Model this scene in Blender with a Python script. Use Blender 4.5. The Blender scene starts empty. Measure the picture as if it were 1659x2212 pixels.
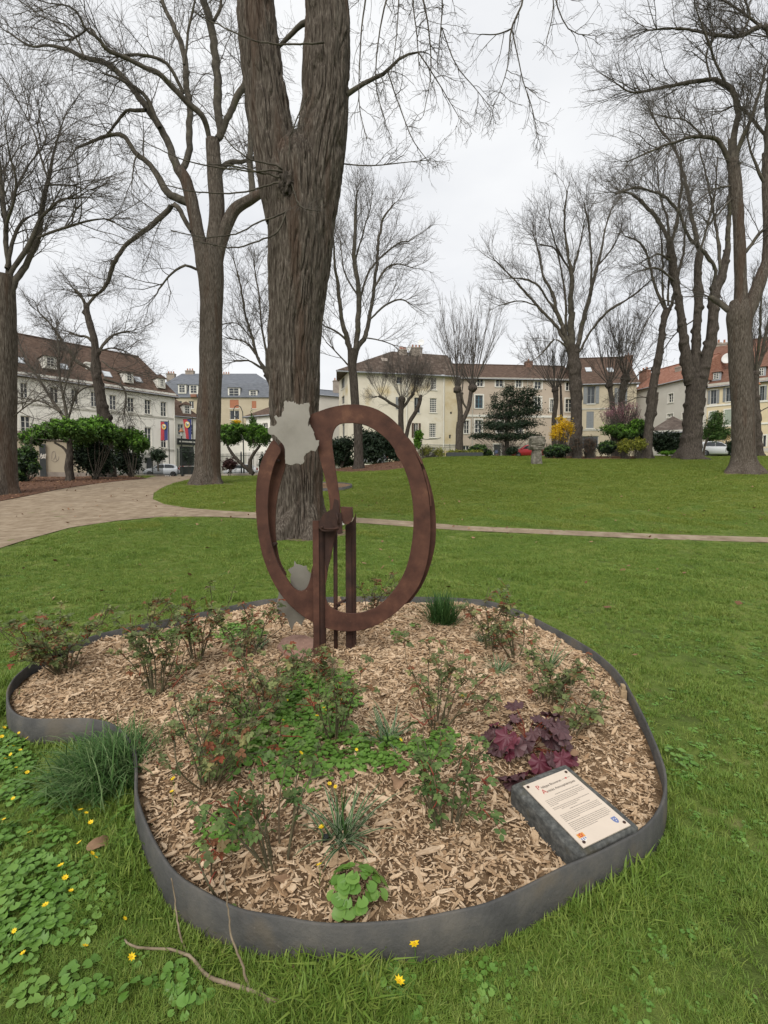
import bpy, bmesh, math, random
import numpy as np
from mathutils import Vector, Matrix, geometry
R = math.radians
scene = bpy.context.scene
col = scene.collection
rng = np.random.default_rng(7)

# ------------------------------------------------------------------ camera, sky, sun, exposure
F, CX, CY = 1050.0, 829.5, 1106.0          # focal length and centre, in units of a 1659 x 2212 frame
PITCH, EYE = R(3.0), 1.55
cam_data = bpy.data.cameras.new('camera')
cam = bpy.data.objects.new('camera', cam_data); col.objects.link(cam)
cam.location = (0, 0, EYE); cam.rotation_euler = (R(90) - PITCH, 0, 0)
cam_data.sensor_fit = 'HORIZONTAL'; cam_data.sensor_width = 36.0
cam_data.lens = 36.0 * F / 1659.0
cam_data.clip_start = 0.05; cam_data.clip_end = 2000
scene.camera = cam

SUN_EL, SUN_AZ = R(43), R(200)
world = bpy.data.worlds.new('World'); scene.world = world; world.use_nodes = True
wn, wl = world.node_tree.nodes, world.node_tree.links
wn.clear()
wout = wn.new('ShaderNodeOutputWorld'); wbg = wn.new('ShaderNodeBackground')
sky = wn.new('ShaderNodeTexSky'); sky.sky_type = 'NISHITA'; sky.sun_disc = False
sky.sun_elevation = SUN_EL; sky.sun_rotation = SUN_AZ
sky.air_density = 1.0; sky.dust_density = 4.0
sk = wn.new('ShaderNodeVectorMath'); sk.operation = 'SCALE'; sk.inputs['Scale'].default_value = 0.07
wl.new(sky.outputs[0], sk.inputs[0])
tc = wn.new('ShaderNodeTexCoord')
mp = wn.new('ShaderNodeMapping'); mp.inputs['Scale'].default_value = (1.0, 1.0, 2.2)
wl.new(tc.outputs['Generated'], mp.inputs[0])
cn = wn.new('ShaderNodeTexNoise'); cn.inputs['Scale'].default_value = 2.1; cn.inputs['Detail'].default_value = 5; cn.inputs['Roughness'].default_value = 0.5
wl.new(mp.outputs[0], cn.inputs['Vector'])
cr = wn.new('ShaderNodeValToRGB')
cr.color_ramp.elements[0].position = 0.33; cr.color_ramp.elements[0].color = (0.525, 0.535, 0.555, 1)
cr.color_ramp.elements[1].position = 0.62; cr.color_ramp.elements[1].color = (0.625, 0.63, 0.635, 1)
wl.new(cn.outputs['Fac'], cr.inputs[0])
cm = wn.new('ShaderNodeMix'); cm.data_type = 'RGBA'; cm.inputs[0].default_value = 0.93
wl.new(sk.outputs[0], cm.inputs[6]); wl.new(cr.outputs[0], cm.inputs[7])
wl.new(cm.outputs[2], wbg.inputs['Color']); wbg.inputs['Strength'].default_value = 1.0
wl.new(wbg.outputs[0], wout.inputs[0])

sd = bpy.data.lights.new('sun', 'SUN'); sd.energy = 1.5; sd.angle = R(40); sd.color = (1.0, 0.96, 0.9)
sun = bpy.data.objects.new('sun', sd); col.objects.link(sun)
sun.rotation_euler = (R(90) - SUN_EL, 0, R(180) - SUN_AZ)
scene.view_settings.view_transform = 'Standard'; scene.view_settings.look = 'None'
scene.view_settings.exposure = 0.72; scene.view_settings.gamma = 1.0; scene.view_settings.use_curve_mapping = False
scene.cycles.max_bounces = 6; scene.cycles.diffuse_bounces = 3; scene.cycles.glossy_bounces = 2
scene.cycles.transparent_max_bounces = 4; scene.cycles.transmission_bounces = 2
scene.cycles.use_denoising = True

# ------------------------------------------------------------------ geometry of the place
FW = np.array([0, math.cos(PITCH), -math.sin(PITCH)]); UP = np.array([0, math.sin(PITCH), math.cos(PITCH)])
def ray(u, v):
    return np.array([(u - CX) / F, 0, 0]) + UP * ((CY - v) / F) + FW
def U(u, v, y):
    d = ray(u, v); k = y / d[1]
    return np.array([0, 0, EYE]) + d * k
TY = np.array([-400., 0, 5, 10, 20, 25, 30, 33, 40, 50, 57, 72, 90, 140, 400])
TL = np.array([0., 0, .2, .45, 1.50, 1.85, 2.08, 2.18, 2.36, 2.56, 2.70, 3.0, 3.3, 4.0, 6.0])
TR = np.array([0., 0, .2, .45, 1.62, 2.28, 2.80, 3.12, 4.00, 4.55, 4.85, 5.5, 6.1, 7.0, 9.0])
_yy = np.arange(-40, 400, 0.5)
def _sm(t):
    a = np.interp(_yy, TY, t); k = np.hanning(9); k /= k.sum()
    b = np.convolve(a, k, 'same'); b[:8] = a[:8]; b[-8:] = a[-8:]; return b
_tl, _tr = _sm(TL), _sm(TR)
def terr(x, y):
    x = np.asarray(x, float); y = np.asarray(y, float)
    q = np.clip((x / np.maximum(np.abs(y), 2.0) + 0.30) / 0.48, 0, 1); q = q * q * (3 - 2 * q)
    z = np.interp(y, _yy, _tl) * (1 - q) + np.interp(y, _yy, _tr) * q
    return z + 0.012 * np.sin(x * 1.7 + 1) * np.sin(y * 1.3) + 0.03 * np.sin(x * .43 + 2) * np.sin(y * .37 + 1) * np.clip((y - 7) / 6, 0, 1)
def Gd(u, v, lo=0.6, hi=110.0):
    ys = np.linspace(lo, hi, 6000); d = ray(u, v); P = np.array([0, 0, EYE])[None] + d[None] * (ys / d[1])[:, None]
    h = P[:, 2] - terr(P[:, 0], P[:, 1]); i = np.argmax(h < 0)
    if h[i] >= 0: return 60.0
    return float(ys[i])
def G(u, v, dz=0.0):
    y = Gd(u, v - 0.0); p = U(u, v, y); return np.array([p[0], p[1], float(terr(p[0], p[1])) + dz])
def Gz(u, v, h):                                  # where the ray meets a sheet h above the ground
    d = ray(u, v); ys = np.linspace(0.5, 60, 8000); P = np.array([0, 0, EYE])[None] + d[None] * (ys / d[1])[:, None]
    i = np.argmax(P[:, 2] - terr(P[:, 0], P[:, 1]) - h < 0); return P[i]

# ------------------------------------------------------------------ mesh helpers
def fmesh(name, V, Q, smooth=False):
    me = bpy.data.meshes.new(name); V = np.asarray(V, np.float32); Q = np.asarray(Q, np.int32); k = Q.shape[1]
    me.vertices.add(len(V)); me.vertices.foreach_set('co', V.ravel())
    me.loops.add(Q.size); me.loops.foreach_set('vertex_index', Q.ravel())
    me.polygons.add(len(Q)); me.polygons.foreach_set('loop_start', np.arange(len(Q), dtype=np.int32) * k)
    if smooth: me.polygons.foreach_set('use_smooth', np.ones(len(Q), bool))
    me.update(calc_edges=True); return me
def link(name, me, m=None, parent=None):
    o = bpy.data.objects.new(name, me); col.objects.link(o)
    if m is not None and me is not None and hasattr(me, 'materials') and len(me.materials) == 0: me.materials.append(m)
    if parent is not None: o.parent = parent
    return o
def tag(o, label=None, cat=None, group=None, kind=None):
    if label: o['label'] = label
    if cat: o['category'] = cat
    if group: o['group'] = group
    if kind: o['kind'] = kind
    return o
def thing(name, label, cat, loc=(0, 0, 0), rz=0.0, group=None):
    o = bpy.data.objects.new(name, None); col.objects.link(o); o.location = Vector(loc); o.rotation_euler = (0, 0, rz)
    o.empty_display_size = 0.1
    return tag(o, label, cat, group)
class MB:
    def __init__(s): s.v = []; s.f = []
    def add(s, V, Fc):
        b = len(s.v); s.v += [tuple(map(float, p)) for p in V]; s.f += [tuple(b + i for i in f) for f in Fc]; return s
    def box(s, x0, x1, y0, y1, z0, z1):
        return s.add([(x0, y0, z0), (x1, y0, z0), (x1, y1, z0), (x0, y1, z0), (x0, y0, z1), (x1, y0, z1), (x1, y1, z1), (x0, y1, z1)],
                     [(0, 3, 2, 1), (4, 5, 6, 7), (0, 1, 5, 4), (1, 2, 6, 5), (2, 3, 7, 6), (3, 0, 4, 7)])
    def tube(s, P, rad, n=8, cap=True):
        P = np.asarray(P, float); K = len(P); rad = np.broadcast_to(np.asarray(rad, float), (K,))
        T = np.gradient(P, axis=0); T /= np.linalg.norm(T, axis=1)[:, None] + 1e-9
        ref = np.array([0, 0, 1.]) if abs(T[0, 2]) < .9 else np.array([1., 0, 0])
        V = []
        a = np.cross(T[0], ref); a /= np.linalg.norm(a)
        for i in range(K):
            a = a - T[i] * (a @ T[i]); a /= np.linalg.norm(a) + 1e-9; b = np.cross(T[i], a)
            for j in range(n):
                t = 2 * math.pi * j / n; V.append(P[i] + rad[i] * (math.cos(t) * a + math.sin(t) * b))
        Fc = [(i * n + j, i * n + (j + 1) % n, (i + 1) * n + (j + 1) % n, (i + 1) * n + j) for i in range(K - 1) for j in range(n)]
        if cap: Fc += [tuple(range(n - 1, -1, -1)), tuple((K - 1) * n + j for j in range(n))]
        return s.add(V, Fc)
    def lathe(s, c, prof, n=16):
        c = np.asarray(c, float)
        V = [(c[0] + r * math.cos(2 * math.pi * j / n), c[1] + r * math.sin(2 * math.pi * j / n), c[2] + z) for r, z in prof for j in range(n)]
        K = len(prof); Fc = [(i * n + j, i * n + (j + 1) % n, (i + 1) * n + (j + 1) % n, (i + 1) * n + j) for i in range(K - 1) for j in range(n)]
        Fc += [tuple(range(n - 1, -1, -1)), tuple((K - 1) * n + j for j in range(n))]
        return s.add(V, Fc)
    def build(s, name, m, parent=None, world=False, smooth=False, bevel=0.0):
        V = np.array(s.v)
        if world and parent is not None: V = V - np.array(parent.location)
        me = bpy.data.meshes.new(name); me.from_pydata([tuple(p) for p in V], [], s.f); me.update()
        if smooth: me.polygons.foreach_set('use_smooth', np.ones(len(me.polygons), bool))
        o = link(name, me, m, parent)
        if bevel:
            bm = bmesh.new(); bm.from_mesh(me)
            bmesh.ops.remove_doubles(bm, verts=bm.verts, dist=1e-5)
            bmesh.ops.bevel(bm, geom=list(bm.edges), offset=bevel, segments=2, affect='EDGES', profile=0.6); bm.to_mesh(me); bm.free()
        return o
def tubes(P, Rr, S):
    """many tapered twigs at once: P (N,K,3), Rr (N,K)"""
    N, K, _ = P.shape; T = np.gradient(P, axis=1); T /= np.linalg.norm(T, axis=2)[..., None] + 1e-9
    ref = np.tile(np.array([0.31, 0.77, 0.55]), (N, K, 1)); A = np.cross(T, ref); A /= np.linalg.norm(A, axis=2)[..., None] + 1e-9
    B = np.cross(T, A); th = np.arange(S) * 2 * math.pi / S
    V = P[:, :, None, :] + Rr[:, :, None, None] * (np.cos(th)[None, None, :, None] * A[:, :, None, :] + np.sin(th)[None, None, :, None] * B[:, :, None, :])
    idx = np.arange(N * K * S).reshape(N, K, S); a = idx[:, :-1, :]; b = np.roll(a, -1, axis=2); c = np.roll(idx[:, 1:, :], -1, axis=2); d = idx[:, 1:, :]
    return V.reshape(-1, 3), np.stack([a, b, c, d], -1).reshape(-1, 4)
def catmull(P, n):
    P = np.asarray(P, float); K = len(P)
    if K < 3: t = np.linspace(0, 1, n)[:, None]; return P[0] * (1 - t) + P[-1] * t
    d = np.r_[0, np.cumsum(np.linalg.norm(np.diff(P[:, :3], axis=0), axis=1) + 1e-6)]; t = np.linspace(0, d[-1], n); out = []
    Q = np.vstack([2 * P[0] - P[1], P, 2 * P[-1] - P[-2]])
    for x in t:
        i = min(max(np.searchsorted(d, x) - 1, 0), K - 2); w = (x - d[i]) / (d[i + 1] - d[i]); p0, p1, p2, p3 = Q[i], Q[i + 1], Q[i + 2], Q[i + 3]
        out.append(.5 * (2 * p1 + (p2 - p0) * w + (2 * p0 - 5 * p1 + 4 * p2 - p3) * w * w + (3 * p1 - p0 - 3 * p2 + p3) * w ** 3))
    return np.array(out)
def vnoise(shape, nx, ny, seed, wrapx=True):
    """smooth value noise sampled on a grid (rows along y, columns wrap in x)"""
    g = np.random.default_rng(seed).random((ny + 2, nx + (0 if wrapx else 2)))
    h, w = shape; y = np.linspace(0, ny, h, endpoint=False); x = np.linspace(0, nx, w, endpoint=False)
    iy = y.astype(int); fy = y - iy; fy = fy * fy * (3 - 2 * fy); ix = x.astype(int); fx = x - ix; fx = fx * fx * (3 - 2 * fx); m = g.shape[1]
    a = g[np.ix_(iy, ix % m)]; b = g[np.ix_(iy, (ix + 1) % m)]; c = g[np.ix_(iy + 1, ix % m)]; d = g[np.ix_(iy + 1, (ix + 1) % m)]
    return (a * (1 - fx) + b * fx) * (1 - fy)[:, None] + (c * (1 - fx) + d * fx) * fy[:, None]
def inpoly(X, Y, poly):
    r = np.zeros(np.shape(X), bool); n = len(poly); j = n - 1
    for i in range(n):
        xi, yi = poly[i][:2]; xj, yj = poly[j][:2]
        c = ((yi > Y) != (yj > Y)) & (X < (xj - xi) * (Y - yi) / (yj - yi + 1e-12) + xi); r ^= c; j = i
    return r
def polydist(X, Y, poly):
    d = np.full(np.shape(X), 1e9)
    for i in range(len(poly)):
        ax, ay = poly[i][:2]; bx, by = poly[(i + 1) % len(poly)][:2]; L = (bx - ax) ** 2 + (by - ay) ** 2 + 1e-12
        t = np.clip(((X - ax) * (bx - ax) + (Y - ay) * (by - ay)) / L, 0, 1); d = np.minimum(d, np.hypot(X - ax - t * (bx - ax), Y - ay - t * (by - ay)))
    return d
def sheet(name, poly, step, zf, m, kind='structure', parent=None):
    """a triangulated sheet that follows the ground; zf(x, y) gives its height"""
    poly = [(float(p[0]), float(p[1])) for p in poly]; A = np.array(poly)
    x0, y0 = A.min(0); x1, y1 = A.max(0); gx, gy = np.meshgrid(np.arange(x0, x1, step), np.arange(y0, y1, step))
    gx = gx.ravel() + rng.uniform(-.3, .3, gx.size) * step; gy = gy.ravel() + rng.uniform(-.3, .3, gy.size) * step
    k = inpoly(gx, gy, poly) & (polydist(gx, gy, poly) > step * .4)
    pts = [Vector(p) for p in poly] + [Vector((a, b)) for a, b in zip(gx[k], gy[k])]; n = len(poly)
    r = geometry.delaunay_2d_cdt(pts, [(i, (i + 1) % n) for i in range(n)], [], 1, 1e-5)
    V = np.array([(p.x, p.y) for p in r[0]]); Z = zf(V[:, 0], V[:, 1])
    me = bpy.data.meshes.new(name); me.from_pydata([(a, b, c) for (a, b), c in zip(V, Z)], [], [tuple(f) for f in r[2]]); me.update()
    for p in me.polygons:
        if p.normal.z < 0: p.flip()
    me.polygons.foreach_set('use_smooth', np.ones(len(me.polygons), bool))
    o = link(name, me, m, parent)
    if kind and parent is None: o['kind'] = kind
    return o
def plate(name, outline, holes, thick, M4, m, parent=None, bevel=0.0):
    """flat plate cut from outline (x, z) and extruded, placed by M4"""
    cu = bpy.data.curves.new(name, 'CURVE'); cu.dimensions = '2D'; cu.fill_mode = 'BOTH'; cu.extrude = thick / 2; cu.bevel_depth = bevel
    for pl in [outline] + holes:
        sp = cu.splines.new('POLY'); sp.points.add(len(pl) - 1)
        for q, p in zip(sp.points, pl): q.co = (p[0], p[1], 0, 1)
        sp.use_cyclic_u = True
    o = bpy.data.objects.new(name, cu); me = bpy.data.meshes.new_from_object(o); bpy.data.objects.remove(o); bpy.data.curves.remove(cu)
    me.transform(M4); me.name = name; me.materials.clear()
    return link(name, me, m, parent)
def smoothpoly(P, n, closed=True):
    P = [np.array(p, float) for p in P]
    if closed:
        k = len(P); Q = P[-3:] + P + P[:3]; c = catmull(Q, n * (k + 6)); d = np.cumsum(np.r_[0, np.linalg.norm(np.diff(c, axis=0), axis=1)])
        s = np.argmin(np.linalg.norm(c[: len(c) // 2] - P[0], axis=1)); e = len(c) // 2 + np.argmin(np.linalg.norm(c[len(c) // 2:] - P[0], axis=1))
        c = c[s:e]; d = d[s:e]; t = np.linspace(d[0], d[-1], n * k, endpoint=False); return np.stack([np.interp(t, d, c[:, i]) for i in range(c.shape[1])], -1)
    return catmull(P, n * len(P))

# ------------------------------------------------------------------ scatter: points that carry small meshes (only for grass, chips, leaves)
def proto(name, V, Fc, m, smooth=False):
    me = bpy.data.meshes.new(name); me.from_pydata([tuple(map(float, p)) for p in V], [], Fc); me.update(); me.materials.append(m)
    if smooth: me.polygons.foreach_set('use_smooth', np.ones(len(me.polygons), bool))
    return bpy.data.objects.new(name, me)
def scatter(name, pts, rots, scl, idx, protos, label, cat, kind='stuff', parent=None):
    me = bpy.data.meshes.new(name); me.vertices.add(len(pts)); me.vertices.foreach_set('co', np.asarray(pts, np.float32).ravel())
    a = me.attributes.new('rot', 'FLOAT_VECTOR', 'POINT'); a.data.foreach_set('vector', np.asarray(rots, np.float32).ravel())
    a = me.attributes.new('scl', 'FLOAT_VECTOR', 'POINT'); s = np.asarray(scl, np.float32); s = np.repeat(s[:, None], 3, 1) if s.ndim == 1 else s; a.data.foreach_set('vector', s.ravel())
    a = me.attributes.new('idx', 'INT', 'POINT'); a.data.foreach_set('value', np.asarray(idx, np.int32))
    o = link(name, me, None, parent)
    ng = bpy.data.node_groups.new(name, 'GeometryNodeTree')
    ng.interface.new_socket('Geometry', in_out='INPUT', socket_type='NodeSocketGeometry'); ng.interface.new_socket('Geometry', in_out='OUTPUT', socket_type='NodeSocketGeometry')
    n = ng.nodes; l = ng.links; gi = n.new('NodeGroupInput'); go = n.new('NodeGroupOutput'); jn = n.new('GeometryNodeJoinGeometry')
    def attr(nm, ty):
        x = n.new('GeometryNodeInputNamedAttribute'); x.data_type = ty; x.inputs['Name'].default_value = nm; return x.outputs['Attribute']
    rt, sc, ix = attr('rot', 'FLOAT_VECTOR'), attr('scl', 'FLOAT_VECTOR'), attr('idx', 'INT')
    for k, p in enumerate(protos):
        cmpn = n.new('FunctionNodeCompare'); cmpn.data_type = 'INT'; cmpn.operation = 'EQUAL'; l.new(ix, cmpn.inputs[2]); cmpn.inputs[3].default_value = k
        oi = n.new('GeometryNodeObjectInfo'); oi.inputs['Object'].default_value = p; oi.inputs['As Instance'].default_value = True
        ip = n.new('GeometryNodeInstanceOnPoints'); l.new(gi.outputs[0], ip.inputs['Points']); l.new(cmpn.outputs[0], ip.inputs['Selection'])
        l.new(oi.outputs['Geometry'], ip.inputs['Instance']); l.new(rt, ip.inputs['Rotation']); l.new(sc, ip.inputs['Scale']); l.new(ip.outputs[0], jn.inputs[0])
    l.new(jn.outputs[0], go.inputs[0])
    md = o.modifiers.new('scatter', 'NODES'); md.node_group = ng
    if parent is None: tag(o, label, cat)
    o['kind'] = kind
    return o
# ------------------------------------------------------------------ materials
MATS = {}
def mat(name, stops, scale=4.0, detail=4, rough=0.7, bump=0.0, bscale=None, bdist=0.01, metal=0.0, spec=0.3, stretch=None, coord='Object', rnd=None, src='noise', trans=0.0, spots=None):
    """procedural material: a noise (or a per-piece random) through a colour ramp, plus a fine bump"""
    m = bpy.data.materials.new(name); m.use_nodes = True; nt = m.node_tree; n = nt.nodes; l = nt.links
    b = n['Principled BSDF']; b.inputs['Roughness'].default_value = rough; b.inputs['Metallic'].default_value = metal; b.inputs['Specular IOR Level'].default_value = spec
    vec = n.new('ShaderNodeNewGeometry').outputs['Position'] if coord == 'Position' else n.new('ShaderNodeTexCoord').outputs[coord]
    if stretch:
        mpn = n.new('ShaderNodeMapping'); mpn.inputs['Scale'].default_value = stretch; l.new(vec, mpn.inputs[0]); vec = mpn.outputs[0]
    ns = n.new('ShaderNodeTexNoise'); ns.inputs['Scale'].default_value = scale; ns.inputs['Detail'].default_value = detail; ns.inputs['Roughness'].default_value = 0.62; l.new(vec, ns.inputs['Vector'])
    fac = ns.outputs['Fac']
    if src == 'objrand':
        oi = n.new('ShaderNodeObjectInfo'); mx = n.new('ShaderNodeMath'); mx.operation = 'MULTIPLY_ADD'; l.new(oi.outputs['Random'], mx.inputs[0]); mx.inputs[1].default_value = 0.48
        m2 = n.new('ShaderNodeMath'); m2.operation = 'MULTIPLY'; l.new(fac, m2.inputs[0]); m2.inputs[1].default_value = 0.52; l.new(m2.outputs[0], mx.inputs[2]); fac = mx.outputs[0]
    elif src == 'attr':
        at = n.new('ShaderNodeAttribute'); at.attribute_name = 'rnd'; fac = at.outputs['Fac']
    cr = n.new('ShaderNodeValToRGB'); e = cr.color_ramp.elements
    if src == 'noise': stops = [(0.28 + 0.44 * p, c) for p, c in stops]
    e[0].position, e[0].color = stops[0][0], (*stops[0][1], 1); e[1].position, e[1].color = stops[-1][0], (*stops[-1][1], 1)
    for p, c in stops[1:-1]: x = e.new(p); x.color = (*c, 1)
    l.new(fac, cr.inputs[0]); out = cr.outputs[0]
    if spots:                                    # spots = (scale, threshold, colour, strength): stains with a shape of their own
        for sc_, th, cc, stg in spots:
            s2 = n.new('ShaderNodeTexNoise'); s2.inputs['Scale'].default_value = sc_; s2.inputs['Detail'].default_value = 6; l.new(vec, s2.inputs['Vector'])
            rp = n.new('ShaderNodeMapRange'); rp.inputs[1].default_value = th; rp.inputs[2].default_value = th + .1; rp.inputs[4].default_value = stg; l.new(s2.outputs['Fac'], rp.inputs[0])
            mxn = n.new('ShaderNodeMix'); mxn.data_type = 'RGBA'; l.new(rp.outputs[0], mxn.inputs[0]); l.new(out, mxn.inputs[6]); mxn.inputs[7].default_value = (*cc, 1); out = mxn.outputs[2]
    l.new(out, b.inputs['Base Color'])
    if bump:
        bs = n.new('ShaderNodeTexNoise'); bs.inputs['Scale'].default_value = bscale or scale * 3; bs.inputs['Detail'].default_value = 6; bs.inputs['Roughness'].default_value = 0.65; l.new(vec, bs.inputs['Vector'])
        bn = n.new('ShaderNodeBump'); bn.inputs['Strength'].default_value = bump; bn.inputs['Distance'].default_value = bdist; l.new(bs.outputs['Fac'], bn.inputs['Height']); l.new(bn.outputs[0], b.inputs['Normal'])
    if trans:
        tr = n.new('ShaderNodeBsdfTranslucent'); l.new(out, tr.inputs[0]); ms = n.new('ShaderNodeMixShader'); ms.inputs[0].default_value = trans
        l.new(b.outputs[0], ms.inputs[1]); l.new(tr.outputs[0], ms.inputs[2]); l.new(ms.outputs[0], n['Material Output'].inputs[0])
    m.diffuse_color = (*stops[0][1], 1); MATS[name] = m; return m
def S(h):                                          # sRGB hex to linear
    return tuple(((int(h[i:i + 2], 16) / 255 + .055) / 1.055) ** 2.4 if int(h[i:i + 2], 16) > 10 else int(h[i:i + 2], 16) / 3294.6 for i in (0, 2, 4))
def flat(name, c, rough=0.6, metal=0.0, spec=0.3, var=0.12, scale=6, **k):
    return mat(name, [(0, tuple(x * (1 - var) for x in c)), (1, tuple(x * (1 + var) for x in c))], scale=scale, rough=rough, metal=metal, spec=spec, **k)
m_lawn = mat('lawn_soil', [(0, (.060, .070, .024)), (.45, (.105, .150, .032)), (.75, (.15, .195, .045)), (1, (.22, .215, .085))], scale=2.2, detail=12, rough=.95, bump=.8, bscale=60, bdist=.03, spec=.1, spots=[(.35, .55, (.115, .14, .035), .5), (5.0, .66, (.13, .10, .055), .6)])
m_grass = mat('grass_blade', [(0, (.082, .160, .021)), (.42, (.148, .238, .034)), (.7, (.225, .29, .054)), (1, (.42, .38, .16))], src='objrand', coord='Position', scale=.9, rough=.55, spec=.35, trans=.25)
m_grassf = mat('slope_grass_blade', [(0, (.11, .165, .022)), (.42, (.185, .25, .035)), (.7, (.265, .305, .058)), (1, (.42, .39, .15))], src='objrand', coord='Position', scale=.35, rough=.55, spec=.3, trans=.25)
m_weed = mat('celandine_leaf', [(0, (.075, .165, .025)), (.5, (.125, .25, .04)), (1, (.20, .32, .065))], src='objrand', coord='Position', scale=.7, rough=.42, spec=.4, trans=.2)
m_path = mat('path_sand', [(0, (.17, .125, .082)), (.5, (.27, .21, .145)), (1, (.36, .295, .215))], scale=3.5, detail=12, rough=.95, bump=.6, bscale=45, bdist=.02, spec=.1, spots=[(.5, .56, (.22, .17, .12), .6)])
m_litter = mat('leaf_litter', [(0, (.055, .030, .020)), (.5, (.13, .07, .045)), (1, (.23, .13, .085))], scale=9, detail=12, rough=.95, bump=1, bscale=30, bdist=.05, spec=.1)
m_soil = mat('mulch_soil', [(0, (.07, .042, .024)), (.5, (.18, .115, .065)), (1, (.34, .235, .14))], scale=22, detail=10, rough=.95, bump=1, bscale=60, bdist=.02, spec=.1)
m_chip = mat('wood_chip', [(0, (.06, .032, .018)), (.2, (.22, .125, .062)), (.42, (.46, .32, .195)), (.72, (.62, .47, .32)), (1, (.75, .63, .48))], src='objrand', scale=14, rough=.85, spec=.15, bump=.3, bscale=120, bdist=.004)
m_edge = mat('edging_rubber', [(0, (.040, .040, .040)), (.5, (.072, .070, .066)), (1, (.115, .105, .090))], scale=6, detail=12, rough=.7, bump=.7, bscale=55, bdist=.006, spec=.35, spots=[(4, .56, (.12, .098, .07), .55), (60, .70, (.22, .20, .17), .6)])
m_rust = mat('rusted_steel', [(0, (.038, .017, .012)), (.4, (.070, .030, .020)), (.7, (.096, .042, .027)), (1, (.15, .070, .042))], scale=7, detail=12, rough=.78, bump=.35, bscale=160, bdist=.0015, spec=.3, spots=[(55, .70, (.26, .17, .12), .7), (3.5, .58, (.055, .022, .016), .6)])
m_rustd = mat('dark_and_shaded_rust', [(0, (.022, .012, .010)), (.5, (.045, .022, .016)), (1, (.085, .036, .022))], scale=8, detail=10, rough=.75, bump=.3, bscale=140, bdist=.0015, spec=.3)  # dark rust of small parts; on the posts it stands in for shade
m_steel = mat('brushed_steel', [(0, (.20, .185, .155)), (.5, (.25, .232, .20)), (1, (.285, .265, .23))], scale=5, detail=8, rough=.5, metal=.55, spec=.4, bump=.06, bscale=150, bdist=.001)
m_block = mat('grey_concrete', [(0, (.040, .042, .040)), (.5, (.085, .087, .082)), (.85, (.14, .14, .13)), (1, (.22, .21, .19))], scale=38, detail=10, rough=.9, bump=.9, bscale=90, bdist=.004, spec=.2, spots=[(9, .60, (.085, .075, .045), .6)])
m_slab = mat('red_stone', [(0, (.20, .115, .085)), (1, (.34, .21, .16))], scale=8, detail=10, rough=.9, bump=.6, bscale=60, bdist=.006)
m_plaq = flat('plaque_enamel', (.60, .51, .415), rough=.35, spec=.5, var=.04, scale=9, spots=[(30, .72, (.35, .29, .2), .5)])
m_ink = flat('plaque_ink', (.055, .045, .04), rough=.6, var=.2)
m_inkl = flat('plaque_ink_pale', (.30, .26, .22), rough=.6, var=.2, scale=60)
m_red = flat('red_print', (.42, .05, .045), rough=.5); m_org = flat('orange_print', (.60, .26, .05), rough=.5); m_blu = flat('blue_print', (.13, .17, .33), rough=.5); m_gold = flat('gold_print', (.60, .44, .12), rough=.5); m_pale = flat('pale_print', (.66, .62, .55), rough=.5)
m_bark = mat('tree_bark', [(0, (.030, .025, .021)), (.45, (.070, .058, .048)), (.8, (.115, .096, .080)), (1, (.17, .145, .12))], scale=7, detail=12, rough=.95, bump=1, bscale=16, bdist=.05, spec=.12, stretch=(2.6, 2.6, .55))
m_barkn = mat('lime_bark', [(0, (.024, .019, .015)), (.35, (.066, .053, .042)), (.65, (.122, .102, .083)), (1, (.215, .19, .16))], scale=9, detail=12, rough=.95, bump=.9, bscale=12, bdist=.03, spec=.12, stretch=(4.5, 4.5, .45), spots=[(.55, .54, (.075, .045, .03), .55)])
m_limb = mat('branch_bark', [(0, (.045, .039, .032)), (.6, (.095, .083, .066)), (1, (.14, .125, .095))], scale=4, detail=8, rough=.95, bump=.5, bscale=20, bdist=.02, spec=.12, spots=[(1.3, .60, (.07, .075, .025), .5)])
m_twig = flat('twig_bark', (.105, .092, .080), rough=.9, var=.3, scale=1.2, spec=.15)
m_cream = mat('cream_render', [(0, (.54, .49, .39)), (.5, (.62, .57, .465)), (1, (.69, .64, .54))], scale=.5, detail=9, rough=.9, bump=.15, bscale=9, spec=.15, spots=[(.23, .585, (.50, .38, .17), .75), (1.2, .66, (.38, .33, .25), .5)])
m_ivory = mat('ivory_render', [(0, (.70, .67, .60)), (1, (.78, .75, .685))], scale=.35, detail=9, rough=.9, bump=.12, bscale=8, spec=.15, spots=[(.5, .63, (.44, .37, .28), .5)])
m_pink = mat('pinkish_render', [(0, (.42, .345, .275)), (1, (.51, .43, .35))], scale=.4, detail=8, rough=.9, bump=.12, bscale=8, spec=.15, spots=[(.6, .64, (.32, .25, .19), .5)])
m_tan = mat('tan_render', [(0, (.40, .34, .245)), (1, (.50, .435, .325))], scale=.4, detail=8, rough=.9, spec=.15, bump=.12, bscale=8, spots=[(.7, .62, (.31, .25, .18), .5)])
m_yell = mat('yellow_render', [(0, (.54, .445, .285)), (1, (.63, .535, .365))], scale=.4, detail=8, rough=.9, spec=.15, bump=.12, bscale=8)
m_greyw = mat('pale_grey_render', [(0, (.46, .43, .38)), (1, (.56, .53, .48))], scale=.4, detail=8, rough=.9, spec=.15, bump=.12, bscale=8, spots=[(.6, .62, (.37, .33, .28), .5)])
m_trim = flat('white_trim', (.66, .64, .58), rough=.7, var=.06, scale=2)
m_stone = mat('pale_stone', [(0, (.36, .34, .29)), (1, (.50, .48, .42))], scale=2, detail=8, rough=.9, bump=.3, bscale=15)
m_glass = mat('window_glass', [(0, (.018, .022, .026)), (1, (.055, .062, .068))], scale=.7, rough=.08, spec=.6)
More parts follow.
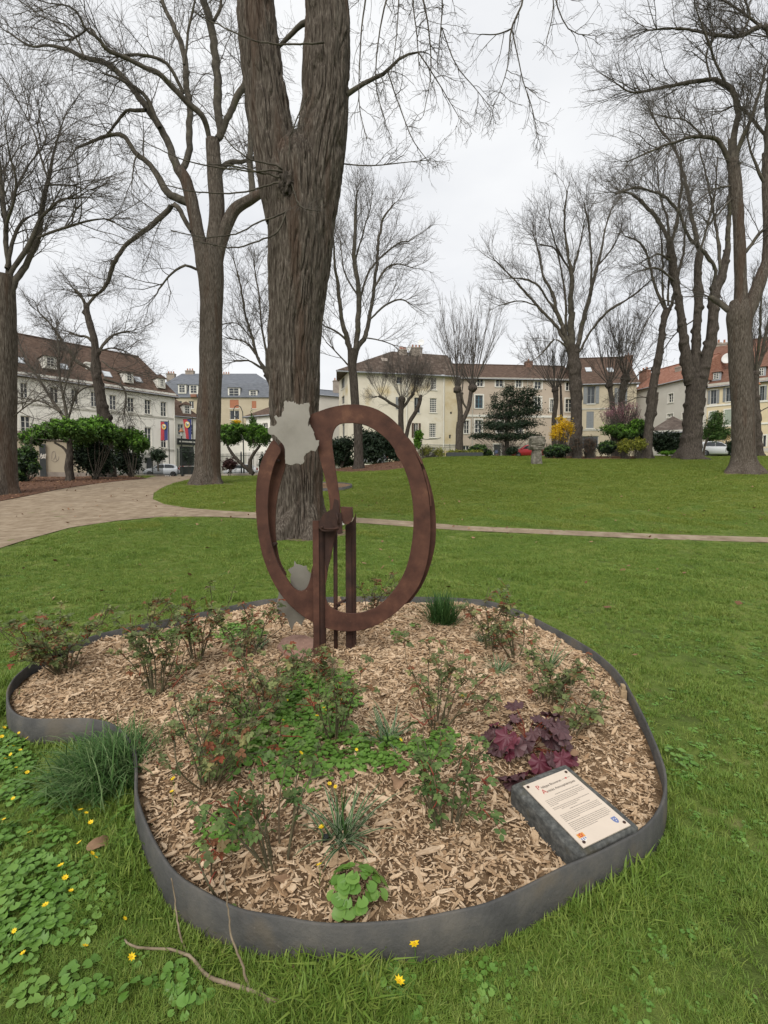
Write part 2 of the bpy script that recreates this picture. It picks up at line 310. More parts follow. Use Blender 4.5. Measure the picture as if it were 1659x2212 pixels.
m_shutg = flat('grey_shutter', (.20, .21, .215), rough=.7); m_shutb = flat('brown_shutter', (.085, .055, .04), rough=.7); m_shutv = flat('green_shutter', (.30, .34, .28), rough=.7)
m_blue = flat('teal_frame', (.075, .17, .21), rough=.6); m_door = flat('dark_door', (.05, .055, .055), rough=.6); m_doort = flat('tan_door', (.36, .25, .13), rough=.7)
m_rtile = mat('brown_roof_tile', [(0, (.055, .037, .028)), (.5, (.095, .062, .046)), (1, (.15, .105, .08))], scale=2.2, detail=12, rough=.92, bump=.7, bscale=7, bdist=.06, spec=.15, stretch=(1, 1, 3))
m_gtile = mat('mossy_grey_tile', [(0, (.060, .046, .038)), (.5, (.115, .088, .072)), (1, (.21, .175, .15))], scale=1.6, detail=12, rough=.92, bump=.4, bscale=12, bdist=.03, spec=.15)
m_otile = mat('orange_roof_tile', [(0, (.16, .070, .048)), (.5, (.245, .115, .078)), (1, (.32, .19, .14))], scale=2.5, detail=12, rough=.9, bump=.7, bscale=7, bdist=.06, spec=.15, stretch=(1, 1, 3))
m_rbtile = mat('red_brown_roof_tile', [(0, (.11, .055, .040)), (.5, (.17, .088, .062)), (1, (.23, .14, .105))], scale=2.2, detail=12, rough=.9, bump=.7, bscale=7, bdist=.06, spec=.15, stretch=(1, 1, 3))
m_slate = mat('slate_roof', [(0, (.085, .095, .11)), (1, (.16, .17, .19))], scale=1.5, detail=10, rough=.7, bump=.4, bscale=8, bdist=.03, spec=.3, stretch=(1, 1, 3))
m_zinc = flat('zinc', (.30, .31, .33), rough=.5, spec=.4); m_brick = mat('chimney_brick', [(0, (.16, .075, .05)), (1, (.31, .19, .14))], scale=3, detail=8, rough=.9, bump=.5, bscale=14)
m_stack = mat('chimney_render', [(0, (.24, .20, .165)), (1, (.37, .32, .27))], scale=1.5, detail=8, rough=.9, bump=.3, bscale=14); m_terra = flat('terracotta', (.36, .15, .085), rough=.8, var=.2)
m_iron = flat('dark_iron', (.018, .022, .021), rough=.55, spec=.4, var=.2); m_copper = flat('copper', (.33, .15, .075), rough=.45, metal=.4); m_asph = mat('asphalt', [(0, (.045, .045, .048)), (1, (.08, .08, .082))], scale=4, detail=10, rough=.9, bump=.3, bscale=60)
m_white = flat('white_plastic', (.72, .72, .70), rough=.4, var=.04)
# ------------------------------------------------------------------ ground, path, litter beds, street
def axis(lo, hi, fine_lo, fine_hi, fs, cs):
    a = list(np.arange(fine_lo, fine_hi, fs)); x = fine_hi; s = fs
    while x < hi: a.append(x); s = min(s * 1.25, cs); x += s
    a.append(hi); x = fine_lo; s = fs; b = []
    while True:
        s = min(s * 1.25, cs); x -= s
        if x <= lo: break
        b.append(x)
    return np.array([lo] + b[::-1] + a)
gx = axis(-400, 400, -8, 8, .12, 25); gy = axis(-40, 600, -1, 14, .12, 25)
XX, YY = np.meshgrid(gx, gy); ZZ = terr(XX, YY)
ZZ = ZZ + .006 * rng.standard_normal(ZZ.shape) * (YY < 14)
nid = np.arange(XX.size).reshape(XX.shape)
me = fmesh('lawn', np.stack([XX, YY, ZZ], -1).reshape(-1, 3), np.stack([nid[:-1, :-1], nid[:-1, 1:], nid[1:, 1:], nid[1:, :-1]], -1).reshape(-1, 4), True)
tag(link('lawn', me, m_lawn), kind='structure')

def gpoly(pts): return [G(u, v)[:2] for u, v in pts]
path_low = [(-160, 1225), (-60, 1203), (0, 1185), (60, 1166), (150, 1141), (250, 1126), (350, 1117), (460, 1117), (560, 1121), (700, 1126), (800, 1132), (900, 1140), (1000, 1147), (1200, 1156), (1400, 1165), (1659, 1173), (1860, 1180)]
path_up = [(1860, 1169), (1659, 1162), (1400, 1154), (1200, 1146), (1000, 1137), (900, 1128), (800, 1121), (700, 1115), (560, 1108), (480, 1104), (405, 1098), (355, 1090), (330, 1079), (332, 1066), (350, 1054), (375, 1044), (400, 1038), (425, 1034)]
path_far = [(317, 1033), (258, 1039), (184, 1048), (122, 1058), (66, 1070), (0, 1082), (-120, 1100)]
PATH = gpoly(path_low) + gpoly(path_up) + [(-20.5, 56.0), (-25.5, 55.5)] + gpoly(path_far)
pz = lambda x, y: terr(x, y) + .012
sheet('gravel_path', PATH, .5, pz, m_path)
LIT_L = gpoly([(-160, 1108), (0, 1084), (66, 1071), (122, 1059), (184, 1049), (258, 1040), (317, 1034)]) + [(-26.0, 50.0), (-34, 47.0), (-44, 40.0)]
sheet('leaf_litter_bed', LIT_L, .7, lambda x, y: terr(x, y) + .03, m_litter)
LIT_C = gpoly([(690, 1019), (760, 1021), (830, 1017), (893, 1011)]) + [(4.0, 44.0), (-8.0, 46.0)]
sheet('shrub_bed_soil', LIT_C, .7, lambda x, y: terr(x, y) + .03, m_litter)
LIT_R = [U(1168, 1000, 37)[:2], U(1230, 1000, 36.5)[:2], U(1330, 1000, 36.5)[:2], U(1400, 1000, 37.5)[:2], U(1412, 1000, 40)[:2], U(1400, 1000, 43)[:2], U(1180, 1000, 43)[:2]]
sheet('border_soil', LIT_R, .6, lambda x, y: terr(x, y) + .03, m_litter)
sheet('street', [(-60, 44.5), (-34, 52.5), (-19, 56.5), (-8, 57), (-8, 63), (-23, 61.5), (-60, 49.5)], 2.5, lambda x, y: terr(x, y) + .035, m_asph)
sheet('back_street', [(-8, 57), (60, 57), (60, 63.5), (-8, 63)], 3, lambda x, y: terr(x, y) + .035, m_asph)

# ------------------------------------------------------------------ the flower bed and its edging
RIM_H = .15
rim_uv = [(78, 1428), (44, 1450), (19, 1480), (13, 1506), (24, 1537), (62, 1552), (112, 1554), (180, 1553), (232, 1562), (266, 1585), (286, 1618), (291, 1660), (290, 1702), (298, 1745), (316, 1792), (340, 1842), (366, 1880), (402, 1913), (452, 1942), (520, 1969), (596, 1985), (680, 1995), (760, 1998), (832, 1996), (902, 1989), (980, 1976), (1060, 1955), (1130, 1926), (1205, 1887), (1293, 1844), (1367, 1807), (1401, 1783), (1428, 1749), (1441, 1705), (1438, 1662), (1426, 1628), (1408, 1582), (1378, 1518), (1340, 1456), (1290, 1411), (1230, 1373), (1170, 1341), (1110, 1314), (1055, 1298), (990, 1291), (905, 1289), (800, 1288), (700, 1289), (600, 1293), (540, 1300), (450, 1318), (350, 1340), (270, 1356), (205, 1371), (140, 1397)]
rim3 = [Gz(u, v, RIM_H) for u, v in rim_uv]
RIM = smoothpoly([p[:2] for p in rim3], 5)
def offset(P, d):
    T = np.roll(P, -1, 0) - np.roll(P, 1, 0); T /= np.linalg.norm(T, axis=1)[:, None] + 1e-9; N = np.stack([T[:, 1], -T[:, 0]], -1)
    a = np.sum(P[:, 0] * np.roll(P[:, 1], -1) - np.roll(P[:, 0], -1) * P[:, 1]); return P + N * d * (1 if a > 0 else -1)
RIN, RINM = offset(RIM, -.013), offset(RIM, -.006)
n = len(RIM); bow = .003 * np.sin(np.arange(n) * .23) + .001 * np.sin(np.arange(n) * 1.1)
V = []; rt = terr(RIM[:, 0], RIM[:, 1])
lvl = [(RIM, -.06), (RIM + (RIM - RINM) * .5, .05), (RIM, RIM_H - .004), (RINM, RIM_H), (RIN, RIM_H - .004), (RIN, -.06)]
for ring, h in lvl: V += [(p[0], p[1], z + h + (b if h > .1 else 0)) for p, z, b in zip(ring, rt, bow)]
Fq = [(k * n + i, k * n + (i + 1) % n, (k + 1) * n + (i + 1) % n, (k + 1) * n + i) for k in range(len(lvl) - 1) for i in range(n)]
eme = fmesh('bed_edging', V, Fq, True); eb = link('bed_edging', eme, m_edge)
tag(eb, 'dark grey rubber edging strip curving round the mulched rose bed', 'edging')
bmx = bmesh.new(); bmx.from_mesh(eme); bmesh.ops.recalc_face_normals(bmx, faces=bmx.faces); bmx.to_mesh(eme); bmx.free()
def mulch_h(x, y):
    x = np.asarray(x); y = np.asarray(y); d = polydist(x, y, RIM[::3])
    return terr(x, y) + .105 - .055 * np.exp(-((x - .70) ** 2 + (y - 1.95) ** 2) / .11) - .03 * np.exp(-d / .12) + .016 * np.sin(x * 5.1 + y * 2) * np.sin(y * 4.3 - x) + .01 * np.sin(x * 13 + 1) * np.sin(y * 11) + .012 * np.clip(d / 1.2, 0, 1)
sheet('mulch_bed', RIN[::2], .09, mulch_h, m_soil)
def B(u, v):                                        # a point on the mulch seen at (u, v)
    p = Gz(u, v, .115); return np.array([p[0], p[1], float(mulch_h(p[0], p[1]))])
# three timber pegs that hold the strip
for (u, v), lab in (((1137, 1345), 'wooden peg inside the edging beyond the purple leaves, farthest right peg'), ((1283, 1492), 'pale wooden peg inside the right edging beside open mulch'), ((735, 1298), 'wooden peg inside the back edging seen under the ring')):
    c = B(u, v); i = np.argmin(np.hypot(RIM[:, 0] - c[0], RIM[:, 1] - c[1])); t = RIM[(i + 2) % n] - RIM[i - 2]; ang = math.atan2(t[1], t[0])
    q = RIN[i] + (RIN[i] - RIM[i]) / np.linalg.norm(RIN[i] - RIM[i]) * .024; o = MB().box(-.032, .032, -.018, .018, -.12, .0).box(-.022, .022, -.012, .012, .0, .028).build('timber_peg', MATS.get('peg') or flat('peg', (.34, .25, .15), rough=.85, var=.3, scale=30), bevel=.004)
    o.location = (q[0], q[1], float(mulch_h(q[0], q[1])) + .055); o.rotation_euler = (0, 0, ang); tag(o, lab, 'peg', 'timber pegs along the edging')
# a second, smaller bed beyond the big lime tree
r2 = [G(u, v)[:2] for u, v in [(640, 1062), (690, 1063), (735, 1061), (758, 1056), (758, 1052), (735, 1049), (690, 1048), (640, 1050)]]
r2 = smoothpoly(r2, 5); n2 = len(r2); z2 = terr(r2[:, 0], r2[:, 1]); r2i = offset(r2, -.03)
V2 = []
for ring, h in ((r2, -.1), (r2, .14), (r2i, .14), (r2i, -.1)): V2 += [(p[0], p[1], z + h) for p, z in zip(ring, z2)]
tag(link('bed_edging', fmesh('bed_edging2', V2, [(k * n2 + i, k * n2 + (i + 1) % n2, (k + 1) * n2 + (i + 1) % n2, (k + 1) * n2 + i) for k in range(3) for i in range(n2)]), m_edge), 'dark edging of the small round bed behind the big trunk', 'edging')
sheet('small_mulch_bed', r2i, .3, lambda x, y: terr(x, y) + .1, m_soil)
# ------------------------------------------------------------------ the steel sculpture
SY = float(B(690, 1415)[1]); SB = B(690, 1415)
def c1(x, y): return 523.9 + .28944 * x, 815 + .28944 * y        # enlarged view -> frame
def on(pts, y):                                                   # outline -> real metres on the upright plane at depth y
    out = []
    for x, v in pts: p = U(*c1(x, v), y); out.append((p[0], p[2]))
    return out
def upright(y): return Matrix(((1, 0, 0, 0), (0, 0, -1, y), (0, 1, 0, 0), (0, 0, 0, 1)))
sc = thing('ring_sculpture', 'large rust brown steel ring sculpture with an inner curved band on posts', 'sculpture', SB)
def splate(name, pts, y, th, m, holes=(), smooth=0, bevel=0.0):
    o1 = on(pts, y); hs = [on(h, y) for h in holes]
    if smooth: o1 = [tuple(p) for p in smoothpoly(o1, smooth)]; hs = [[tuple(p) for p in smoothpoly(h, smooth)] for h in hs]
    o = plate(name, o1, hs, th, upright(y), m, sc, bevel); o.data.transform(Matrix.Translation(-Vector(SB))); return o
A_out = [(500, 292), (560, 262), (650, 230), (750, 210), (830, 206), (920, 215), (1020, 250), (1110, 310), (1180, 380), (1225, 450), (1290, 570), (1345, 710), (1385, 870), (1399, 1040), (1397, 1220), (1370, 1400), (1310, 1560), (1220, 1680), (1110, 1780), (1000, 1845), (900, 1880), (800, 1893), (700, 1885), (600, 1860), (520, 1820), (440, 1770), (350, 1690), (270, 1590), (210, 1480), (160, 1350), (125, 1200), (108, 1050), (103, 900), (112, 760), (140, 640), (185, 540), (226, 468), (238, 466), (288, 540), (286, 556), (240, 640), (208, 760), (190, 900), (190, 1050), (205, 1180), (235, 1310), (280, 1420), (330, 1500), (370, 1560), (410, 1592), (450, 1596), (485, 1565), (508, 1500), (522, 1420), (560, 1290), (600, 1180), (640, 1070), (655, 985), (645, 880), (620, 760), (590, 650), (565, 540), (548, 470), (530, 390), (508, 350)]
A_hole = [(770, 341), (720, 351), (690, 380), (672, 430), (668, 490), (678, 580), (697, 710), (716, 840), (728, 950), (722, 1060), (692, 1160), (662, 1330), (632, 1450), (615, 1560), (618, 1640), (645, 1705), (700, 1740), (760, 1760), (830, 1763), (900, 1755), (1000, 1715), (1090, 1640), (1160, 1550), (1220, 1430), (1255, 1300), (1275, 1150), (1276, 1000), (1262, 870), (1232, 745), (1190, 640), (1140, 545), (1080, 465), (1000, 400), (920, 358), (830, 341)]
yA = SY + .03
splate('ring_plate', A_out, yA, .022, m_rust, [A_hole], 4, .0015)
Bo = [(1215, 440), (1300, 560), (1352, 660), (1400, 800), (1432, 950), (1442, 1100), (1435, 1250), (1400, 1400), (1350, 1530), (1290, 1625), (1225, 1695), (1205, 1650), (1280, 1510), (1345, 1350), (1372, 1150), (1366, 950), (1325, 760), (1255, 600), (1180, 490)]
splate('back_arc', Bo, yA + .075, .022, m_rust, [], 4, .001)
splate('back_arc', [(296, 484), (312, 560), (322, 655), (285, 780), (262, 880), (248, 1000), (246, 1150), (262, 1300), (290, 1400), (336, 1482), (300, 1450), (230, 1350), (180, 1200), (165, 1000), (172, 850), (200, 700), (240, 560)], yA + .075, .022, m_rust, [], 4, .001)
# overlapping sector that starts at the oblique joint on the right
cut = A_out.index((1225, 450)); end = A_out.index((560, 1290)); hb = A_hole.index((632, 1450)); hj = A_hole.index((1140, 545))
splate('front_sector', [(1138, 544)] + A_out[cut:end + 1] + A_hole[hb:hj], yA - .019, .012, m_rust, [], 4, .001)
# flat bars between the two rings, seen edge on at the right
for seg in ([(1224, 452), (1262, 500), (1300, 575), (1335, 640), (1322, 652), (1285, 580), (1248, 520), (1222, 470)], [(1330, 688), (1350, 690), (1375, 790), (1392, 900), (1396, 960), (1388, 962), (1380, 880), (1360, 790)]):
    o = on(seg, yA); P = []
    mb = MB(); k = len(o)
    for yy in (yA - .028, yA + .066): P += [(p[0] + .012, yy, p[1]) for p in o]
    mb.add(P, [tuple(range(k)), tuple(range(2 * k - 1, k - 1, -1))] + [(i, i + k, (i + 1) % k + k, (i + 1) % k) for i in range(k)]).build('spacer_bar', m_rust, sc, world=True)
for q in ((250, 620), (225, 1250), (1330, 1350), (1290, 1560)):
    p = on([q], yA)[0]; MB().tube([(p[0], yA, p[1]), (p[0] + .01, yA + .075, p[1])], .014, 10).build('spacer_bar', m_rustd, sc, world=True)
# stainless cut-out plates
P1 = [(520, 180), (560, 145), (600, 190), (625, 160), (700, 180), (710, 160), (730, 210), (755, 185), (770, 220), (800, 215), (830, 240), (870, 215), (920, 230), (930, 205), (980, 200), (1030, 195), (1050, 240), (1030, 300), (1040, 400), (1055, 470), (1030, 530), (1010, 600), (1015, 690), (1050, 640), (1080, 700), (1140, 800), (1130, 830), (1155, 900), (1170, 960), (1200, 965), (1240, 960), (1235, 1060), (1200, 1130), (1165, 1190), (1070, 1170), (1040, 1200), (970, 1230), (930, 1290), (925, 1340), (940, 1390), (910, 1440), (860, 1460), (820, 1440), (770, 1435), (700, 1465), (620, 1460), (550, 1440), (548, 1300), (545, 1150), (530, 1100), (490, 1030), (440, 970), (380, 900), (310, 845), (250, 850), (210, 830), (190, 760), (215, 710), (270, 660), (310, 680), (380, 610), (350, 540), (320, 480), (360, 450), (400, 500), (470, 480), (480, 400), (520, 350)]
def jag(pts, a, seed):
    r = np.random.default_rng(seed); out = []
    for i, p in enumerate(pts):
        q = pts[(i + 1) % len(pts)]; out.append(p); L = math.hypot(q[0] - p[0], q[1] - p[1])
        for k in range(1, int(L // 35)): t = k / int(L // 35); out.append((p[0] + (q[0] - p[0]) * t + r.uniform(-a, a), p[1] + (q[1] - p[1]) * t + r.uniform(-a, a)))
    return out
P1 = [((558.8 + .10526 * x - 523.9) / .28944, (849.9 + .10526 * y - 815) / .28944) for x, y in jag(P1, 7, 1)]
o = splate('map_plate', P1, yA - .06, .007, m_steel, bevel=.0008); o['label'] = 'pale brushed steel plate cut like a map outline, upper'
P2 = jag([(340, 1435), (385, 1410), (388, 1372), (402, 1395), (440, 1402), (455, 1412), (475, 1405), (485, 1440), (512, 1465), (530, 1550), (535, 1750), (465, 1795), (440, 1850), (405, 1820), (385, 1840), (368, 1890), (350, 1850), (338, 1802), (262, 1762), (255, 1700), (272, 1580), (330, 1575), (362, 1540), (358, 1500), (365, 1470)], 5, 2)
o = splate('map_plate', P2, yA + .05, .007, m_steel, bevel=.0008); o['label'] = 'jagged grey steel plate behind the lower left of the ring'
for q in ((470, 480), (400, 420)):
    p = on([q], yA)[0]; MB().tube([(p[0], yA - .058, p[1]), (p[0] + .03, yA + .02, p[1] - .02)], .011, 8).build('bracket_rod', m_rustd, sc, world=True)
# posts: half-open steel profiles
def post(x0, xm, x1, ytop, ybot, y, topcut):
    a0, am, a1 = (on([(x, ytop)], y)[0][0] for x in (x0, xm, x1)); zt = on([(x0, ytop)], y)[0][1]; zb = float(mulch_h(a0, y)) - .25
    d = .055; th = .006
    prof = [(a0, 0), (am, 0)] + [(am + (a1 - am) * math.sin(t), d * (1 - math.cos(t))) for t in np.linspace(.25, math.pi / 2, 6)]
    inner = [(p[0] - .004, p[1] + th) for p in prof[::-1]]
    loop = prof + inner; k = len(loop); mb = MB()
    def top(x): return zt + topcut((x - a0) / (a1 - a0))
    V = [(p[0], y + p[1], zb) for p in loop] + [(p[0], y + p[1], top(p[0])) for p in loop]
    mb.add(V, [tuple(range(k)), tuple(range(2 * k - 1, k - 1, -1))] + [(i, (i + 1) % k, (i + 1) % k + k, i + k) for i in range(k)])
    o = mb.build('post', m_rustd, sc, world=True)  # shade of the hollow profile is put into the darker rust colour
    bmq = bmesh.new(); bmq.from_mesh(o.data); bmesh.ops.recalc_face_normals(bmq, faces=bmq.faces); bmq.to_mesh(o.data); bmq.free(); return o
post(525, 566, 612, 1072, 2050, SY - .03, lambda t: .014 * abs(math.sin(t * 9)) - .01)
post(771, 815, 845, 1104, 1960, SY + .12, lambda t: .0 if t < .35 else .095 * ((t - .35) / .65) ** 1.6)
# the left post's flange: its lit look is put into the lighter rust
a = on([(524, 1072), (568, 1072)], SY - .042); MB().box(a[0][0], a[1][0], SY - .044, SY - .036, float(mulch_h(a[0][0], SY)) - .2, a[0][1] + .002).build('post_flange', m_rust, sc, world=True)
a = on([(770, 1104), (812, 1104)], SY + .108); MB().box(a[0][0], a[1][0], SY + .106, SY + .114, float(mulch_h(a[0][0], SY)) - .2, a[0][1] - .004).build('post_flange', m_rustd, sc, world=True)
a = on([(692, 1130)], SY + .10)[0]; MB().tube([(a[0], SY + .10, float(mulch_h(a[0], SY)) - .2), (a[0], SY + .10, a[1])], .0165, 12).build('post', m_rustd, sc, world=True, smooth=True)
# pivot at the heart of the sculpture
yP = SY - .06
splate('pivot_leaf', [(570, 1120), (572, 1085), (590, 1045), (620, 1010), (655, 990), (688, 985), (692, 1030), (694, 1110), (690, 1145), (640, 1150), (590, 1145)], yP, .012, m_rustd, [], 3)
splate('pivot_blade', [(686, 906), (700, 912), (716, 922), (718, 960), (722, 1010), (738, 1012), (748, 1165), (712, 1172), (700, 1130), (672, 1100), (668, 1000)], yP - .012, .008, m_rustd)
splate('bearing_block', [(738, 968), (818, 972), (822, 1040), (812, 1070), (795, 1090), (770, 1095), (752, 1080), (742, 1050)], yP + .04, .08, m_rust, [], 0, .002)
splate('bearing_pin', [(738, 1062), (752, 1060), (760, 1100), (745, 1104)], yP + .01, .02, m_trim)
el = [(600 + 65 + 66 * math.cos(t), 1118 + 14 * math.sin(t)) for t in np.linspace(-1.2, math.pi + .5, 26)]; pe = on(el, yP - .03)
MB().tube([(p[0], yP - .03 + .05 * math.cos(k * .12), p[1]) for k, p in enumerate(pe)], .0085, 8).build('hoop_rod', m_rustd, sc, world=True, smooth=True)
a = on([(703, 1015), (716, 1100)], yP - .03); MB().tube([(a[0][0], yP - .03, a[0][1]), (a[1][0], yP - .03, a[1][1])], .007, 8).build('hoop_rod', m_rustd, sc, world=True, smooth=True)
splate('inner_strut', [(612, 1150), (690, 1150), (660, 1330), (630, 1480), (600, 1640), (560, 1640), (580, 1400), (600, 1250)], SY + .012, .008, m_rustd)
for q0, q1 in (((668, 1728), (724, 1706)), ((708, 1684), (772, 1668))):
    a = on([q0, q1], SY + .09); MB().tube([(a[0][0], SY + .06, a[0][1]), (a[1][0], SY + .12, a[1][1])], .010, 8).build('tie_rod', m_rustd, sc, world=True, smooth=True)
# reddish stone slab at the foot
pts = [B(*c1(x, y)) for x, y in ((258, 2040), (300, 1985), (380, 1965), (470, 1975), (535, 2000), (530, 2060), (490, 2110), (430, 2128), (370, 2120), (300, 2080))]
mb = MB(); k = len(pts); V = [(p[0], p[1], p[2] - .05) for p in pts] + [(p[0], p[1], p[2] + .028 + .006 * math.sin(i)) for i, p in enumerate(pts)] + [(p[0] * .96 + .04 * np.mean([q[0] for q in pts]), p[1] * .96 + .04 * np.mean([q[1] for q in pts]), p[2] + .036) for p in pts]
mb.add(V, [tuple(range(2 * k, 3 * k))] + [(j * k + i, j * k + (i + 1) % k, (j + 1) * k + (i + 1) % k, (j + 1) * k + i) for j in range(2) for i in range(k)])
tag(mb.build('foot_slab', m_slab), 'flat reddish stone slab beside the foot of the left post', 'slab')

# ------------------------------------------------------------------ information plaque on its concrete block
Rm = Matrix.Translation((.773, 1.914, .254)) @ Matrix.Rotation(.411, 4, 'Z') @ Matrix.Rotation(.113, 4, 'X') @ Matrix.Rotation(-.08, 4, 'Y')
bmb = bmesh.new(); bmesh.ops.create_cube(bmb, size=1)
bmesh.ops.scale(bmb, vec=(.315, .395, .16), verts=bmb.verts); bmesh.ops.translate(bmb, vec=(.0, .014, -.084), verts=bmb.verts)
for v in bmb.verts:
    if v.co.z < -.1: v.co.x *= 1.02; v.co.y *= 1.0
bmesh.ops.bevel(bmb, geom=list(bmb.edges), offset=.022, segments=3, affect='EDGES', profile=.55)
bmesh.ops.subdivide_edges(bmb, edges=list(bmb.edges), cuts=5, use_grid_fill=True)
bmesh.ops.triangulate(bmb, faces=list(bmb.faces))
from mathutils import noise as mn
for v in bmb.verts:
    d = mn.noise(v.co * 26) * .0035 + mn.noise(v.co * 70) * .0022
    if v.co.z < -.006 or abs(v.co.x) > .13 or abs(v.co.y) > .18: v.co += v.co.normalized() * d
bme = bpy.data.meshes.new('concrete_block'); bmb.to_mesh(bme); bmb.free(); bme.transform(Rm)
bme.polygons.foreach_set('use_smooth', np.ones(len(bme.polygons), bool))
tag(link('concrete_block', bme, m_block), 'dark grey rough concrete block set in mulch against the front right edging', 'block')
pq = thing('information_plaque', 'cream enamel plaque with printed text screwed onto the concrete block', 'plaque', (0, 0, 0)); pq.matrix_world = Rm
MB().box(-.1195, .1195, -.169, .169, .0, .004).build('panel', m_plaq, pq)
def text(name, body, x, y, size, m, z=.0046, shear=0):
    cu = bpy.data.curves.new(name, 'FONT'); cu.body = body; cu.size = size; cu.fill_mode = 'BOTH'; cu.shear = shear; cu.space_character = .95
    o = bpy.data.objects.new(name, cu); me = bpy.data.meshes.new_from_object(o); bpy.data.objects.remove(o)
    me.transform(Matrix.Translation((x, y, z))); me.materials.clear(); return link(name, me, m, pq)
text('capital_letter', 'P', -.078, .121, .034, m_red); text('title_text', 'hilippe Bouveret', -.058, .1215, .0172, m_ink)
text('capital_letter', 'A', -.072, .094, .034, m_red); text('title_text', 'mitiés Atmosphériques', -.050, .0945, .0172, m_ink)
mb = MB(); mb.box(.056, .10, .127, .1278, .004, .0047); mb.build('title_rule', m_ink, pq); MB().lathe((.078, .1274, .004), [(.0045, 0), (.0045, .0009)], 12).build('red_dot', m_red, pq)
rows = [(.072, -.03, .10, 1), (.060, -.092, .104, 0), (.0525, -.092, .104, 0), (.045, -.092, .104, 0), (.0375, -.092, .06, 0), (.030, -.092, -.05, 0), (.017, -.092, .1, 0), (.0095, -.092, .04, 0), (.002, -.06, .02, 0), (-.011, -.03, .075, 1), (-.023, -.092, .104, 0), (-.0305, -.092, .104, 0), (-.038, -.092, .104, 0), (-.0455, -.092, .104, 0), (-.053, -.092, -.02, 0), (-.066, -.092, .104, 0), (-.0735, -.092, .104, 0), (-.081, -.092, .104, 0), (-.0885, -.092, .104, 0), (-.096, -.092, .09, 0), (-.1035, -.092, .02, 0)]
rr = random.Random(4)
for y, x0, x1, bold in rows:                         # body copy too small to read: broken lines of print
    mb = MB(); x = x0
    while x < x1:
        w = rr.uniform(.004, .017); mb.box(x, min(x + w, x1), y, y + (.0034 if bold else .0027), .004, .00455); x += w + .0022
    mb.build('print_line', m_inkl, pq)
for x, y in ((-.105, .154), (.105, .154), (.108, -.150), (-.100, -.152)):
    MB().lathe((x, y, .004), [(.0062, 0), (.0062, .0022), (.004, .0032)], 14).build('screw', m_rustd, pq, smooth=False)
def shield(x, y, w, h, m, z=.004):
    P = [(-.5, .5), (.5, .5), (.5, 0), (.42, -.22), (.25, -.40), (0, -.5), (-.25, -.40), (-.42, -.22), (-.5, 0)]; k = len(P)
    V = [(x + a * w, y + b * h, z) for a, b in P] + [(x + a * w, y + b * h, z + .0006) for a, b in P]
    return MB().add(V, [tuple(range(k, 2 * k))] + [(i, (i + 1) % k, (i + 1) % k + k, i + k) for i in range(k)])
s1 = shield(-.088, -.134, .03, .036, m_blu).build('crest', m_pale, pq)
MB().box(-.103, -.073, -.134, -.116, .0046, .0051).build('crest_field', m_org, s1)
for k in range(5): t = 2 * math.pi * k / 5 + .3; MB().lathe((-.088 + .0062 * math.cos(t), -.1245 + .0062 * math.sin(t), .0051), [(.0032, 0), (.0032, .0003)], 8).build('crest_rose', m_red, s1)
for k in range(3): MB().box(-.1 + k * .009, -.0955 + k * .009, -.1465 + abs(k - 1) * .003, -.1355, .0046, .0051).build('crest_bar', m_blu, s1)
s2 = shield(.087, -.127, .022, .03, m_blu).build('crest', m_blu, pq)
for k, (dx, dy) in enumerate(((-.004, .006), (.004, .004), (0, -.005))): MB().lathe((.087 + dx, -.127 + dy, .0046), [(.0022, 0), (.0022, .0004)], 6).build('crest_mark', m_pale, s2)
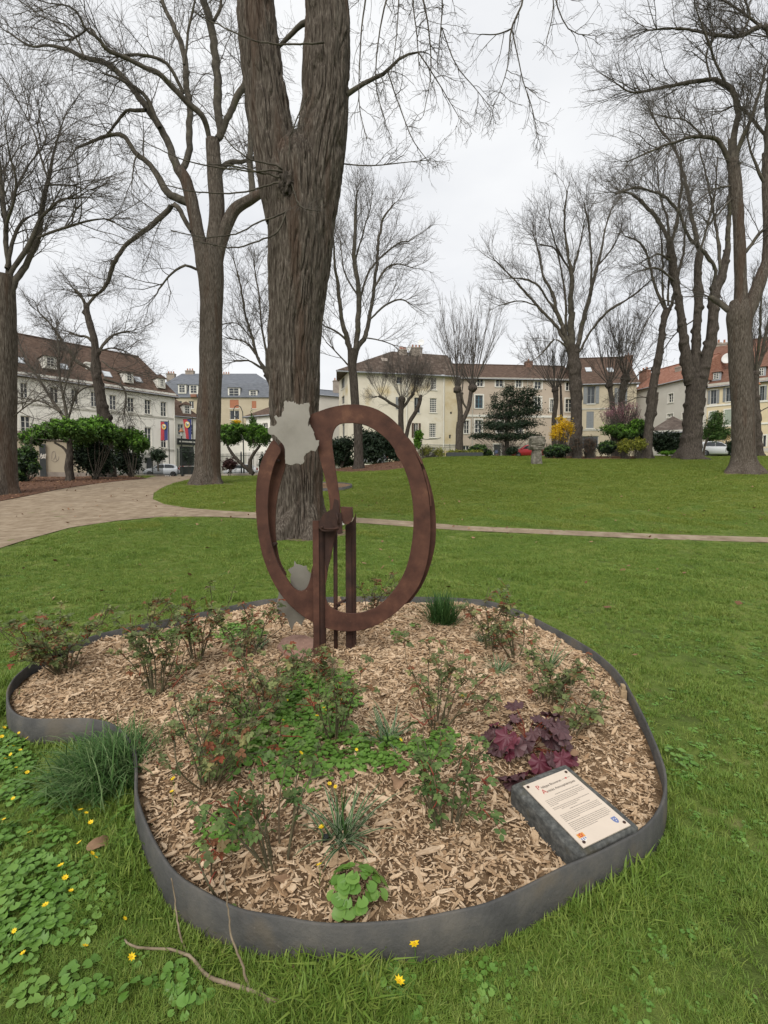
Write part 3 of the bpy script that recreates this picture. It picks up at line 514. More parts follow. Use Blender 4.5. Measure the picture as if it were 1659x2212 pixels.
# ------------------------------------------------------------------ bare spring trees
def unit(a): return a / (np.linalg.norm(a, axis=-1, keepdims=True) + 1e-9)
def to3(spec, y0, slope, y_of=None):
    """(u, v, width) points on the picture of a limb -> positions and radii; slope leans it away from or towards the viewer"""
    L = 0; out = []; prev = None
    for u, v, w in spec:
        if prev is not None: L += math.hypot(u - prev[0], v - prev[1]) * y0 / F
        y = y0 + slope * L; p = U(u, v, y); out.append((*p, w / 2 * y / F)); prev = (u, v)
    return np.array(out)
def bark_tube(C, Rr, S_, amp, freq, seed, flare=None, knob=0.0, r_scale=None):
    """trunk with ridged bark and swellings"""
    K = len(C); T = np.gradient(C, axis=0); T = unit(T); A = np.tile(np.array([1., 0, 0]), (K, 1)); A = unit(A - T * np.sum(A * T, 1)[:, None]); Bv = np.cross(T, A)
    th = np.arange(S_) * 2 * math.pi / S_; L = np.linalg.norm(np.diff(C, axis=0), axis=1).sum()
    rmean = Rr.mean(); nx = max(6, int(2 * math.pi * rmean * freq)); ny = max(3, int(L * freq / 11))
    w = vnoise((K, S_), max(4, nx // 4), max(3, ny // 2), seed + 5) - .5
    n1 = vnoise((K, S_), nx, ny, seed); n2 = vnoise((K, S_), nx * 2, ny * 3, seed + 1)
    sh = (w * S_ / nx * 3).astype(int); jj = (np.arange(S_)[None] + sh) % S_; n1 = np.take_along_axis(n1, jj, 1); n2 = np.take_along_axis(n2, jj, 1)
    rid = 1 - np.exp(-((n1 - .5) / .11) ** 2); d = amp * (rid - .6 + (n2 - .5) * .9)
    low = vnoise((K, S_), 4, max(3, int(L * 1.2)), seed + 2) - .5; d = d + Rr[:, None] * .10 * low
    if knob: kn = vnoise((K, S_), 5, max(4, int(L * 3.0)), seed + 9); d = d + knob * np.clip(kn - .62, 0, 1) * 2.6
    rad = Rr[:, None] + d
    if flare is not None: rad = rad * (1 + flare[:, None] * (.55 + .45 * np.cos(th * 5 + seed)[None]))
    V = C[:, None, :] + rad[..., None] * (np.cos(th)[None, :, None] * A[:, None, :] + np.sin(th)[None, :, None] * Bv[:, None, :])
    idx = np.arange(K * S_).reshape(K, S_); a = idx[:-1]; b = np.roll(a, -1, 1); d_ = idx[1:]; c = np.roll(d_, -1, 1)
    return V.reshape(-1, 3), np.stack([a, b, c, d_], -1).reshape(-1, 4)
def grow(Pp, Rp, count, lo, hi, length, spread, up, wig, K, rs, seed, rmin, out=None, outw=0.0):
    """children of a set of branches: returns polylines and radii"""
    r = np.random.default_rng(seed); N, Kp, _ = Pp.shape
    par = r.integers(0, N, count) if np.isscalar(count) else np.repeat(np.arange(N), count); M = len(par)
    t = r.uniform(lo, hi, M) * (Kp - 1); i = np.minimum(t.astype(int), Kp - 2); f = (t - i)[:, None]
    P0 = Pp[par, i] * (1 - f) + Pp[par, i + 1] * f; R0 = Rp[par, i] * (1 - f[:, 0]) + Rp[par, i + 1] * f[:, 0]; D = unit(Pp[par, i + 1] - Pp[par, i])
    rnd = unit(r.standard_normal((M, 3))); rnd = unit(rnd - D * np.sum(rnd * D, 1)[:, None])
    a = (spread * r.uniform(.6, 1.3, M))[:, None]; d = unit(D * np.cos(a) + rnd * np.sin(a) + np.array([0, 0, up]))
    if out is not None: d = unit(d + outw * unit(P0 - out))
    L = length * r.uniform(.45, 1.25, M) * (1 - .35 * t / (Kp - 1)); P = np.zeros((M, K, 3)); P[:, 0] = P0; st = (L / (K - 1))[:, None]
    for k in range(1, K):
        d = unit(d + wig * r.standard_normal((M, 3)) + np.array([0, 0, up * .35])); P[:, k] = P[:, k - 1] + d * st
    tt = np.linspace(1, .35, K)[None]; Rr = np.maximum(np.minimum(R0 * .75, rs * r.uniform(.7, 1.2, M))[:, None] * tt, rmin); return P, Rr
def tree(label, base, trunk, limbs, seed, depth=None, n1=60, n2=6, n3=4, L1=2.0, L2=1.0, L3=.55, rmin=.006, wig=.16, up=.10, spread=.75, knob=0.0, slopes=None, r1=.03, sides=28, m=None, hi=False, pollard=(), group='bare trees in the park', name='bare_tree', hang=0.0):
    y0 = depth if depth else Gd(*base); bp = U(base[0], base[1], y0); bz = float(terr(bp[0], bp[1])); root = thing(name, label, 'tree', (bp[0], bp[1], bz), group=group); off = np.array([bp[0], bp[1], bz]); r = np.random.default_rng(seed); m = m or m_bark
    for ti, tr in enumerate(trunk if isinstance(trunk[0], list) else [trunk]):
        T4 = to3(tr, y0, 0.0)
        if ti == 0: T4 = np.vstack([[T4[0, 0], T4[0, 1], min(bz, T4[0, 2]) - .35, T4[0, 3] * 1.06], T4])
        L = np.linalg.norm(np.diff(T4[:, :3], axis=0), axis=1).sum(); K = int(np.clip(L * (42 if hi else 10), 14, 520)); c = catmull(T4, K); h = c[:, 2] - bz
        fl = np.clip(1 - h / (1.0 if hi else .8), 0, 1.3) ** 2 * (.85 if hi else .4) if ti == 0 else None
        V, Q = bark_tube(c[:, :3] - off, np.maximum(c[:, 3], .02) * (.93 if hi else 1), 360 if hi else sides, .050 if hi else .020, 17 if hi else 9, seed + ti * 17, fl, knob)
        link('trunk' if ti == 0 else 'stem', fmesh('trunk', V, Q, True), m, root)
    allP, allR = [], []
    for li, lb in enumerate(limbs):
        sl = slopes[li] if slopes else r.uniform(-.35, .35); l4 = to3(lb, y0, sl); L = np.linalg.norm(np.diff(l4[:, :3], axis=0), axis=1).sum(); K = int(np.clip(L * 5, 8, 60)); c = catmull(l4, K); rr_ = np.maximum(c[:, 3], rmin * 1.3)
        jit = r.standard_normal((K, 3)); jit = (jit + np.roll(jit, 1, 0) + np.roll(jit, 2, 0)) * rr_[:, None] * .12; jit[0] = 0; P = c[:, :3] + jit
        thick = rr_.max() > .06; V, Q = bark_tube(P - off, rr_, 14 if thick else 7, rr_.mean() * .10, 6, seed + 31 * li, None, knob * .5 if thick else 0)
        link('limb', fmesh('limb', V, Q, True), m_limb, root)
        q = catmull(np.c_[P, rr_], 12); allP.append(q[:, :3]); allR.append(q[:, 3])
    shoots = []
    for (u, v, rw, num, Lh, cone, bend) in pollard:       # knuckles that carry many straight shoots
        k = U(u, v, y0); rad = rw / 2 * y0 / F
        me = bpy.data.meshes.new('knuckle'); bmk = bmesh.new(); bmesh.ops.create_icosphere(bmk, subdivisions=3, radius=rad)
        for q in bmk.verts: q.co *= 1 + .38 * mn.noise(q.co * (3.2 / rad) + Vector((seed, u, v)))
        bmk.to_mesh(me); bmk.free(); me.transform(Matrix.Translation(Vector(k - off))); me.polygons.foreach_set('use_smooth', np.ones(len(me.polygons), bool)); link('knuckle', me, m_bark, root)
        az = r.uniform(0, 2 * math.pi, num); tl = cone * np.sqrt(r.uniform(0.02, 1, num)); d = np.stack([np.sin(tl) * np.cos(az), np.sin(tl) * np.sin(az), np.cos(tl)], -1)
        LL = Lh * r.uniform(.55, 1.05, num) * (1 - .25 * tl / max(cone, .01)); Ks = 12; P = np.zeros((num, Ks, 3)); P[:, 0] = k + d * rad * .6
        for kk in range(1, Ks):
            d = unit(d + .045 * r.standard_normal((num, 3)) + np.array([0, 0, bend * .12])); P[:, kk] = P[:, kk - 1] + d * (LL / (Ks - 1))[:, None]
        Rs = np.maximum((LL * .0050)[:, None] * np.linspace(1, .25, Ks)[None], rmin); shoots.append((P, Rs))
    if allP: LP, LR = np.array(allP), np.array(allR)
    out = np.array([bp[0], bp[1], bz + 5.0]); VQ = []; b = 0
    def put(P, Rr, S_):
        nonlocal b
        V, Q = tubes(P - off, Rr, S_); VQ.append((V, Q + b)); b += len(V)
    if allP and n1:
        w = np.linalg.norm(np.diff(LP, axis=1), axis=2).sum(1); cnt = np.maximum(1, np.round(n1 * w / w.sum()).astype(int))
        P1_, R1_ = grow(LP, LR, cnt, .18, 1.0, L1, spread, up, wig, 9, r1 * .72, seed + 1, rmin * 1.6, out, .25); tipn = np.full(len(LP), 2)
        Pt, Rt = grow(LP, LR, tipn, .97, 1.0, L1 * .9, .3, up, wig, 9, r1, seed + 2, rmin * 1.6)
        P1_ = np.vstack([P1_, Pt]); R1_ = np.vstack([R1_, Rt]); put(P1_, R1_, 5)
        P2_, R2_ = grow(P1_, R1_, np.full(len(P1_), n2), .15, 1.0, L2, .8, up - hang, wig, 7, r1 * .32, seed + 3, rmin * .9); put(P2_, R2_, 4)
        P3_, R3_ = grow(P2_, R2_, np.full(len(P2_), n3), .1, 1.0, L3, .8, up * .5 - hang, wig, 5, r1 * .15, seed + 4, rmin * .72); put(P3_, R3_, 3)
    for si, (P, Rs) in enumerate(shoots):
        put(P, Rs, 5); P2_, R2_ = grow(P, Rs, np.full(len(P), 9), .28, 1.0, L2, .55, .25, wig * .6, 6, .012, seed + 60 + si, rmin * 1.1); put(P2_, R2_, 4)
        P3_, R3_ = grow(P2_, R2_, np.full(len(P2_), 4), .2, 1.0, L3, .6, .15, wig * .6, 5, .008, seed + 80 + si, rmin); put(P3_, R3_, 3)
    if VQ:
        o = link('twigs', fmesh('twigs', np.vstack([x[0] for x in VQ]), np.vstack([x[1] for x in VQ])), m_twig, root); o['kind'] = 'stuff'
    return root, y0

# the big forked lime behind the sculpture
big, yb = tree('huge forked lime tree with ridged bark directly behind the steel ring', (645, 1156),
     [[(648, 1150, 104), (650, 1105, 99), (648, 1050, 98), (645, 995, 100), (638, 900, 106), (636, 829, 108), (638, 702, 115), (643, 590, 131), (649, 500, 139), (648, 430, 144), (646, 360, 128), (643, 320, 84), (642, 285, 20)],
      [(622, 480, 96), (604, 380, 96), (590, 300, 92), (576, 215, 86), (564, 132, 83), (551, 0, 79), (540, -140, 70), (525, -330, 56), (500, -600, 34)],
      [(672, 500, 92), (682, 400, 104), (693, 320, 104), (700, 250, 100), (706, 132, 98), (708, 60, 92), (706, 0, 87), (705, -140, 74), (715, -340, 58), (740, -620, 34)]],
     [[(748, 205, 11), (772, 190, 9), (795, 175, 8), (830, 158, 7), (868, 122, 5), (905, 112, 4)], [(664, 48, 12), (640, 62, 10), (626, 75, 9), (608, 96, 7), (597, 112, 5)], [(680, -250, 30), (780, -230, 22), (900, -170, 16), (1020, -120, 11), (1140, -80, 7), (1220, -50, 4)],
      [(890, -175, 5), (892, 0, 3), (900, 70, 2.4), (905, 145, 1.6)], [(950, -150, 5), (956, 0, 3), (952, 60, 2.6), (947, 118, 1.6)], [(1130, -80, 5), (1130, 0, 4), (1105, 60, 4), (1100, 105, 2.4), (1095, 150, 2), (1075, 210, 1.4)], [(1105, 60, 3), (1118, 120, 2.4), (1130, 175, 2), (1150, 235, 1.6), (1160, 290, 1.2)], [(1105, 62, 3), (1075, 74, 2.4), (1040, 74, 1.8)], [(1200, -60, 4), (1200, 0, 2.6), (1230, 65, 2), (1275, 76, 1.4)], [(1190, -50, 3), (1195, 20, 2.2), (1180, 90, 1.6)], [(955, 60, 2.4), (985, 140, 2), (1030, 195, 1.6), (1065, 240, 1.2)], [(860, -180, 4), (862, -60, 3), (858, 60, 2), (845, 160, 1.4)], [(870, -180, 5), (850, -60, 4), (822, 60, 3), (812, 180, 2.2), (832, 260, 1.4)], [(800, -210, 5), (795, -50, 4), (780, 80, 3), (776, 220, 2), (792, 300, 1.4)], [(838, 156, 3), (860, 220, 2.4), (890, 300, 2), (922, 345, 1.3)], [(903, 112, 3), (948, 180, 2.2), (990, 250, 1.4)], [(728, 352, 3), (790, 358, 2.4), (860, 352, 2), (925, 346, 1.3)], [(880, -180, 5), (905, -40, 4), (925, 60, 3), (930, 160, 2), (915, 250, 1.3)]], 11,
     n1=170, n2=4, n3=3, L1=.85, L2=.42, L3=.24, rmin=.0026, wig=.2, up=-.05, hi=True, m=m_barkn, slopes=[.1, .2, -.25] + [-.05] * 15, r1=.012, hang=.05)
# the burr with long side shoots on its trunk
bo = U(617, 378, yb - .72)
for k, sp in enumerate([[(617, 372), (600, 358), (560, 350), (530, 338), (490, 302), (470, 268), (440, 232), (398, 190)], [(615, 372), (590, 368), (545, 370), (480, 362), (420, 352), (360, 330), (300, 300)], [(618, 395), (590, 396), (540, 412), (480, 418), (410, 412), (350, 398)], [(620, 455), (590, 470), (560, 480), (510, 505), (440, 512), (370, 498)], [(622, 370), (624, 335), (626, 300), (632, 280), (645, 250), (668, 205)], [(620, 450), (600, 500), (560, 520), (500, 535), (420, 520)], [(626, 380), (634, 410), (645, 440), (662, 452), (690, 455)], [(700, 94), (660, 94), (600, 96), (540, 84), (470, 54), (420, 24)], [(612, 385), (560, 372), (500, 358), (450, 355)]]):
    y1 = yb - .62; P = np.array([np.append(U(u, v, y1 - .05 * i), max(.019 - .0019 * i, .005)) for i, (u, v) in enumerate(sp)]); c = catmull(P, 22); jt = rng.standard_normal(c[:, :3].shape) * .006
    o = MB().tube(c[:, :3] + jt, np.maximum(c[:, 3], .0025), 6).build('side_shoot', m_limb, big, world=True, smooth=True)
    q, qr = grow(c[None, :, :3], c[None, :, 3], np.array([26]), .25, 1, .5, .9, 0, .2, 6, .004, 400 + k, .0022); q2, qr2 = grow(q, qr, np.full(26, 3), .2, 1, .25, .8, 0, .2, 5, .003, 440 + k, .0018)
    Va, Qa = tubes(q - np.array(big.location), qr, 4); Vb, Qb = tubes(q2 - np.array(big.location), qr2, 3); o2 = link('shoot_twigs', fmesh('shoot_twigs', np.vstack([Va, Vb]), np.vstack([Qa, Qb + len(Va)])), m_twig, big); o2['kind'] = 'stuff'
me = bpy.data.meshes.new('burr'); bmk = bmesh.new(); bmesh.ops.create_icosphere(bmk, subdivisions=4, radius=.16)
for q in bmk.verts: q.co *= 1 + .45 * mn.noise(q.co * 14) + .2 * mn.noise(q.co * 34); q.co.z *= 1.5
bmk.to_mesh(me); bmk.free(); me.transform(Matrix.Translation(Vector(bo - np.array(big.location) + np.array([0, .14, -.08])))); link('burr', me, m_rustd if False else m_bark, big)

# the tall tree left of it, at the path
tree('tall tree with spreading twisted limbs at the edge of the path', (446, 1046),
     [[(446, 1040, 58), (448, 1000, 53), (451, 900, 49), (455, 820, 45), (456, 700, 45), (458, 640, 46), (456, 600, 50), (452, 565, 54), (450, 540, 52)], [(458, 575, 34), (464, 520, 34), (468, 447, 31), (462, 342, 29), (459, 303, 27)], [(442, 575, 30), (428, 505, 27), (415, 440, 25), (402, 390, 24), (386, 366, 20)], [(462, 585, 30), (472, 540, 27), (486, 495, 25), (507, 453, 22), (539, 432, 20), (575, 412, 16)]],
     [[(384, 368, 17), (368, 324, 15), (342, 268, 14), (316, 232, 13), (290, 195, 12), (253, 155, 11), (224, 134, 10), (184, 124, 9), (147, 108, 7), (100, 98, 5), (66, 100, 4), (16, 68, 3)], [(345, 276, 9), (324, 224, 8), (303, 197, 7), (262, 172, 5), (225, 160, 3)], [(452, 300, 10), (439, 252, 12), (402, 220, 12), (376, 192, 11), (342, 158, 10), (311, 145, 9), (268, 124, 8), (229, 105, 8), (211, 82, 6), (184, 63, 5), (168, 29, 4), (147, 13, 3), (110, 8, 2)], [(396, 202, 7), (368, 147, 7), (339, 126, 6), (284, 118, 5), (250, 124, 3)], [(410, 440, 16), (382, 425, 16), (361, 413, 15), (329, 368, 12), (297, 332, 10), (268, 295, 9), (237, 292, 7), (205, 303, 6), (163, 321, 4)], [(315, 238, 7), (295, 237, 7), (274, 239, 6), (253, 263, 5), (234, 287, 4), (222, 300, 2)], [(415, 500, 10), (400, 478, 10), (386, 450, 10), (372, 445, 10), (340, 475, 10), (310, 500, 9), (270, 530, 8), (245, 570, 8), (232, 610, 7), (215, 632, 5), (190, 640, 3)],
      [(470, 300, 13), (476, 280, 16), (473, 237, 17), (468, 158, 16), (457, 66, 15), (441, 13, 14), (432, -60, 12), (425, -200, 8)], [(478, 290, 12), (490, 258, 13), (507, 224, 13), (528, 179, 13), (545, 130, 10), (550, 60, 8)], [(395, 370, 13), (404, 340, 13), (409, 290, 13), (410, 250, 12), (404, 197, 12), (399, 132, 11), (386, 79, 10), (370, 45, 9), (354, 10, 8), (340, -60, 6)], [(543, 432, 14), (543, 400, 13), (541, 342, 12), (543, 276, 11), (533, 210, 10), (530, 150, 8)], [(474, 400, 10), (478, 368, 11), (497, 353, 10), (525, 350, 7), (560, 335, 5)], [(425, 582, 6), (400, 574, 5), (370, 592, 4), (342, 625, 3)], [(398, 140, 5), (408, 60, 5), (420, 10, 4), (430, -40, 3)], [(462, 45, 6), (474, 20, 6), (478, -20, 5)], [(212, 84, 4), (195, 60, 3), (170, 78, 3), (140, 88, 2)], [(184, 124, 4), (150, 60, 3), (100, 40, 2), (40, 0, 2)], [(300, 330, 4), (290, 350, 3), (285, 400, 2)], [(550, 432, 7), (590, 400, 6), (620, 350, 5)]], 21,
     n1=230, n2=8, n3=4, L1=2.8, L2=1.5, L3=0.7, rmin=.0042, wig=0.17, up=.0, spread=.9, r1=.028, hang=.03, sides=60, m=m_barkn)
tree('thick trunk with upright limbs at the left edge of the view', (2, 1068), [[(0, 1062, 64), (2, 1000, 58), (3, 900, 55), (5, 800, 52), (8, 700, 46), (8, 640, 42), (8, 595, 36)]],
     [[(14, 610, 12), (16, 579, 10), (12, 474, 9), (3, 400, 8), (-8, 300, 5)], [(20, 640, 14), (40, 600, 12), (58, 570, 11), (82, 513, 11), (92, 447, 10), (105, 382, 7), (113, 342, 5), (125, 300, 3), (140, 250, 2)], [(18, 615, 9), (30, 580, 9), (66, 521, 9), (87, 474, 6), (110, 450, 5), (132, 432, 4), (170, 428, 3)], [(14, 580, 8), (28, 520, 7), (39, 490, 6), (53, 474, 5), (70, 465, 2)], [(82, 513, 5), (115, 500, 5), (147, 490, 5), (190, 476, 4), (232, 474, 3), (262, 490, 2)], [(104, 385, 4), (85, 330, 4), (75, 290, 3), (50, 240, 2)], [(12, 500, 6), (35, 400, 5), (20, 330, 3), (10, 270, 2)], [(30, 420, 3), (60, 360, 3), (100, 300, 3), (85, 250, 2)], [(100, 400, 4), (150, 400, 3), (190, 410, 2)], [(-5, 620, 10), (-30, 520, 8), (-60, 400, 5)], [(28, 900, 3), (60, 875, 2.5), (90, 860, 2)]], 31,
     n1=110, n2=8, n3=4, L1=3.0, L2=1.5, L3=0.7, rmin=.0045, wig=0.11, up=.06, sides=44, m=m_barkn)
tree('knobbly trunk rising out of the green shrubs before the long house', (226, 1000), [[(228, 985, 30), (228, 940, 29), (226, 910, 27), (219, 873, 21), (212, 827, 19), (206, 800, 18), (206, 772, 15), (204, 735, 14), (195, 704, 13), (188, 675, 12), (186, 655, 11)]],
     [[(212, 759, 6), (236, 731, 5), (258, 720, 4), (285, 715, 2)], [(198, 735, 6), (184, 727, 5), (172, 726, 4), (150, 718, 2)], [(198, 800, 6), (166, 778, 5), (138, 739, 4), (107, 698, 3), (80, 670, 2)], [(210, 760, 4), (250, 752, 3), (290, 770, 2)], [(225, 818, 4), (258, 831, 4), (272, 855, 3), (267, 892, 2)], [(186, 660, 7), (175, 640, 5), (160, 625, 3)], [(188, 665, 6), (205, 640, 5), (225, 625, 3)], [(214, 830, 3), (180, 840, 3), (150, 870, 2)], [(220, 780, 3), (250, 800, 3), (300, 810, 2)]], 41, depth=31, n1=100, n2=7, n3=4, L1=2.6, L2=1.3, L3=0.6, rmin=.006, wig=.2, up=.04, knob=.16, sides=30)
tree('young bare tree with a vase of straight branches before the long house', (150, 1010), [[(152, 1000, 12), (150, 950, 11), (145, 907, 11)]],
     [[(146, 912, 8), (118, 873, 6), (88, 824, 4), (55, 772, 3), (40, 740, 2)], [(145, 910, 7), (141, 883, 6), (129, 813, 4), (127, 754, 3), (122, 700, 2)], [(147, 905, 5), (158, 873, 4), (168, 840, 2)], [(130, 890, 4), (95, 870, 3), (50, 860, 2)], [(135, 860, 3), (150, 800, 3), (165, 760, 2)], [(110, 862, 3), (70, 800, 2), (30, 760, 2)]], 51, depth=27, n1=90, n2=6, n3=3, L1=1.8, L2=.9, L3=.5, rmin=.005, wig=.1, up=.08)
tree('bare tree with three upright stems framed behind the top of the ring', (775, 1013), [[(775, 1008, 22), (774, 960, 19), (773, 917, 19), (768, 880, 18), (764, 822, 17), (761, 790, 18), (763, 756, 24)]],
     [[(766, 760, 12), (774, 694, 11), (774, 621, 10), (765, 555, 8), (768, 467, 6), (770, 420, 3)], [(770, 757, 11), (787, 731, 10), (798, 687, 8), (809, 614, 7), (816, 540, 6), (822, 493, 5), (831, 467, 4), (853, 438, 2)], [(760, 758, 11), (750, 735, 11), (739, 687, 9), (730, 621, 7), (724, 566, 5), (721, 518, 3)], [(799, 690, 4), (834, 658, 4), (867, 647, 3), (889, 658, 2)], [(779, 640, 5), (794, 595, 4), (816, 562, 4), (860, 526, 3), (885, 520, 2)], [(808, 622, 4), (831, 584, 4), (857, 570, 3), (890, 578, 2)], [(756, 740, 5), (725, 715, 4), (702, 705, 3)], [(774, 640, 4), (745, 590, 3), (735, 520, 2)], [(768, 560, 4), (785, 500, 3), (800, 450, 2)], [(762, 800, 4), (735, 770, 3), (705, 740, 2)], [(790, 730, 3), (820, 735, 2.5), (850, 745, 2)]], 61, n1=120, n2=8, n3=4, L1=3.6, L2=1.7, L3=0.8, rmin=.006, wig=0.1, up=.10)
tree('twin stemmed pollard with tall brush of shoots before the pinkish house', (992, 985), [[(992, 982, 18), (992, 947, 16), (994, 912, 16)], [(994, 920, 12), (994, 885, 11), (991, 855, 11), (989, 842, 12)], [(995, 918, 10), (1004, 900, 9), (1013, 877, 9), (1017, 850, 9), (1020, 838, 10)]], [[(1010, 885, 4), (1000, 868, 4), (998, 850, 3)]], 71, n1=0, L2=2.4, L3=1.0, rmin=.006, wig=.12, pollard=[(988, 842, 17, 28, 12.6, .62, .42), (1021, 838, 18, 30, 12.6, .66, .42), (998, 850, 6, 4, 8, .3, .3)])
tree('low pollard with drooping fan of fine shoots before the cream house', (866, 975), [[(866, 975, 13), (866, 925, 12), (866, 885, 11), (868, 866, 13)], [(872, 975, 8), (878, 940, 8), (885, 912, 8), (896, 893, 8), (906, 870, 8), (909, 853, 6)]], [[(866, 888, 6), (859, 881, 6), (841, 868, 6), (822, 857, 5), (808, 858, 3)], [(868, 884, 6), (880, 868, 6), (892, 851, 6)]], 81, depth=44, n1=10, L1=1.0, L2=1.2, L3=.6, rmin=.0065, wig=.12, pollard=[(868, 864, 15, 26, 5.4, .9, .35), (892, 851, 8, 14, 4.2, .8, .35), (822, 857, 6, 12, 4.0, 1.0, .5), (907, 862, 9, 14, 3.0, 1.0, .3)])
tree('tall tree on a swollen pollard head with long arching limbs right of centre', (1242, 985), [[(1242, 983, 24), (1245, 920, 23), (1245, 872, 22), (1242, 809, 24), (1239, 770, 23), (1236, 748, 27)]],
     [[(1234, 750, 16), (1233, 739, 14), (1233, 665, 12), (1235, 602, 8), (1227, 549, 5), (1219, 476, 3), (1225, 412, 2)], [(1230, 748, 10), (1221, 728, 9), (1204, 678, 8), (1193, 633, 6), (1174, 598, 4), (1164, 549, 3), (1150, 500, 2)], [(1228, 748, 8), (1214, 728, 7), (1200, 703, 6), (1170, 671, 5), (1137, 633, 4), (1103, 596, 3), (1067, 560, 2)], [(1201, 675, 5), (1180, 642, 4), (1166, 621, 4), (1137, 604, 3), (1103, 600, 2)], [(1228, 742, 6), (1223, 718, 5), (1221, 644, 4), (1212, 581, 3), (1200, 539, 3), (1166, 528, 2)], [(1246, 755, 11), (1249, 745, 10), (1261, 686, 9), (1273, 644, 8), (1288, 581, 6), (1299, 539, 4), (1309, 486, 3), (1324, 444, 2)], [(1275, 638, 6), (1277, 623, 5), (1277, 560, 4), (1273, 497, 3), (1262, 440, 2)], [(1248, 764, 5), (1256, 752, 5), (1282, 707, 4), (1313, 673, 4), (1368, 638, 3), (1400, 610, 2)], [(1226, 750, 4), (1200, 734, 3), (1183, 749, 3), (1166, 768, 2)], [(1234, 600, 4), (1250, 540, 3), (1262, 480, 2)], [(1235, 590, 4), (1205, 540, 3), (1185, 470, 2)], [(1160, 660, 3), (1120, 650, 2.5), (1080, 660, 2)], [(1290, 575, 3), (1320, 540, 3), (1340, 500, 2)]], 91, depth=41.5,
     n1=170, n2=8, n3=4, L1=3.8, L2=1.8, L3=0.8, rmin=.0065, wig=0.09, up=.10, knob=.12)
tree('slim pollard with an open fan of shoots behind the yellow bush', (1198, 985), [[(1197, 985, 11), (1197, 908, 10), (1201, 870, 10), (1200, 845, 12)], [(1214, 985, 6), (1213, 903, 6), (1212, 860, 5), (1211, 835, 4)]], [], 101, depth=46, n1=0, L2=1.4, L3=.7, rmin=.007, wig=.12, pollard=[(1199, 842, 14, 34, 8.5, .95, .55), (1211, 835, 5, 8, 6, .6, .4)])
tree('pair of knobbed pollard heads above the pink blossom', (1330, 985), [[(1330, 985, 16), (1326, 930, 13), (1324, 880, 10), (1319, 850, 9), (1317, 836, 11)], [(1333, 985, 13), (1337, 940, 12), (1342, 880, 12), (1345, 845, 13), (1350, 822, 15)]], [], 111, depth=45, n1=0, L2=1.5, L3=.7, rmin=.007, wig=.12, knob=.1, pollard=[(1316, 832, 16, 26, 9.0, .8, .5), (1351, 818, 20, 28, 9.0, .8, .5)])
tree('leaning rough trunk beside the grey pavilion', (1396, 980), [[(1396, 978, 24), (1400, 940, 18), (1403, 904, 16), (1411, 834, 16), (1422, 777, 15), (1428, 735, 13), (1433, 699, 12), (1441, 668, 15)], [(1404, 925, 9), (1414, 880, 9), (1418, 848, 9)]],
     [[(1438, 672, 7), (1428, 645, 6), (1414, 616, 5), (1399, 552, 4), (1379, 522, 3), (1350, 510, 2)], [(1440, 668, 4), (1434, 650, 4), (1431, 600, 3), (1431, 552, 3), (1425, 480, 2)], [(1446, 668, 7), (1453, 648, 6), (1468, 581, 5), (1477, 540, 4), (1480, 480, 3)], [(1443, 660, 4), (1445, 600, 3), (1450, 540, 2)], [(1425, 790, 2.5), (1390, 800, 2.5), (1360, 830, 2)], [(1410, 860, 2.5), (1380, 858, 2), (1355, 868, 1.6)]], 121, depth=38, n1=70, n2=8, n3=4, L1=3.4, L2=1.6, L3=0.8, rmin=.006, wig=.13, up=.05, knob=.14)
tree('massive three stemmed tree with warty trunk on the lawn crest', (1490, 988), [[(1488, 986, 50), (1493, 960, 40), (1497, 909, 35), (1502, 850, 36), (1503, 820, 36)], [(1493, 830, 24), (1486, 795, 22), (1477, 734, 16), (1474, 700, 15), (1468, 663, 14), (1460, 613, 14), (1453, 564, 15), (1446, 525, 13)], [(1500, 825, 22), (1502, 780, 18), (1503, 742, 16), (1506, 690, 15), (1509, 650, 15), (1507, 589, 14), (1512, 545, 15)], [(1512, 835, 24), (1524, 777, 24), (1536, 733, 20), (1541, 675, 20), (1546, 626, 18), (1561, 589, 16), (1571, 540, 12)]],
     [[(1446, 530, 9), (1433, 496, 7), (1404, 454, 6), (1369, 422, 4), (1337, 412, 3)], [(1450, 525, 6), (1462, 480, 6), (1467, 442, 5), (1473, 392, 4), (1470, 330, 2)], [(1448, 528, 5), (1440, 470, 4), (1425, 420, 3), (1420, 360, 2)], [(1510, 548, 8), (1502, 503, 8), (1492, 454, 7), (1480, 392, 6), (1467, 343, 5), (1453, 314, 4), (1423, 275, 3), (1400, 230, 2)], [(1541, 620, 6), (1544, 580, 6), (1521, 545, 6), (1487, 510, 6), (1467, 461, 5), (1438, 427, 5), (1409, 414, 4), (1374, 405, 3), (1330, 420, 2)], [(1571, 545, 10), (1574, 500, 9), (1576, 454, 8), (1578, 380, 6), (1575, 300, 4)], [(1556, 590, 7), (1554, 564, 6), (1548, 500, 5), (1541, 454, 4), (1525, 380, 3), (1510, 320, 2)], [(1468, 660, 3), (1430, 650, 3), (1400, 690, 2)], [(1455, 570, 4), (1425, 550, 3), (1395, 560, 2)], [(1512, 545, 5), (1530, 480, 4), (1545, 410, 3), (1550, 340, 2)], [(1460, 610, 4), (1420, 580, 4), (1380, 585, 2)], [(1500, 690, 3), (1460, 720, 2.5), (1430, 760, 2)]], 131, depth=37.5,
     n1=210, n2=8, n3=4, L1=4.0, L2=1.8, L3=0.8, rmin=.006, wig=0.1, up=.06, knob=.15, sides=34)
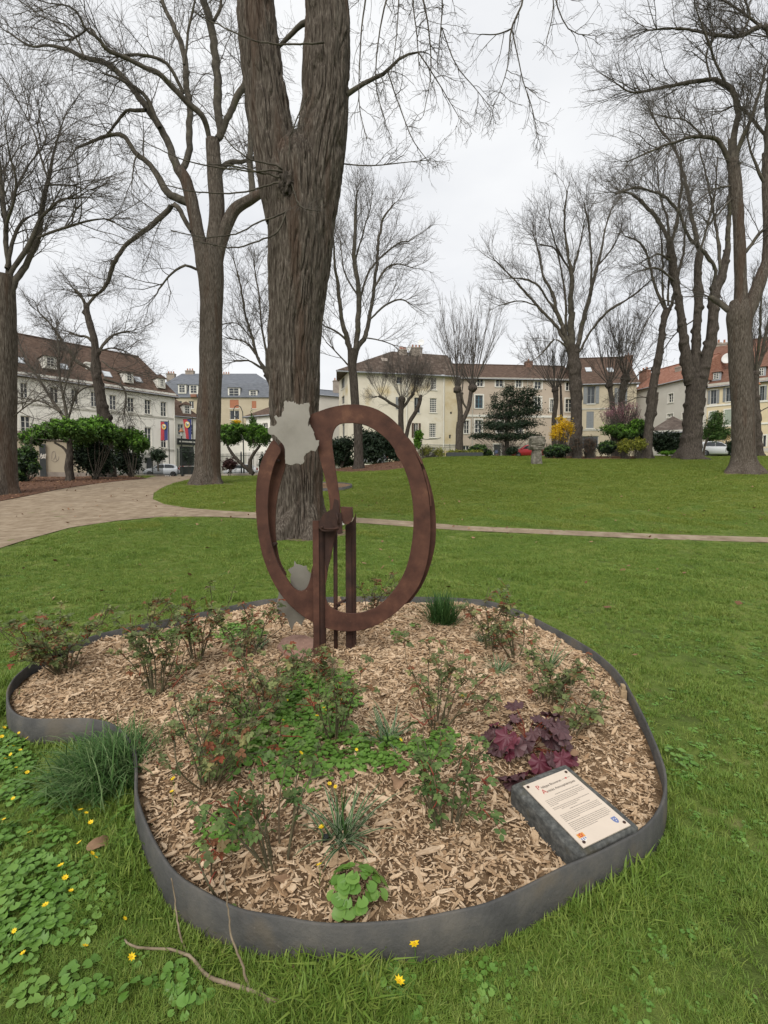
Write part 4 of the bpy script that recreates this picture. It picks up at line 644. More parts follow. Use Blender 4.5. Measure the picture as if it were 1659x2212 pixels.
tree('stout smooth trunk on the lawn near the right edge', (1606, 1022), [[(1606, 1019, 62), (1606, 995, 48), (1606, 962, 42), (1605, 874, 41), (1600, 786, 42), (1598, 720, 42), (1596, 680, 44), (1598, 650, 36)], [(1596, 690, 28), (1600, 640, 24), (1600, 601, 22), (1598, 540, 21), (1595, 478, 20), (1588, 392, 22), (1582, 345, 20)], [(1604, 700, 28), (1620, 663, 27), (1644, 601, 24), (1657, 564, 21), (1660, 500, 18), (1656, 430, 16), (1655, 330, 14)]],
     [[(1582, 350, 14), (1584, 320, 13), (1588, 282, 12), (1595, 245, 11), (1588, 210, 10), (1570, 185, 9), (1535, 170, 8), (1455, 185, 6), (1370, 200, 4), (1330, 180, 2)], [(1575, 350, 9), (1565, 325, 9), (1545, 300, 8), (1520, 295, 7), (1480, 300, 6), (1420, 320, 4), (1355, 350, 2)], [(1655, 335, 13), (1662, 200, 13), (1668, 90, 12), (1650, 55, 11), (1600, 75, 8), (1550, 75, 6), (1470, 62, 4), (1395, 65, 2)], [(1590, 665, 13), (1573, 672, 12), (1546, 648, 11), (1530, 640, 8)], [(1586, 350, 10), (1600, 310, 9), (1620, 260, 7), (1640, 200, 5), (1655, 140, 3)], [(1655, 400, 7), (1640, 372, 6), (1622, 330, 4), (1612, 280, 3)], [(1570, 185, 5), (1540, 120, 4), (1520, 60, 3), (1500, 10, 2)], [(1600, 75, 5), (1620, 30, 4), (1600, -20, 3)], [(1535, 172, 4), (1525, 120, 3), (1540, 90, 2)], [(1610, 545, 7), (1640, 505, 6), (1658, 490, 4)], [(1520, 296, 4), (1480, 260, 3), (1440, 255, 2)], [(1650, 60, 5), (1580, 10, 4), (1520, -20, 3)], [(1580, 430, 4), (1545, 470, 3), (1520, 500, 2)], [(1585, 400, 4), (1540, 410, 3), (1500, 440, 2)], [(1660, 300, 6), (1600, 230, 5), (1560, 240, 3)]], 141,
     n1=240, n2=8, n3=4, L1=3.0, L2=1.4, L3=0.65, rmin=.0045, wig=0.12, up=.04, sides=40, m=m_barkn, hang=.02)
tree('dark pollard half hidden behind the stout trunk at the right edge', (1642, 990), [[(1642, 988, 17), (1638, 962, 15), (1633, 874, 13), (1631, 830, 13), (1631, 812, 15)]], [[(1632, 815, 7), (1645, 770, 6), (1659, 700, 5), (1680, 620, 4)], [(1630, 812, 6), (1624, 751, 5), (1623, 690, 4), (1628, 600, 3)], [(1632, 812, 5), (1640, 740, 4), (1644, 660, 3), (1650, 580, 2)], [(1640, 890, 2.5), (1659, 880, 2), (1680, 870, 2)]], 151, depth=42, n1=50, n2=6, n3=3, L1=2, L2=1, L3=.6, rmin=.007, wig=.1, up=.1, knob=.14, pollard=[(1631, 808, 17, 12, 9, .45, .4)])
tree('bare pollard peeping out between the two big trunks', (600, 1005), [[(600, 1005, 20), (598, 900, 18), (592, 840, 18), (584, 815, 20), (577, 806, 20)]], [[(577, 806, 9), (568, 795, 8), (555, 770, 6), (545, 730, 5), (530, 680, 4), (520, 620, 3), (505, 560, 2)], [(578, 803, 6), (575, 760, 5), (565, 700, 4), (560, 640, 3), (548, 570, 2)], [(580, 805, 6), (590, 740, 5), (590, 650, 4)], [(570, 798, 4), (540, 780, 3), (505, 780, 2)], [(560, 775, 4), (530, 740, 3), (490, 730, 2)], [(550, 740, 3), (515, 700, 2), (480, 700, 2)]], 161, depth=33, n1=80, n2=7, n3=4, L1=3.0, L2=1.5, L3=0.7, rmin=.006, wig=.12, up=.05, knob=.12)
# ------------------------------------------------------------------ buildings: real facades with openings, frames, panes, roofs
class Facade:
    """an upright wall from A to B as seen from the park; local x runs along it, y points into the house"""
    def __init__(s, uA, yA, uB, yB, name, label, cat='building', group=None, parent=None):
        s.A = U(uA, 1000, yA)[:2]; s.B = U(uB, 1000, yB)[:2]; d = s.B - s.A; s.L = float(np.hypot(*d)); s.a = math.atan2(d[1], d[0])
        s.z0 = float(min(terr(*s.A), terr(*s.B))) - .4; s.ex = d / s.L; s.ey = np.array([-s.ex[1], s.ex[0]])
        s.root = thing(name, label, cat, (s.A[0], s.A[1], s.z0), s.a, group) if parent is None else parent
        s.sub = parent is not None
    def loc(s, u, v, dy=0.0):
        """picture point -> (s, z) on the wall plane (or a plane dy behind it)"""
        d = ray(u, v); n = s.ey; A = s.A + n * dy; k = (A @ n) / (d[:2] @ n); p = np.array([0, 0, EYE]) + d * k
        return float((p[:2] - A) @ s.ex), float(p[2] - s.z0)
    def rect(s, u0, v0, u1, v1):
        a = s.loc(u0, v0); b = s.loc(u1, v1); c = s.loc((u0 + u1) / 2, v0); e = s.loc((u0 + u1) / 2, v1); return (a[0], b[0], e[1], c[1])
def wall(fc, z1, D, rects, m, name='wall', s0=0.0, s1=None, z0=0.0, reveal=.2, gables=None, boxed=True):
    s1 = fc.L if s1 is None else s1; rects = [r for r in rects if r[1] > s0 + .02 and r[0] < s1 - .02]; xs = sorted({s0, s1} | {min(max(r[0], s0), s1) for r in rects} | {min(max(r[1], s0), s1) for r in rects}); zs = sorted({z0, z1} | {max(r[2], z0) for r in rects} | {min(r[3], z1) for r in rects}); mb = MB()
    for i in range(len(xs) - 1):
        for j in range(len(zs) - 1):
            cx_, cz_ = (xs[i] + xs[i + 1]) / 2, (zs[j] + zs[j + 1]) / 2
            if any(r[0] < cx_ < r[1] and r[2] < cz_ < r[3] for r in rects): continue
            mb.add([(xs[i], 0, zs[j]), (xs[i + 1], 0, zs[j]), (xs[i + 1], 0, zs[j + 1]), (xs[i], 0, zs[j + 1])], [(0, 1, 2, 3)])
    for a, b, c, d in rects:
        c = max(c, z0); d = min(d, z1)
        mb.add([(a, 0, c), (b, 0, c), (b, 0, d), (a, 0, d), (a, reveal, c), (b, reveal, c), (b, reveal, d), (a, reveal, d)], [(0, 4, 5, 1), (1, 5, 6, 2), (2, 6, 7, 3), (3, 7, 4, 0)])
    if boxed:
        mb.add([(s0, 0, z0), (s0, D, z0), (s0, D, z1), (s0, 0, z1)], [(0, 3, 2, 1)]); mb.add([(s1, 0, z0), (s1, D, z0), (s1, D, z1), (s1, 0, z1)], [(0, 1, 2, 3)]); mb.add([(s0, D, z0), (s1, D, z0), (s1, D, z1), (s0, D, z1)], [(0, 3, 2, 1)])
        mb.add([(s0, .25, z1 - .02), (s1, .25, z1 - .02), (s1, D, z1 - .02), (s0, D, z1 - .02)], [(0, 1, 2, 3)])
    if gables:
        for sx, zr in gables: mb.add([(sx, 0, z1), (sx, D, z1), (sx, D / 2, zr)], [(0, 1, 2)])
    return mb.build(name, m, fc.root)
def window(fc, r, style='casement', fm=None, sill=True, reveal=.14, shutters=None, surround=None, cols=2, rowsn=3, ly=0.0, parent=None):
    a, b, c, d = r; w, h = b - a, d - c; t = min(.075, w * .09); fm = fm or m_trim; y = ly + reveal; par = parent or fc.root; mb = MB()
    mb.box(a, a + t, y, y + .06, c, d); mb.box(b - t, b, y, y + .06, c, d); mb.box(a + t, b - t, y, y + .06, d - t, d); mb.box(a + t, b - t, y, y + .06, c, c + t)
    if style in ('casement', 'lattice'):
        for k in range(1, cols): x = a + w * k / cols; q = t * (.75 if k * 2 == cols and style == 'casement' else .38); mb.box(x - q, x + q, y + .005, y + .05, c + t, d - t)
        for k in range(1, rowsn): z = c + h * k / rowsn; mb.box(a + t, b - t, y + .012, y + .045, z - t * .3, z + t * .3)
    o = mb.build('window', fm, par)
    MB().box(a + t * .5, b - t * .5, y + .03, y + .04, c + t * .5, d - t * .5).build('pane', m_glass, o if par is fc.root else par)
    if sill and par is fc.root: MB().box(a - .1, b + .1, ly - .09, ly + .1, c - .11, c - .002).build('sill', m_trim, o)
    if surround:
        sw = surround; mb = MB(); mb.box(a - sw, a - .002, ly - .025, ly + .01, c - .002, d + sw); mb.box(b + .002, b + sw, ly - .025, ly + .01, c - .002, d + sw); mb.box(a - .002, b + .002, ly - .025, ly + .01, d + .002, d + sw); mb.build('surround', m_trim, o)
    if shutters:
        sm_, mode = shutters; n = 9
        spans = {'open': [(a - w * .52, a - .03), (b + .03, b + w * .52)], 'closed': [(a + .01, (a + b) / 2 - .01), ((a + b) / 2 + .01, b - .01)], 'left': [(a - w * .52, a - .03)], 'right': [(b + .03, b + w * .52)]}[mode]
        for x0, x1 in spans:
            mb = MB(); yy = (ly - .05) if mode != 'closed' else ly + .02; mb.box(x0, x1, yy, yy + .03, c, d)
            for k in range(n): z = c + h * (k + .3) / n; mb.box(x0 + .05, x1 - .05, yy - .014, yy - .001, z, z + h * .06)
            mb.build('shutter', sm_, o)
    return o
def roof(fc, s0, s1, ze, zr, D, m, over=.35, hipL=0.0, hipR=0.0, name='roof', yr=None):
    yr = D / 2 if yr is None else yr; k = (zr - ze) / yr; e = ze - over * k; mb = MB(); a, b = (s0 - over, s1 + over)
    P = [(a, -over, e), (b, -over, e), (b, D + over, e), (a, D + over, e), (a + hipL, yr, zr), (b - hipR, yr, zr)]
    Q = [(x, y, z - .16) for x, y, z in P[:4]]
    mb.add(P + Q, [(0, 1, 5, 4), (2, 3, 4, 5), (1, 2, 5), (3, 0, 4), (0, 6, 7, 1), (1, 7, 8, 2), (2, 8, 9, 3), (3, 9, 6, 0), (6, 9, 8, 7)])
    o = mb.build(name, m, fc.root); MB().tube([(a + hipL, yr, zr + .02), (b - hipR, yr, zr + .02)], .11, 8).build('ridge', m, o); MB().tube([(a, -over - .05, e - .08), (b, -over - .05, e - .08)], .07, 8).build('gutter', m_zinc, o); return o
def chimney(fc, s, y, z0, z1, w, d, pots, m=None, par=None):
    o = MB().box(s - w / 2, s + w / 2, y - d / 2, y + d / 2, z0, z1).box(s - w / 2 - .06, s + w / 2 + .06, y - d / 2 - .06, y + d / 2 + .06, z1 - .22, z1 - .06).build('chimney', m or m_brick, par or fc.root)
    for k in range(pots): x = s + (k - (pots - 1) / 2) * w / max(pots, 1) * .9; MB().lathe((x, y, z1 + .001), [(.13, 0), (.11, .35), (.13, .42)], 10).build('chimney_pot', m_terra, o if par is None else par)
    return o
def dormer(fc, r, zbase, ydeep, par, wall_m=None, roof_m=None, y0=.25):
    a, b, c, d = r; g = .22
    o = MB().box(a - g, b + g, y0 + .02, y0 + ydeep, c - .2, d + .12).build('dormer', wall_m or m_trim, par)
    mb = MB(); zt = d + .12; mb.add([(a - g - .15, y0 - .2, zt), (b + g + .15, y0 - .2, zt), ((a + b) / 2, y0 + .35, zt + .55), (a - g - .15, y0 + ydeep, zt), (b + g + .15, y0 + ydeep, zt), ((a + b) / 2, y0 + ydeep, zt + .55)], [(0, 1, 2), (0, 2, 5, 3), (1, 4, 5, 2), (3, 5, 4), (0, 3, 4, 1)]); mb.build('dormer_roof', roof_m or m_rtile, o)
    t = .05; y = y0 - .02; mb = MB(); w = b - a
    for x in (a, (a + b) / 2 - t / 2, b - t): mb.box(x, x + t, y - .03, y + .035, c, d)
    for k in range(4): z = c + (d - c - t) * k / 3; mb.box(a, b, y - .02, y + .03, z, z + t)
    mb.build('dormer_window', m_trim, o); MB().box(a, b, y + .005, y + .012, c, d).build('dormer_pane', m_glass, o); return o

def c2(x, y): return .3684 * x, 669.4 + .3684 * y
def cc(f, r): a = f(r[0], r[1]); b = f(r[2], r[3]); return (*a, *b)
# --- long ivory house at the left
def yl(u): return 60 * 216.7 / (267 - .1547 * (u - 55))
fa = Facade(-70, yl(-70), 380, 60, 'long_house', 'long ivory three storey house with brown tiled roof at the left')
W = [(118, 428, 165, 515), (292, 452, 345, 545), (418, 465, 462, 552), (533, 480, 572, 566), (642, 500, 684, 585), (748, 514, 788, 597), (848, 527, 886, 610), (942, 540, 978, 624), (120, 622, 180, 722), (290, 637, 346, 738), (402, 650, 446, 748), (520, 660, 560, 758), (645, 670, 688, 772), (750, 679, 793, 788), (848, 690, 890, 802), (943, 699, 978, 808), (-60, 404, -10, 492), (-60, 600, -10, 700), (20, 414, 70, 502), (20, 610, 75, 710)]
rs = [fa.rect(*cc(c2, r)) for r in W]; gar = fa.rect(*cc(c2, (856, 866, 902, 960))); ze = fa.loc(379, 851)[1]
wall(fa, ze, 11.5, rs + [gar], m_ivory)
for r in rs: window(fa, r, 'casement', cols=2, rowsn=3, surround=.16, reveal=.16)
window(fa, gar, 'plain', m_stone, sill=False)
for v_ in (824, 640): z = fa.loc(379, 669.4 + .3684 * v_)[1]; MB().box(0, fa.L, -.06, .01, z - .09, z + .09).build('string_course', m_stone, fa.root)
MB().box(-.1, fa.L + .1, -.28, .02, ze - .30, ze - .02).build('cornice', m_trim, fa.root)
MB().tube([(fa.L - .12, -.1, 0), (fa.L - .12, -.1, ze - .3)], .07, 8).build('drain_pipe', m_trim, fa.root)
zr = fa.loc(343, 779, 5.75)[1]; ro = roof(fa, 0, fa.L, ze, zr, 11.5, m_rtile, over=.4, hipR=2.2)
kk = (zr - ze) / 5.75
for r in ((268, 262, 330, 335), (742, 355, 782, 420), (938, 392, 970, 452)):
    q = fa.rect(*cc(c2, r)); dormer(fa, (q[0] + .1, q[1] - .1, q[2] + .1, q[3] - .25), 0, 2.2, ro)
for x, y in ((125, 290), (385, 328), (640, 374), (820, 406)):
    s_, z_ = fa.loc(*c2(x, y), .9); yq = (z_ - ze) / kk; ang = math.atan(kk); o = MB().box(-.42, .42, -.55, .55, -.04, .09).build('skylight_frame', m_zinc, ro); o.location = (s_, yq, z_); o.rotation_euler = (ang, 0, 0)
    o2 = MB().box(-.34, .34, -.46, .46, .091, .098).build('skylight_pane', mat('pale_glass', [(0, (.42, .45, .48)), (1, (.55, .58, .6))], rough=.1, spec=.6) if 'pale_glass' not in MATS else MATS['pale_glass'], ro); o2.location = o.location; o2.rotation_euler = o.rotation_euler
chimney(fa, fa.loc(*c2(525, 330), 2)[0], 2.2, ze + .5, fa.loc(*c2(525, 308), 2)[1], .8, .6, 0, m_trim)
# --- grey mansard block far behind
def c6(x, y): return 291 + .18246 * x, 756.7 + .18246 * y
fb = Facade(352, 92, 584, 92, 'mansard_block', 'beige block with slate mansard roof and dormers behind the tall left tree')
zb1 = fb.loc(*c6(800, 560))[1]; W = [(1125, 585, 1232, 685), (1385, 600, 1440, 690), (1125, 712, 1238, 820), (1515, 860, 1590, 950), (640, 600, 700, 690), (480, 600, 560, 690), (1130, 850, 1230, 930), (820, 600, 900, 690)]
rs = [fb.rect(*cc(c6, r)) for r in W]; wall(fb, zb1, 12, rs, m_tan)
for i, r in enumerate(rs): window(fb, r, 'casement' if i not in (0, 1) else 'plain', m_trim, cols=2, rowsn=1)
for i in (0, 1): a, b, c, d = rs[i]; MB().box(a + .02, b - .02, .02, .10, c, d).build('orange_blind', m_terra, fb.root)
ztop = fb.loc(*c6(700, 375))[1]; zrg = fb.loc(*c6(700, 262), 5)[1]
mb = MB(); L = fb.L; mb.add([(-.3, -.3, zb1), (L + .3, -.3, zb1), (L + .3, 12.3, zb1), (-.3, 12.3, zb1), (0, 1.2, ztop), (L, 1.2, ztop), (L, 11, ztop), (0, 11, ztop), (1.5, 6, zrg), (L - 4, 6, zrg)], [(0, 1, 5, 4), (1, 2, 6, 5), (2, 3, 7, 6), (3, 0, 4, 7), (4, 5, 9, 8), (6, 7, 8, 9), (5, 6, 9), (7, 4, 8), (0, 3, 2, 1)]); mro = mb.build('roof', m_slate, fb.root)
for r in ((528, 412, 598, 500), (662, 418, 738, 508), (1118, 450, 1235, 545), (1370, 480, 1440, 550), (820, 420, 900, 510)): q = fb.rect(*cc(c6, r)); dormer(fb, q, 0, 2.0, mro, m_trim, m_slate, y0=-.1)
for x, y0_, y1_ in ((655, 290, 242), (1085, 320, 282), (432, 300, 276)): s_, z_ = fb.loc(*c6(x, y1_), 6); chimney(fb, s_, 6, z_ - 3, z_, 1.6, .8, 3, m_stack, mro)
MB().box(*[fb.loc(*c6(675, 540))[0], fb.loc(*c6(742, 540))[0]], -.6, -.32, fb.loc(*c6(700, 560))[1], fb.loc(*c6(700, 525))[1]).build('flower_box', m_otile, fb.root)
# --- small brown-roofed house between them, and shop front below
fd = Facade(381, 66, 432, 68, 'gabled_cottage', 'small house with brown tiled roof and one dormer beside the long house')
zd = fd.loc(*c6(600, 765))[1]; rs = [fd.rect(*cc(c6, (510, 875, 575, 1000))), fd.rect(*cc(c6, (640, 880, 690, 1000)))]
wall(fd, zd, 9, rs, m_ivory)
for r in rs: window(fd, r, 'casement', cols=2, rowsn=3, surround=.12)
zdr = fd.loc(*c6(530, 500), 4.5)[1]; rd = roof(fd, 0, fd.L, zd, zdr, 9, m_rtile, over=.3, hipR=3.6); dormer(fd, fd.rect(*cc(c6, (598, 655, 655, 745))), 0, 2, rd)
q = fd.rect(*cc(c6, (500, 1050, 715, 1120))); MB().box(q[0], q[1], -.35, -.01, q[2], q[3]).build('shop_fascia', m_iron, fd.root)
for k in range(4): x = q[0] + (q[1] - q[0]) * (k + .3) / 4.2; MB().box(x, x + .7, -.37, -.352, q[2] + .3, q[2] + .5).build('fascia_letter_band', m_trim, fd.root)
q = fd.rect(*cc(c6, (530, 1140, 700, 1400))); MB().box(q[0], q[1], -.03, .0 - .004, 0, q[3]).build('shop_door', m_door, fd.root)
# --- low cream house right of the tall left tree
fe = Facade(533, 62, 592, 60, 'low_cream_house', 'low cream house with brown roof left of the big trunk')
zE = fe.loc(*c6(1400, 765))[1]; rs = [fe.rect(*cc(c6, (1515, 860, 1575, 960)))]; wall(fe, zE, 8, rs, m_ivory)
for r in rs: window(fe, r, 'casement', cols=2, rowsn=2)
roof(fe, 0, fe.L, zE, fe.loc(*c6(1530, 630), 4)[1], 8, m_rtile, over=.3, hipL=3.2)
fe2 = Facade(470, 70, 536, 70, 'cream_annexe', 'plain cream wall of a low annexe behind the hooked lamp post'); wall(fe2, fe2.loc(500, 930)[1], 5, [], m_ivory)
# --- white gabled houses seen left of the cream house
def c7(x, y): return 727.6 + .1579 * x, 727.6 + .1579 * y
fg = Facade(688, 84, 742, 86, 'white_gabled_house', 'white house with small chimney seen between trunk and cream house'); zg = fg.loc(700, 852)[1]; wall(fg, zg, 9, [], m_greyw); rg = roof(fg, 0, fg.L, zg, fg.loc(700, 843, 4.5)[1], 9, m_slate, hipL=1)
s_, z_ = fg.loc(726, 822, 3); chimney(fg, s_, 3, zg - 1, z_, 1.0, .7, 2, m_stack)
fh = Facade(684, 74, 716, 75, 'low_gable', 'low white gable with red tiles just right of the big trunk'); zh = fh.loc(700, 915)[1]; wall(fh, zh, 6, [], m_trim); roof(fh, 0, fh.L, zh, fh.loc(700, 893, 3)[1], 6, m_otile)

# --- cream corner house in the centre
yc0, yc1 = 68.0, 71.0
fc_ = Facade(752, yc0, 988, yc1, 'cream_corner_house', 'large cream rendered house with mossy pantiles and barred windows, centre')
W = dict(lattice=[(1280, 550, 1365, 725), (1272, 840, 1365, 1035), (1265, 1185, 1358, 1375), (1255, 1510, 1350, 1690)], dark=[(1060, 548, 1132, 650), (1060, 830, 1138, 1040), (820, 548, 890, 640)], brown=[(1055, 1180, 1115, 1380)], white=[(838, 826, 900, 992)], hole=[(1550, 1025, 1574, 1056), (1535, 1340, 1560, 1390)])
R_ = {k: [fc_.rect(*cc(c7, r)) for r in v] for k, v in W.items()}; zc = fc_.loc(*c7(800, 500))[1]
wall(fc_, zc, 12, sum(R_.values(), []), m_cream)
for r in R_['lattice']: window(fc_, r, 'lattice', cols=4, rowsn=7, surround=None, reveal=.1)
for r in R_['dark']: window(fc_, r, 'casement', m_shutg, cols=2, rowsn=2)
for r in R_['brown']: window(fc_, r, 'casement', cols=2, rowsn=1, shutters=(m_shutb, 'open'))
for r in R_['white']: window(fc_, r, 'casement', cols=2, rowsn=3, shutters=(m_shutg, 'left'))
for r in R_['hole']: MB().box(r[0], r[1], .15, .18, r[2], r[3]).build('vent_hole', m_door, fc_.root)
zb = fc_.loc(*c7(1300, 1475))[1]; MB().box(0, fc_.L, -.05, .01, zb - .06, zb + .06).build('plinth_band', m_stone, fc_.root)
MB().box(0, fc_.L, -.2, .02, zc - .25, zc - .03).build('cornice', m_trim, fc_.root)
for x in (1460, 955): s_ = fc_.loc(*c7(x, 900))[0]; MB().tube([(s_, -.1, 0), (s_, -.1, zc - .25)], .075, 8).build('drain_pipe', m_trim, fc_.root)
q = fc_.rect(*cc(c7, (1480, 560, 1648, 1468))); hs = [(max(r[0], q[0]), min(r[1], q[1]), r[2], r[3]) for r in R_['hole']]; fo_ = [x for x in hs]
m_patch = mat('old_yellow_render', [(0, (.44, .34, .19)), (.45, (.56, .48, .33)), (1, (.62, .56, .44))], scale=.45, detail=10, rough=.92, bump=.2, bscale=8, spec=.1)
po = wall(fc_, q[3], .02, R_['hole'], m_patch, name='old_render_panel', s0=q[0], s1=min(q[1], fc_.L - .02), z0=q[2], reveal=.003, boxed=False); po.location = (0, -.012, 0)
mb = MB(); P = [fc_.loc(*c7(x, y)) for x, y in ((1100, 1390), (1250, 1402), (1380, 1395), (1420, 1378))]; mb.tube([(a, -.03, b) for a, b in P], .03, 6); mb.build('cable', m_iron, fc_.root)
# canted corner wing at the left
fk = Facade(733, 73.5, 752, yc0, 'corner_wing', '', parent=None); bpy.data.objects.remove(fk.root)
ez = lambda v: v
kw = bpy.data.objects.new('corner_wing', None); col.objects.link(kw)
kme = []
rsk = [fk.rect(*cc(c7, r)) for r in ((62, 545, 105, 710), (65, 812, 104, 925), (70, 1190, 106, 1370))]
fk.root = kw; wall(fk, fk.loc(750, 806)[1], 3, rsk, m_cream, name='wing_wall', boxed=False)
for r in rsk: window(fk, r, 'casement', m_shutg, cols=2, rowsn=2)
kw.parent = fc_.root; kw.location = (float((fk.A - fc_.A) @ fc_.ex), float((fk.A - fc_.A) @ fc_.ey), fk.z0 - fc_.z0); kw.rotation_euler = (0, 0, fk.a - fc_.a)
# wings may not sit a level deeper: hang their pieces straight on the house
Mk = Matrix.Translation(kw.location) @ Matrix.Rotation(fk.a - fc_.a, 4, 'Z')
for o in list(kw.children): o.parent = fc_.root; o.matrix_local = Mk
bpy.data.objects.remove(kw)
# pantile roof: rows of curved tiles with real steps
zr0 = fc_.loc(846, 761, 5.5)[1]; zr1 = zr0 - .15
def hipx(t): return fc_.loc(846, 761, 5.5)[0]
ridge_s = hipx(0); over = .45; nr, nc = 22, 150; V = []; Q = []
e0 = (-1.6, -over, zc - .12); e1 = (fc_.L + .2, -over, zc - .12); r0 = (ridge_s, 5.5, zr0); r1 = (fc_.L + .2, 5.5, zr1)
hA = (fc_.loc(769, 781, 2.2)[0] - 2.0, 1.2, 0)
for i in range(nr):
    for half in (0, 1):
        t = (i + half) / nr; a = np.array(e0) * (1 - t) + np.array(r0) * t; b_ = np.array(e1) * (1 - t) + np.array(r1) * t; lift = .10 if half == 0 else .02
        for j in range(nc + 1):
            p = a * (1 - j / nc) + b_ * (j / nc); s_ = p[0]; w = .035 * math.sin(s_ * 2 * math.pi / .32); V.append((p[0], p[1] - lift * .5, p[2] + lift + w))
W_ = nc + 1
for i in range(2 * nr - 1):
    for j in range(nc): Q.append((i * W_ + j, i * W_ + j + 1, (i + 1) * W_ + j + 1, (i + 1) * W_ + j))
tl = link('roof_tiles', fmesh('roof_tiles', V, Q), m_gtile, fc_.root); tl['kind'] = 'stuff'
lw = (float((fk.A - fc_.A) @ fc_.ex) - .4, float((fk.A - fc_.A) @ fc_.ey) - .3, zc - .12)
MB().add([e0, lw, (lw[0] + 3, 11, zc - .12), r0, (fc_.L + .2, 5.5, zr1), (fc_.L + .2, 12.4, zc - .12), e1], [(0, 3, 1), (1, 3, 2), (2, 3, 4, 5), (0, 1, 2, 5, 6)]).build('roof', m_gtile, fc_.root)
MB().tube([r0, r1], .14, 8).build('ridge', m_gtile, fc_.root); MB().tube([e0, r0], .12, 8).build('hip_ridge', m_gtile, fc_.root); MB().tube([(e0[0], e0[1] - .1, e0[2] - .05), (e1[0], e1[1] - .1, e1[2] - .05)], .09, 8).build('gutter', m_zinc, fc_.root)
for x0, x1, yt, yb_, pots, mm in ((852, 955, 170, 300, 4, m_stack), (1012, 1163, 140, 320, 3, m_stack)):
    a, zt = fc_.loc(*c7(x0, yt), 5); b_, z_ = fc_.loc(*c7(x1, yb_), 5); chimney(fc_, (a + b_) / 2, 5.2, z_ - 1, zt, b_ - a, .9, pots, mm)
for x, y, r_ in ((985, 162, .36), (1152, 75, .48)):
    s_, z_ = fc_.loc(*c7(x, y), 4.2); mb = MB(); mb.lathe((0, 0, 0), [(.02, -.06), (r_ * .6, -.03), (r_, .06), (r_ * .97, .065), (r_ * .55, -.01), (.01, -.04)], 20); o = mb.build('satellite_dish', m_white, fc_.root, smooth=True); o.location = (s_, 4.2, z_); o.rotation_euler = (R(80), 0, R(-25))
    MB().tube([(s_, 4.3, z_), (s_ + .05, 4.5, z_ - 1.6)], .035, 6).build('dish_mast', m_zinc, fc_.root)
s_, z_ = fc_.loc(*c7(665, 305), 2.2); o = MB().box(-.45, .45, -.5, .5, .1, .2).build('skylight_frame', m_stack, fc_.root); o.location = (s_, (z_ - zc) / (zr0 - zc) * 5.5, z_); o.rotation_euler = (math.atan((zr0 - zc) / 5.5), 0, 0)
# --- pinkish terrace
def c8(x, y): return 960.5 + .17545 * x, 727.6 + .17545 * y
fp = Facade(988, 71.0, 1246, 72.5, 'pinkish_terrace', 'pinkish beige terrace house with brown roof behind the dark yew')
W = [(400, 515, 475, 610), (632, 520, 720, 615), (880, 530, 948, 618), (1110, 545, 1190, 640), (1495, 560, 1570, 660), (378, 720, 468, 878), (1110, 745, 1185, 905), (1302, 770, 1342, 922), (1490, 765, 1570, 925), (240, 1030, 300, 1190), (375, 1022, 455, 1180), (225, 1338, 300, 1500), (605, 1325, 690, 1520), (855, 1352, 940, 1470), (1285, 1325, 1350, 1400), (640, 1040, 720, 1180), (880, 1040, 960, 1180)]
rs = [fp.rect(*cc(c8, r)) for r in W]; zp = fp.loc(*c8(800, 505))[1]; wall(fp, zp, 11, rs, m_pink)
for i, r in enumerate(rs):
    if i == 12: window(fp, r, 'plain', m_stone, sill=False, surround=.15); MB().box(r[0] + .08, r[1] - .08, .10, .138, r[2], r[3] - .08).build('door', m_door, fp.root); s_, z_ = fp.loc(*c8(640, 1412)); MB().lathe((0, 0, 0), [(.26, 0), (.26, .01)], 10).build('door_sign', m_blu, fp.root).matrix_local = Matrix.Translation((s_, .09, z_)) @ Matrix.Rotation(R(90), 4, 'X'); MB().box(s_ - .1, s_ + .35, .08, .088, z_ - .55, z_ - .4).build('door_sign', m_otile, fp.root)
    else: window(fp, r, 'casement', m_blue if i == 5 else m_trim, cols=2, rowsn=2 if i < 5 else 3, surround=.2 if i not in (11, 13, 14) else None, sill=i not in (11, 13))
z_ = fp.loc(*c8(400, 972))[1]; MB().box(0, fp.L, -.09, .01, z_ - .16, z_ + .16).build('string_course', m_trim, fp.root)
MB().box(0, fp.L, -.25, .02, zp - .3, zp - .03).build('cornice', m_stone, fp.root); roof(fp, 0, fp.L, zp, fp.loc(*c8(800, 352), 5.5)[1], 11, m_rtile, over=.35)
for x in (340, 1010): s_ = fp.loc(*c8(x, 1000))[0]; MB().tube([(s_, -.1, 0), (s_, -.1, zp - .3)], .07, 8).build('drain_pipe', m_stone, fp.root)
s_, z_ = fp.loc(*c8(1042, 300), 5); chimney(fp, s_, 5.3, z_ - 2, z_, 1.1, .8, 1, m_brick)
# --- tan house with grey shutters
def c4(x, y): return 1135 + .3158 * x, 698.5 + .3158 * y
fq = Facade(1246, 68.5, 1371, 67.5, 'tan_house', 'tan house with steep brown roof and grey shutters behind the pink blossom')
W = [(425, 430, 475, 550), (632, 440, 672, 552), (418, 603, 466, 717), (632, 610, 672, 717), (385, 770, 500, 860)]
rs = [fq.rect(*cc(c4, r)) for r in W]; zq = fq.loc(*c4(550, 400))[1]; wall(fq, zq, 10, rs, m_tan)
for i, r in enumerate(rs): window(fq, r, 'casement' if i < 4 else 'plain', m_shutg if i == 0 else m_trim, cols=2, rowsn=2, shutters=(m_shutg, 'open' if i < 2 else 'closed') if i < 4 else None, sill=i < 4)
for y_ in (583, 728): z_ = fq.loc(*c4(550, y_))[1]; MB().box(0, fq.L, -.07, .01, z_ - .1, z_ + .1).build('string_course', m_stone, fq.root)
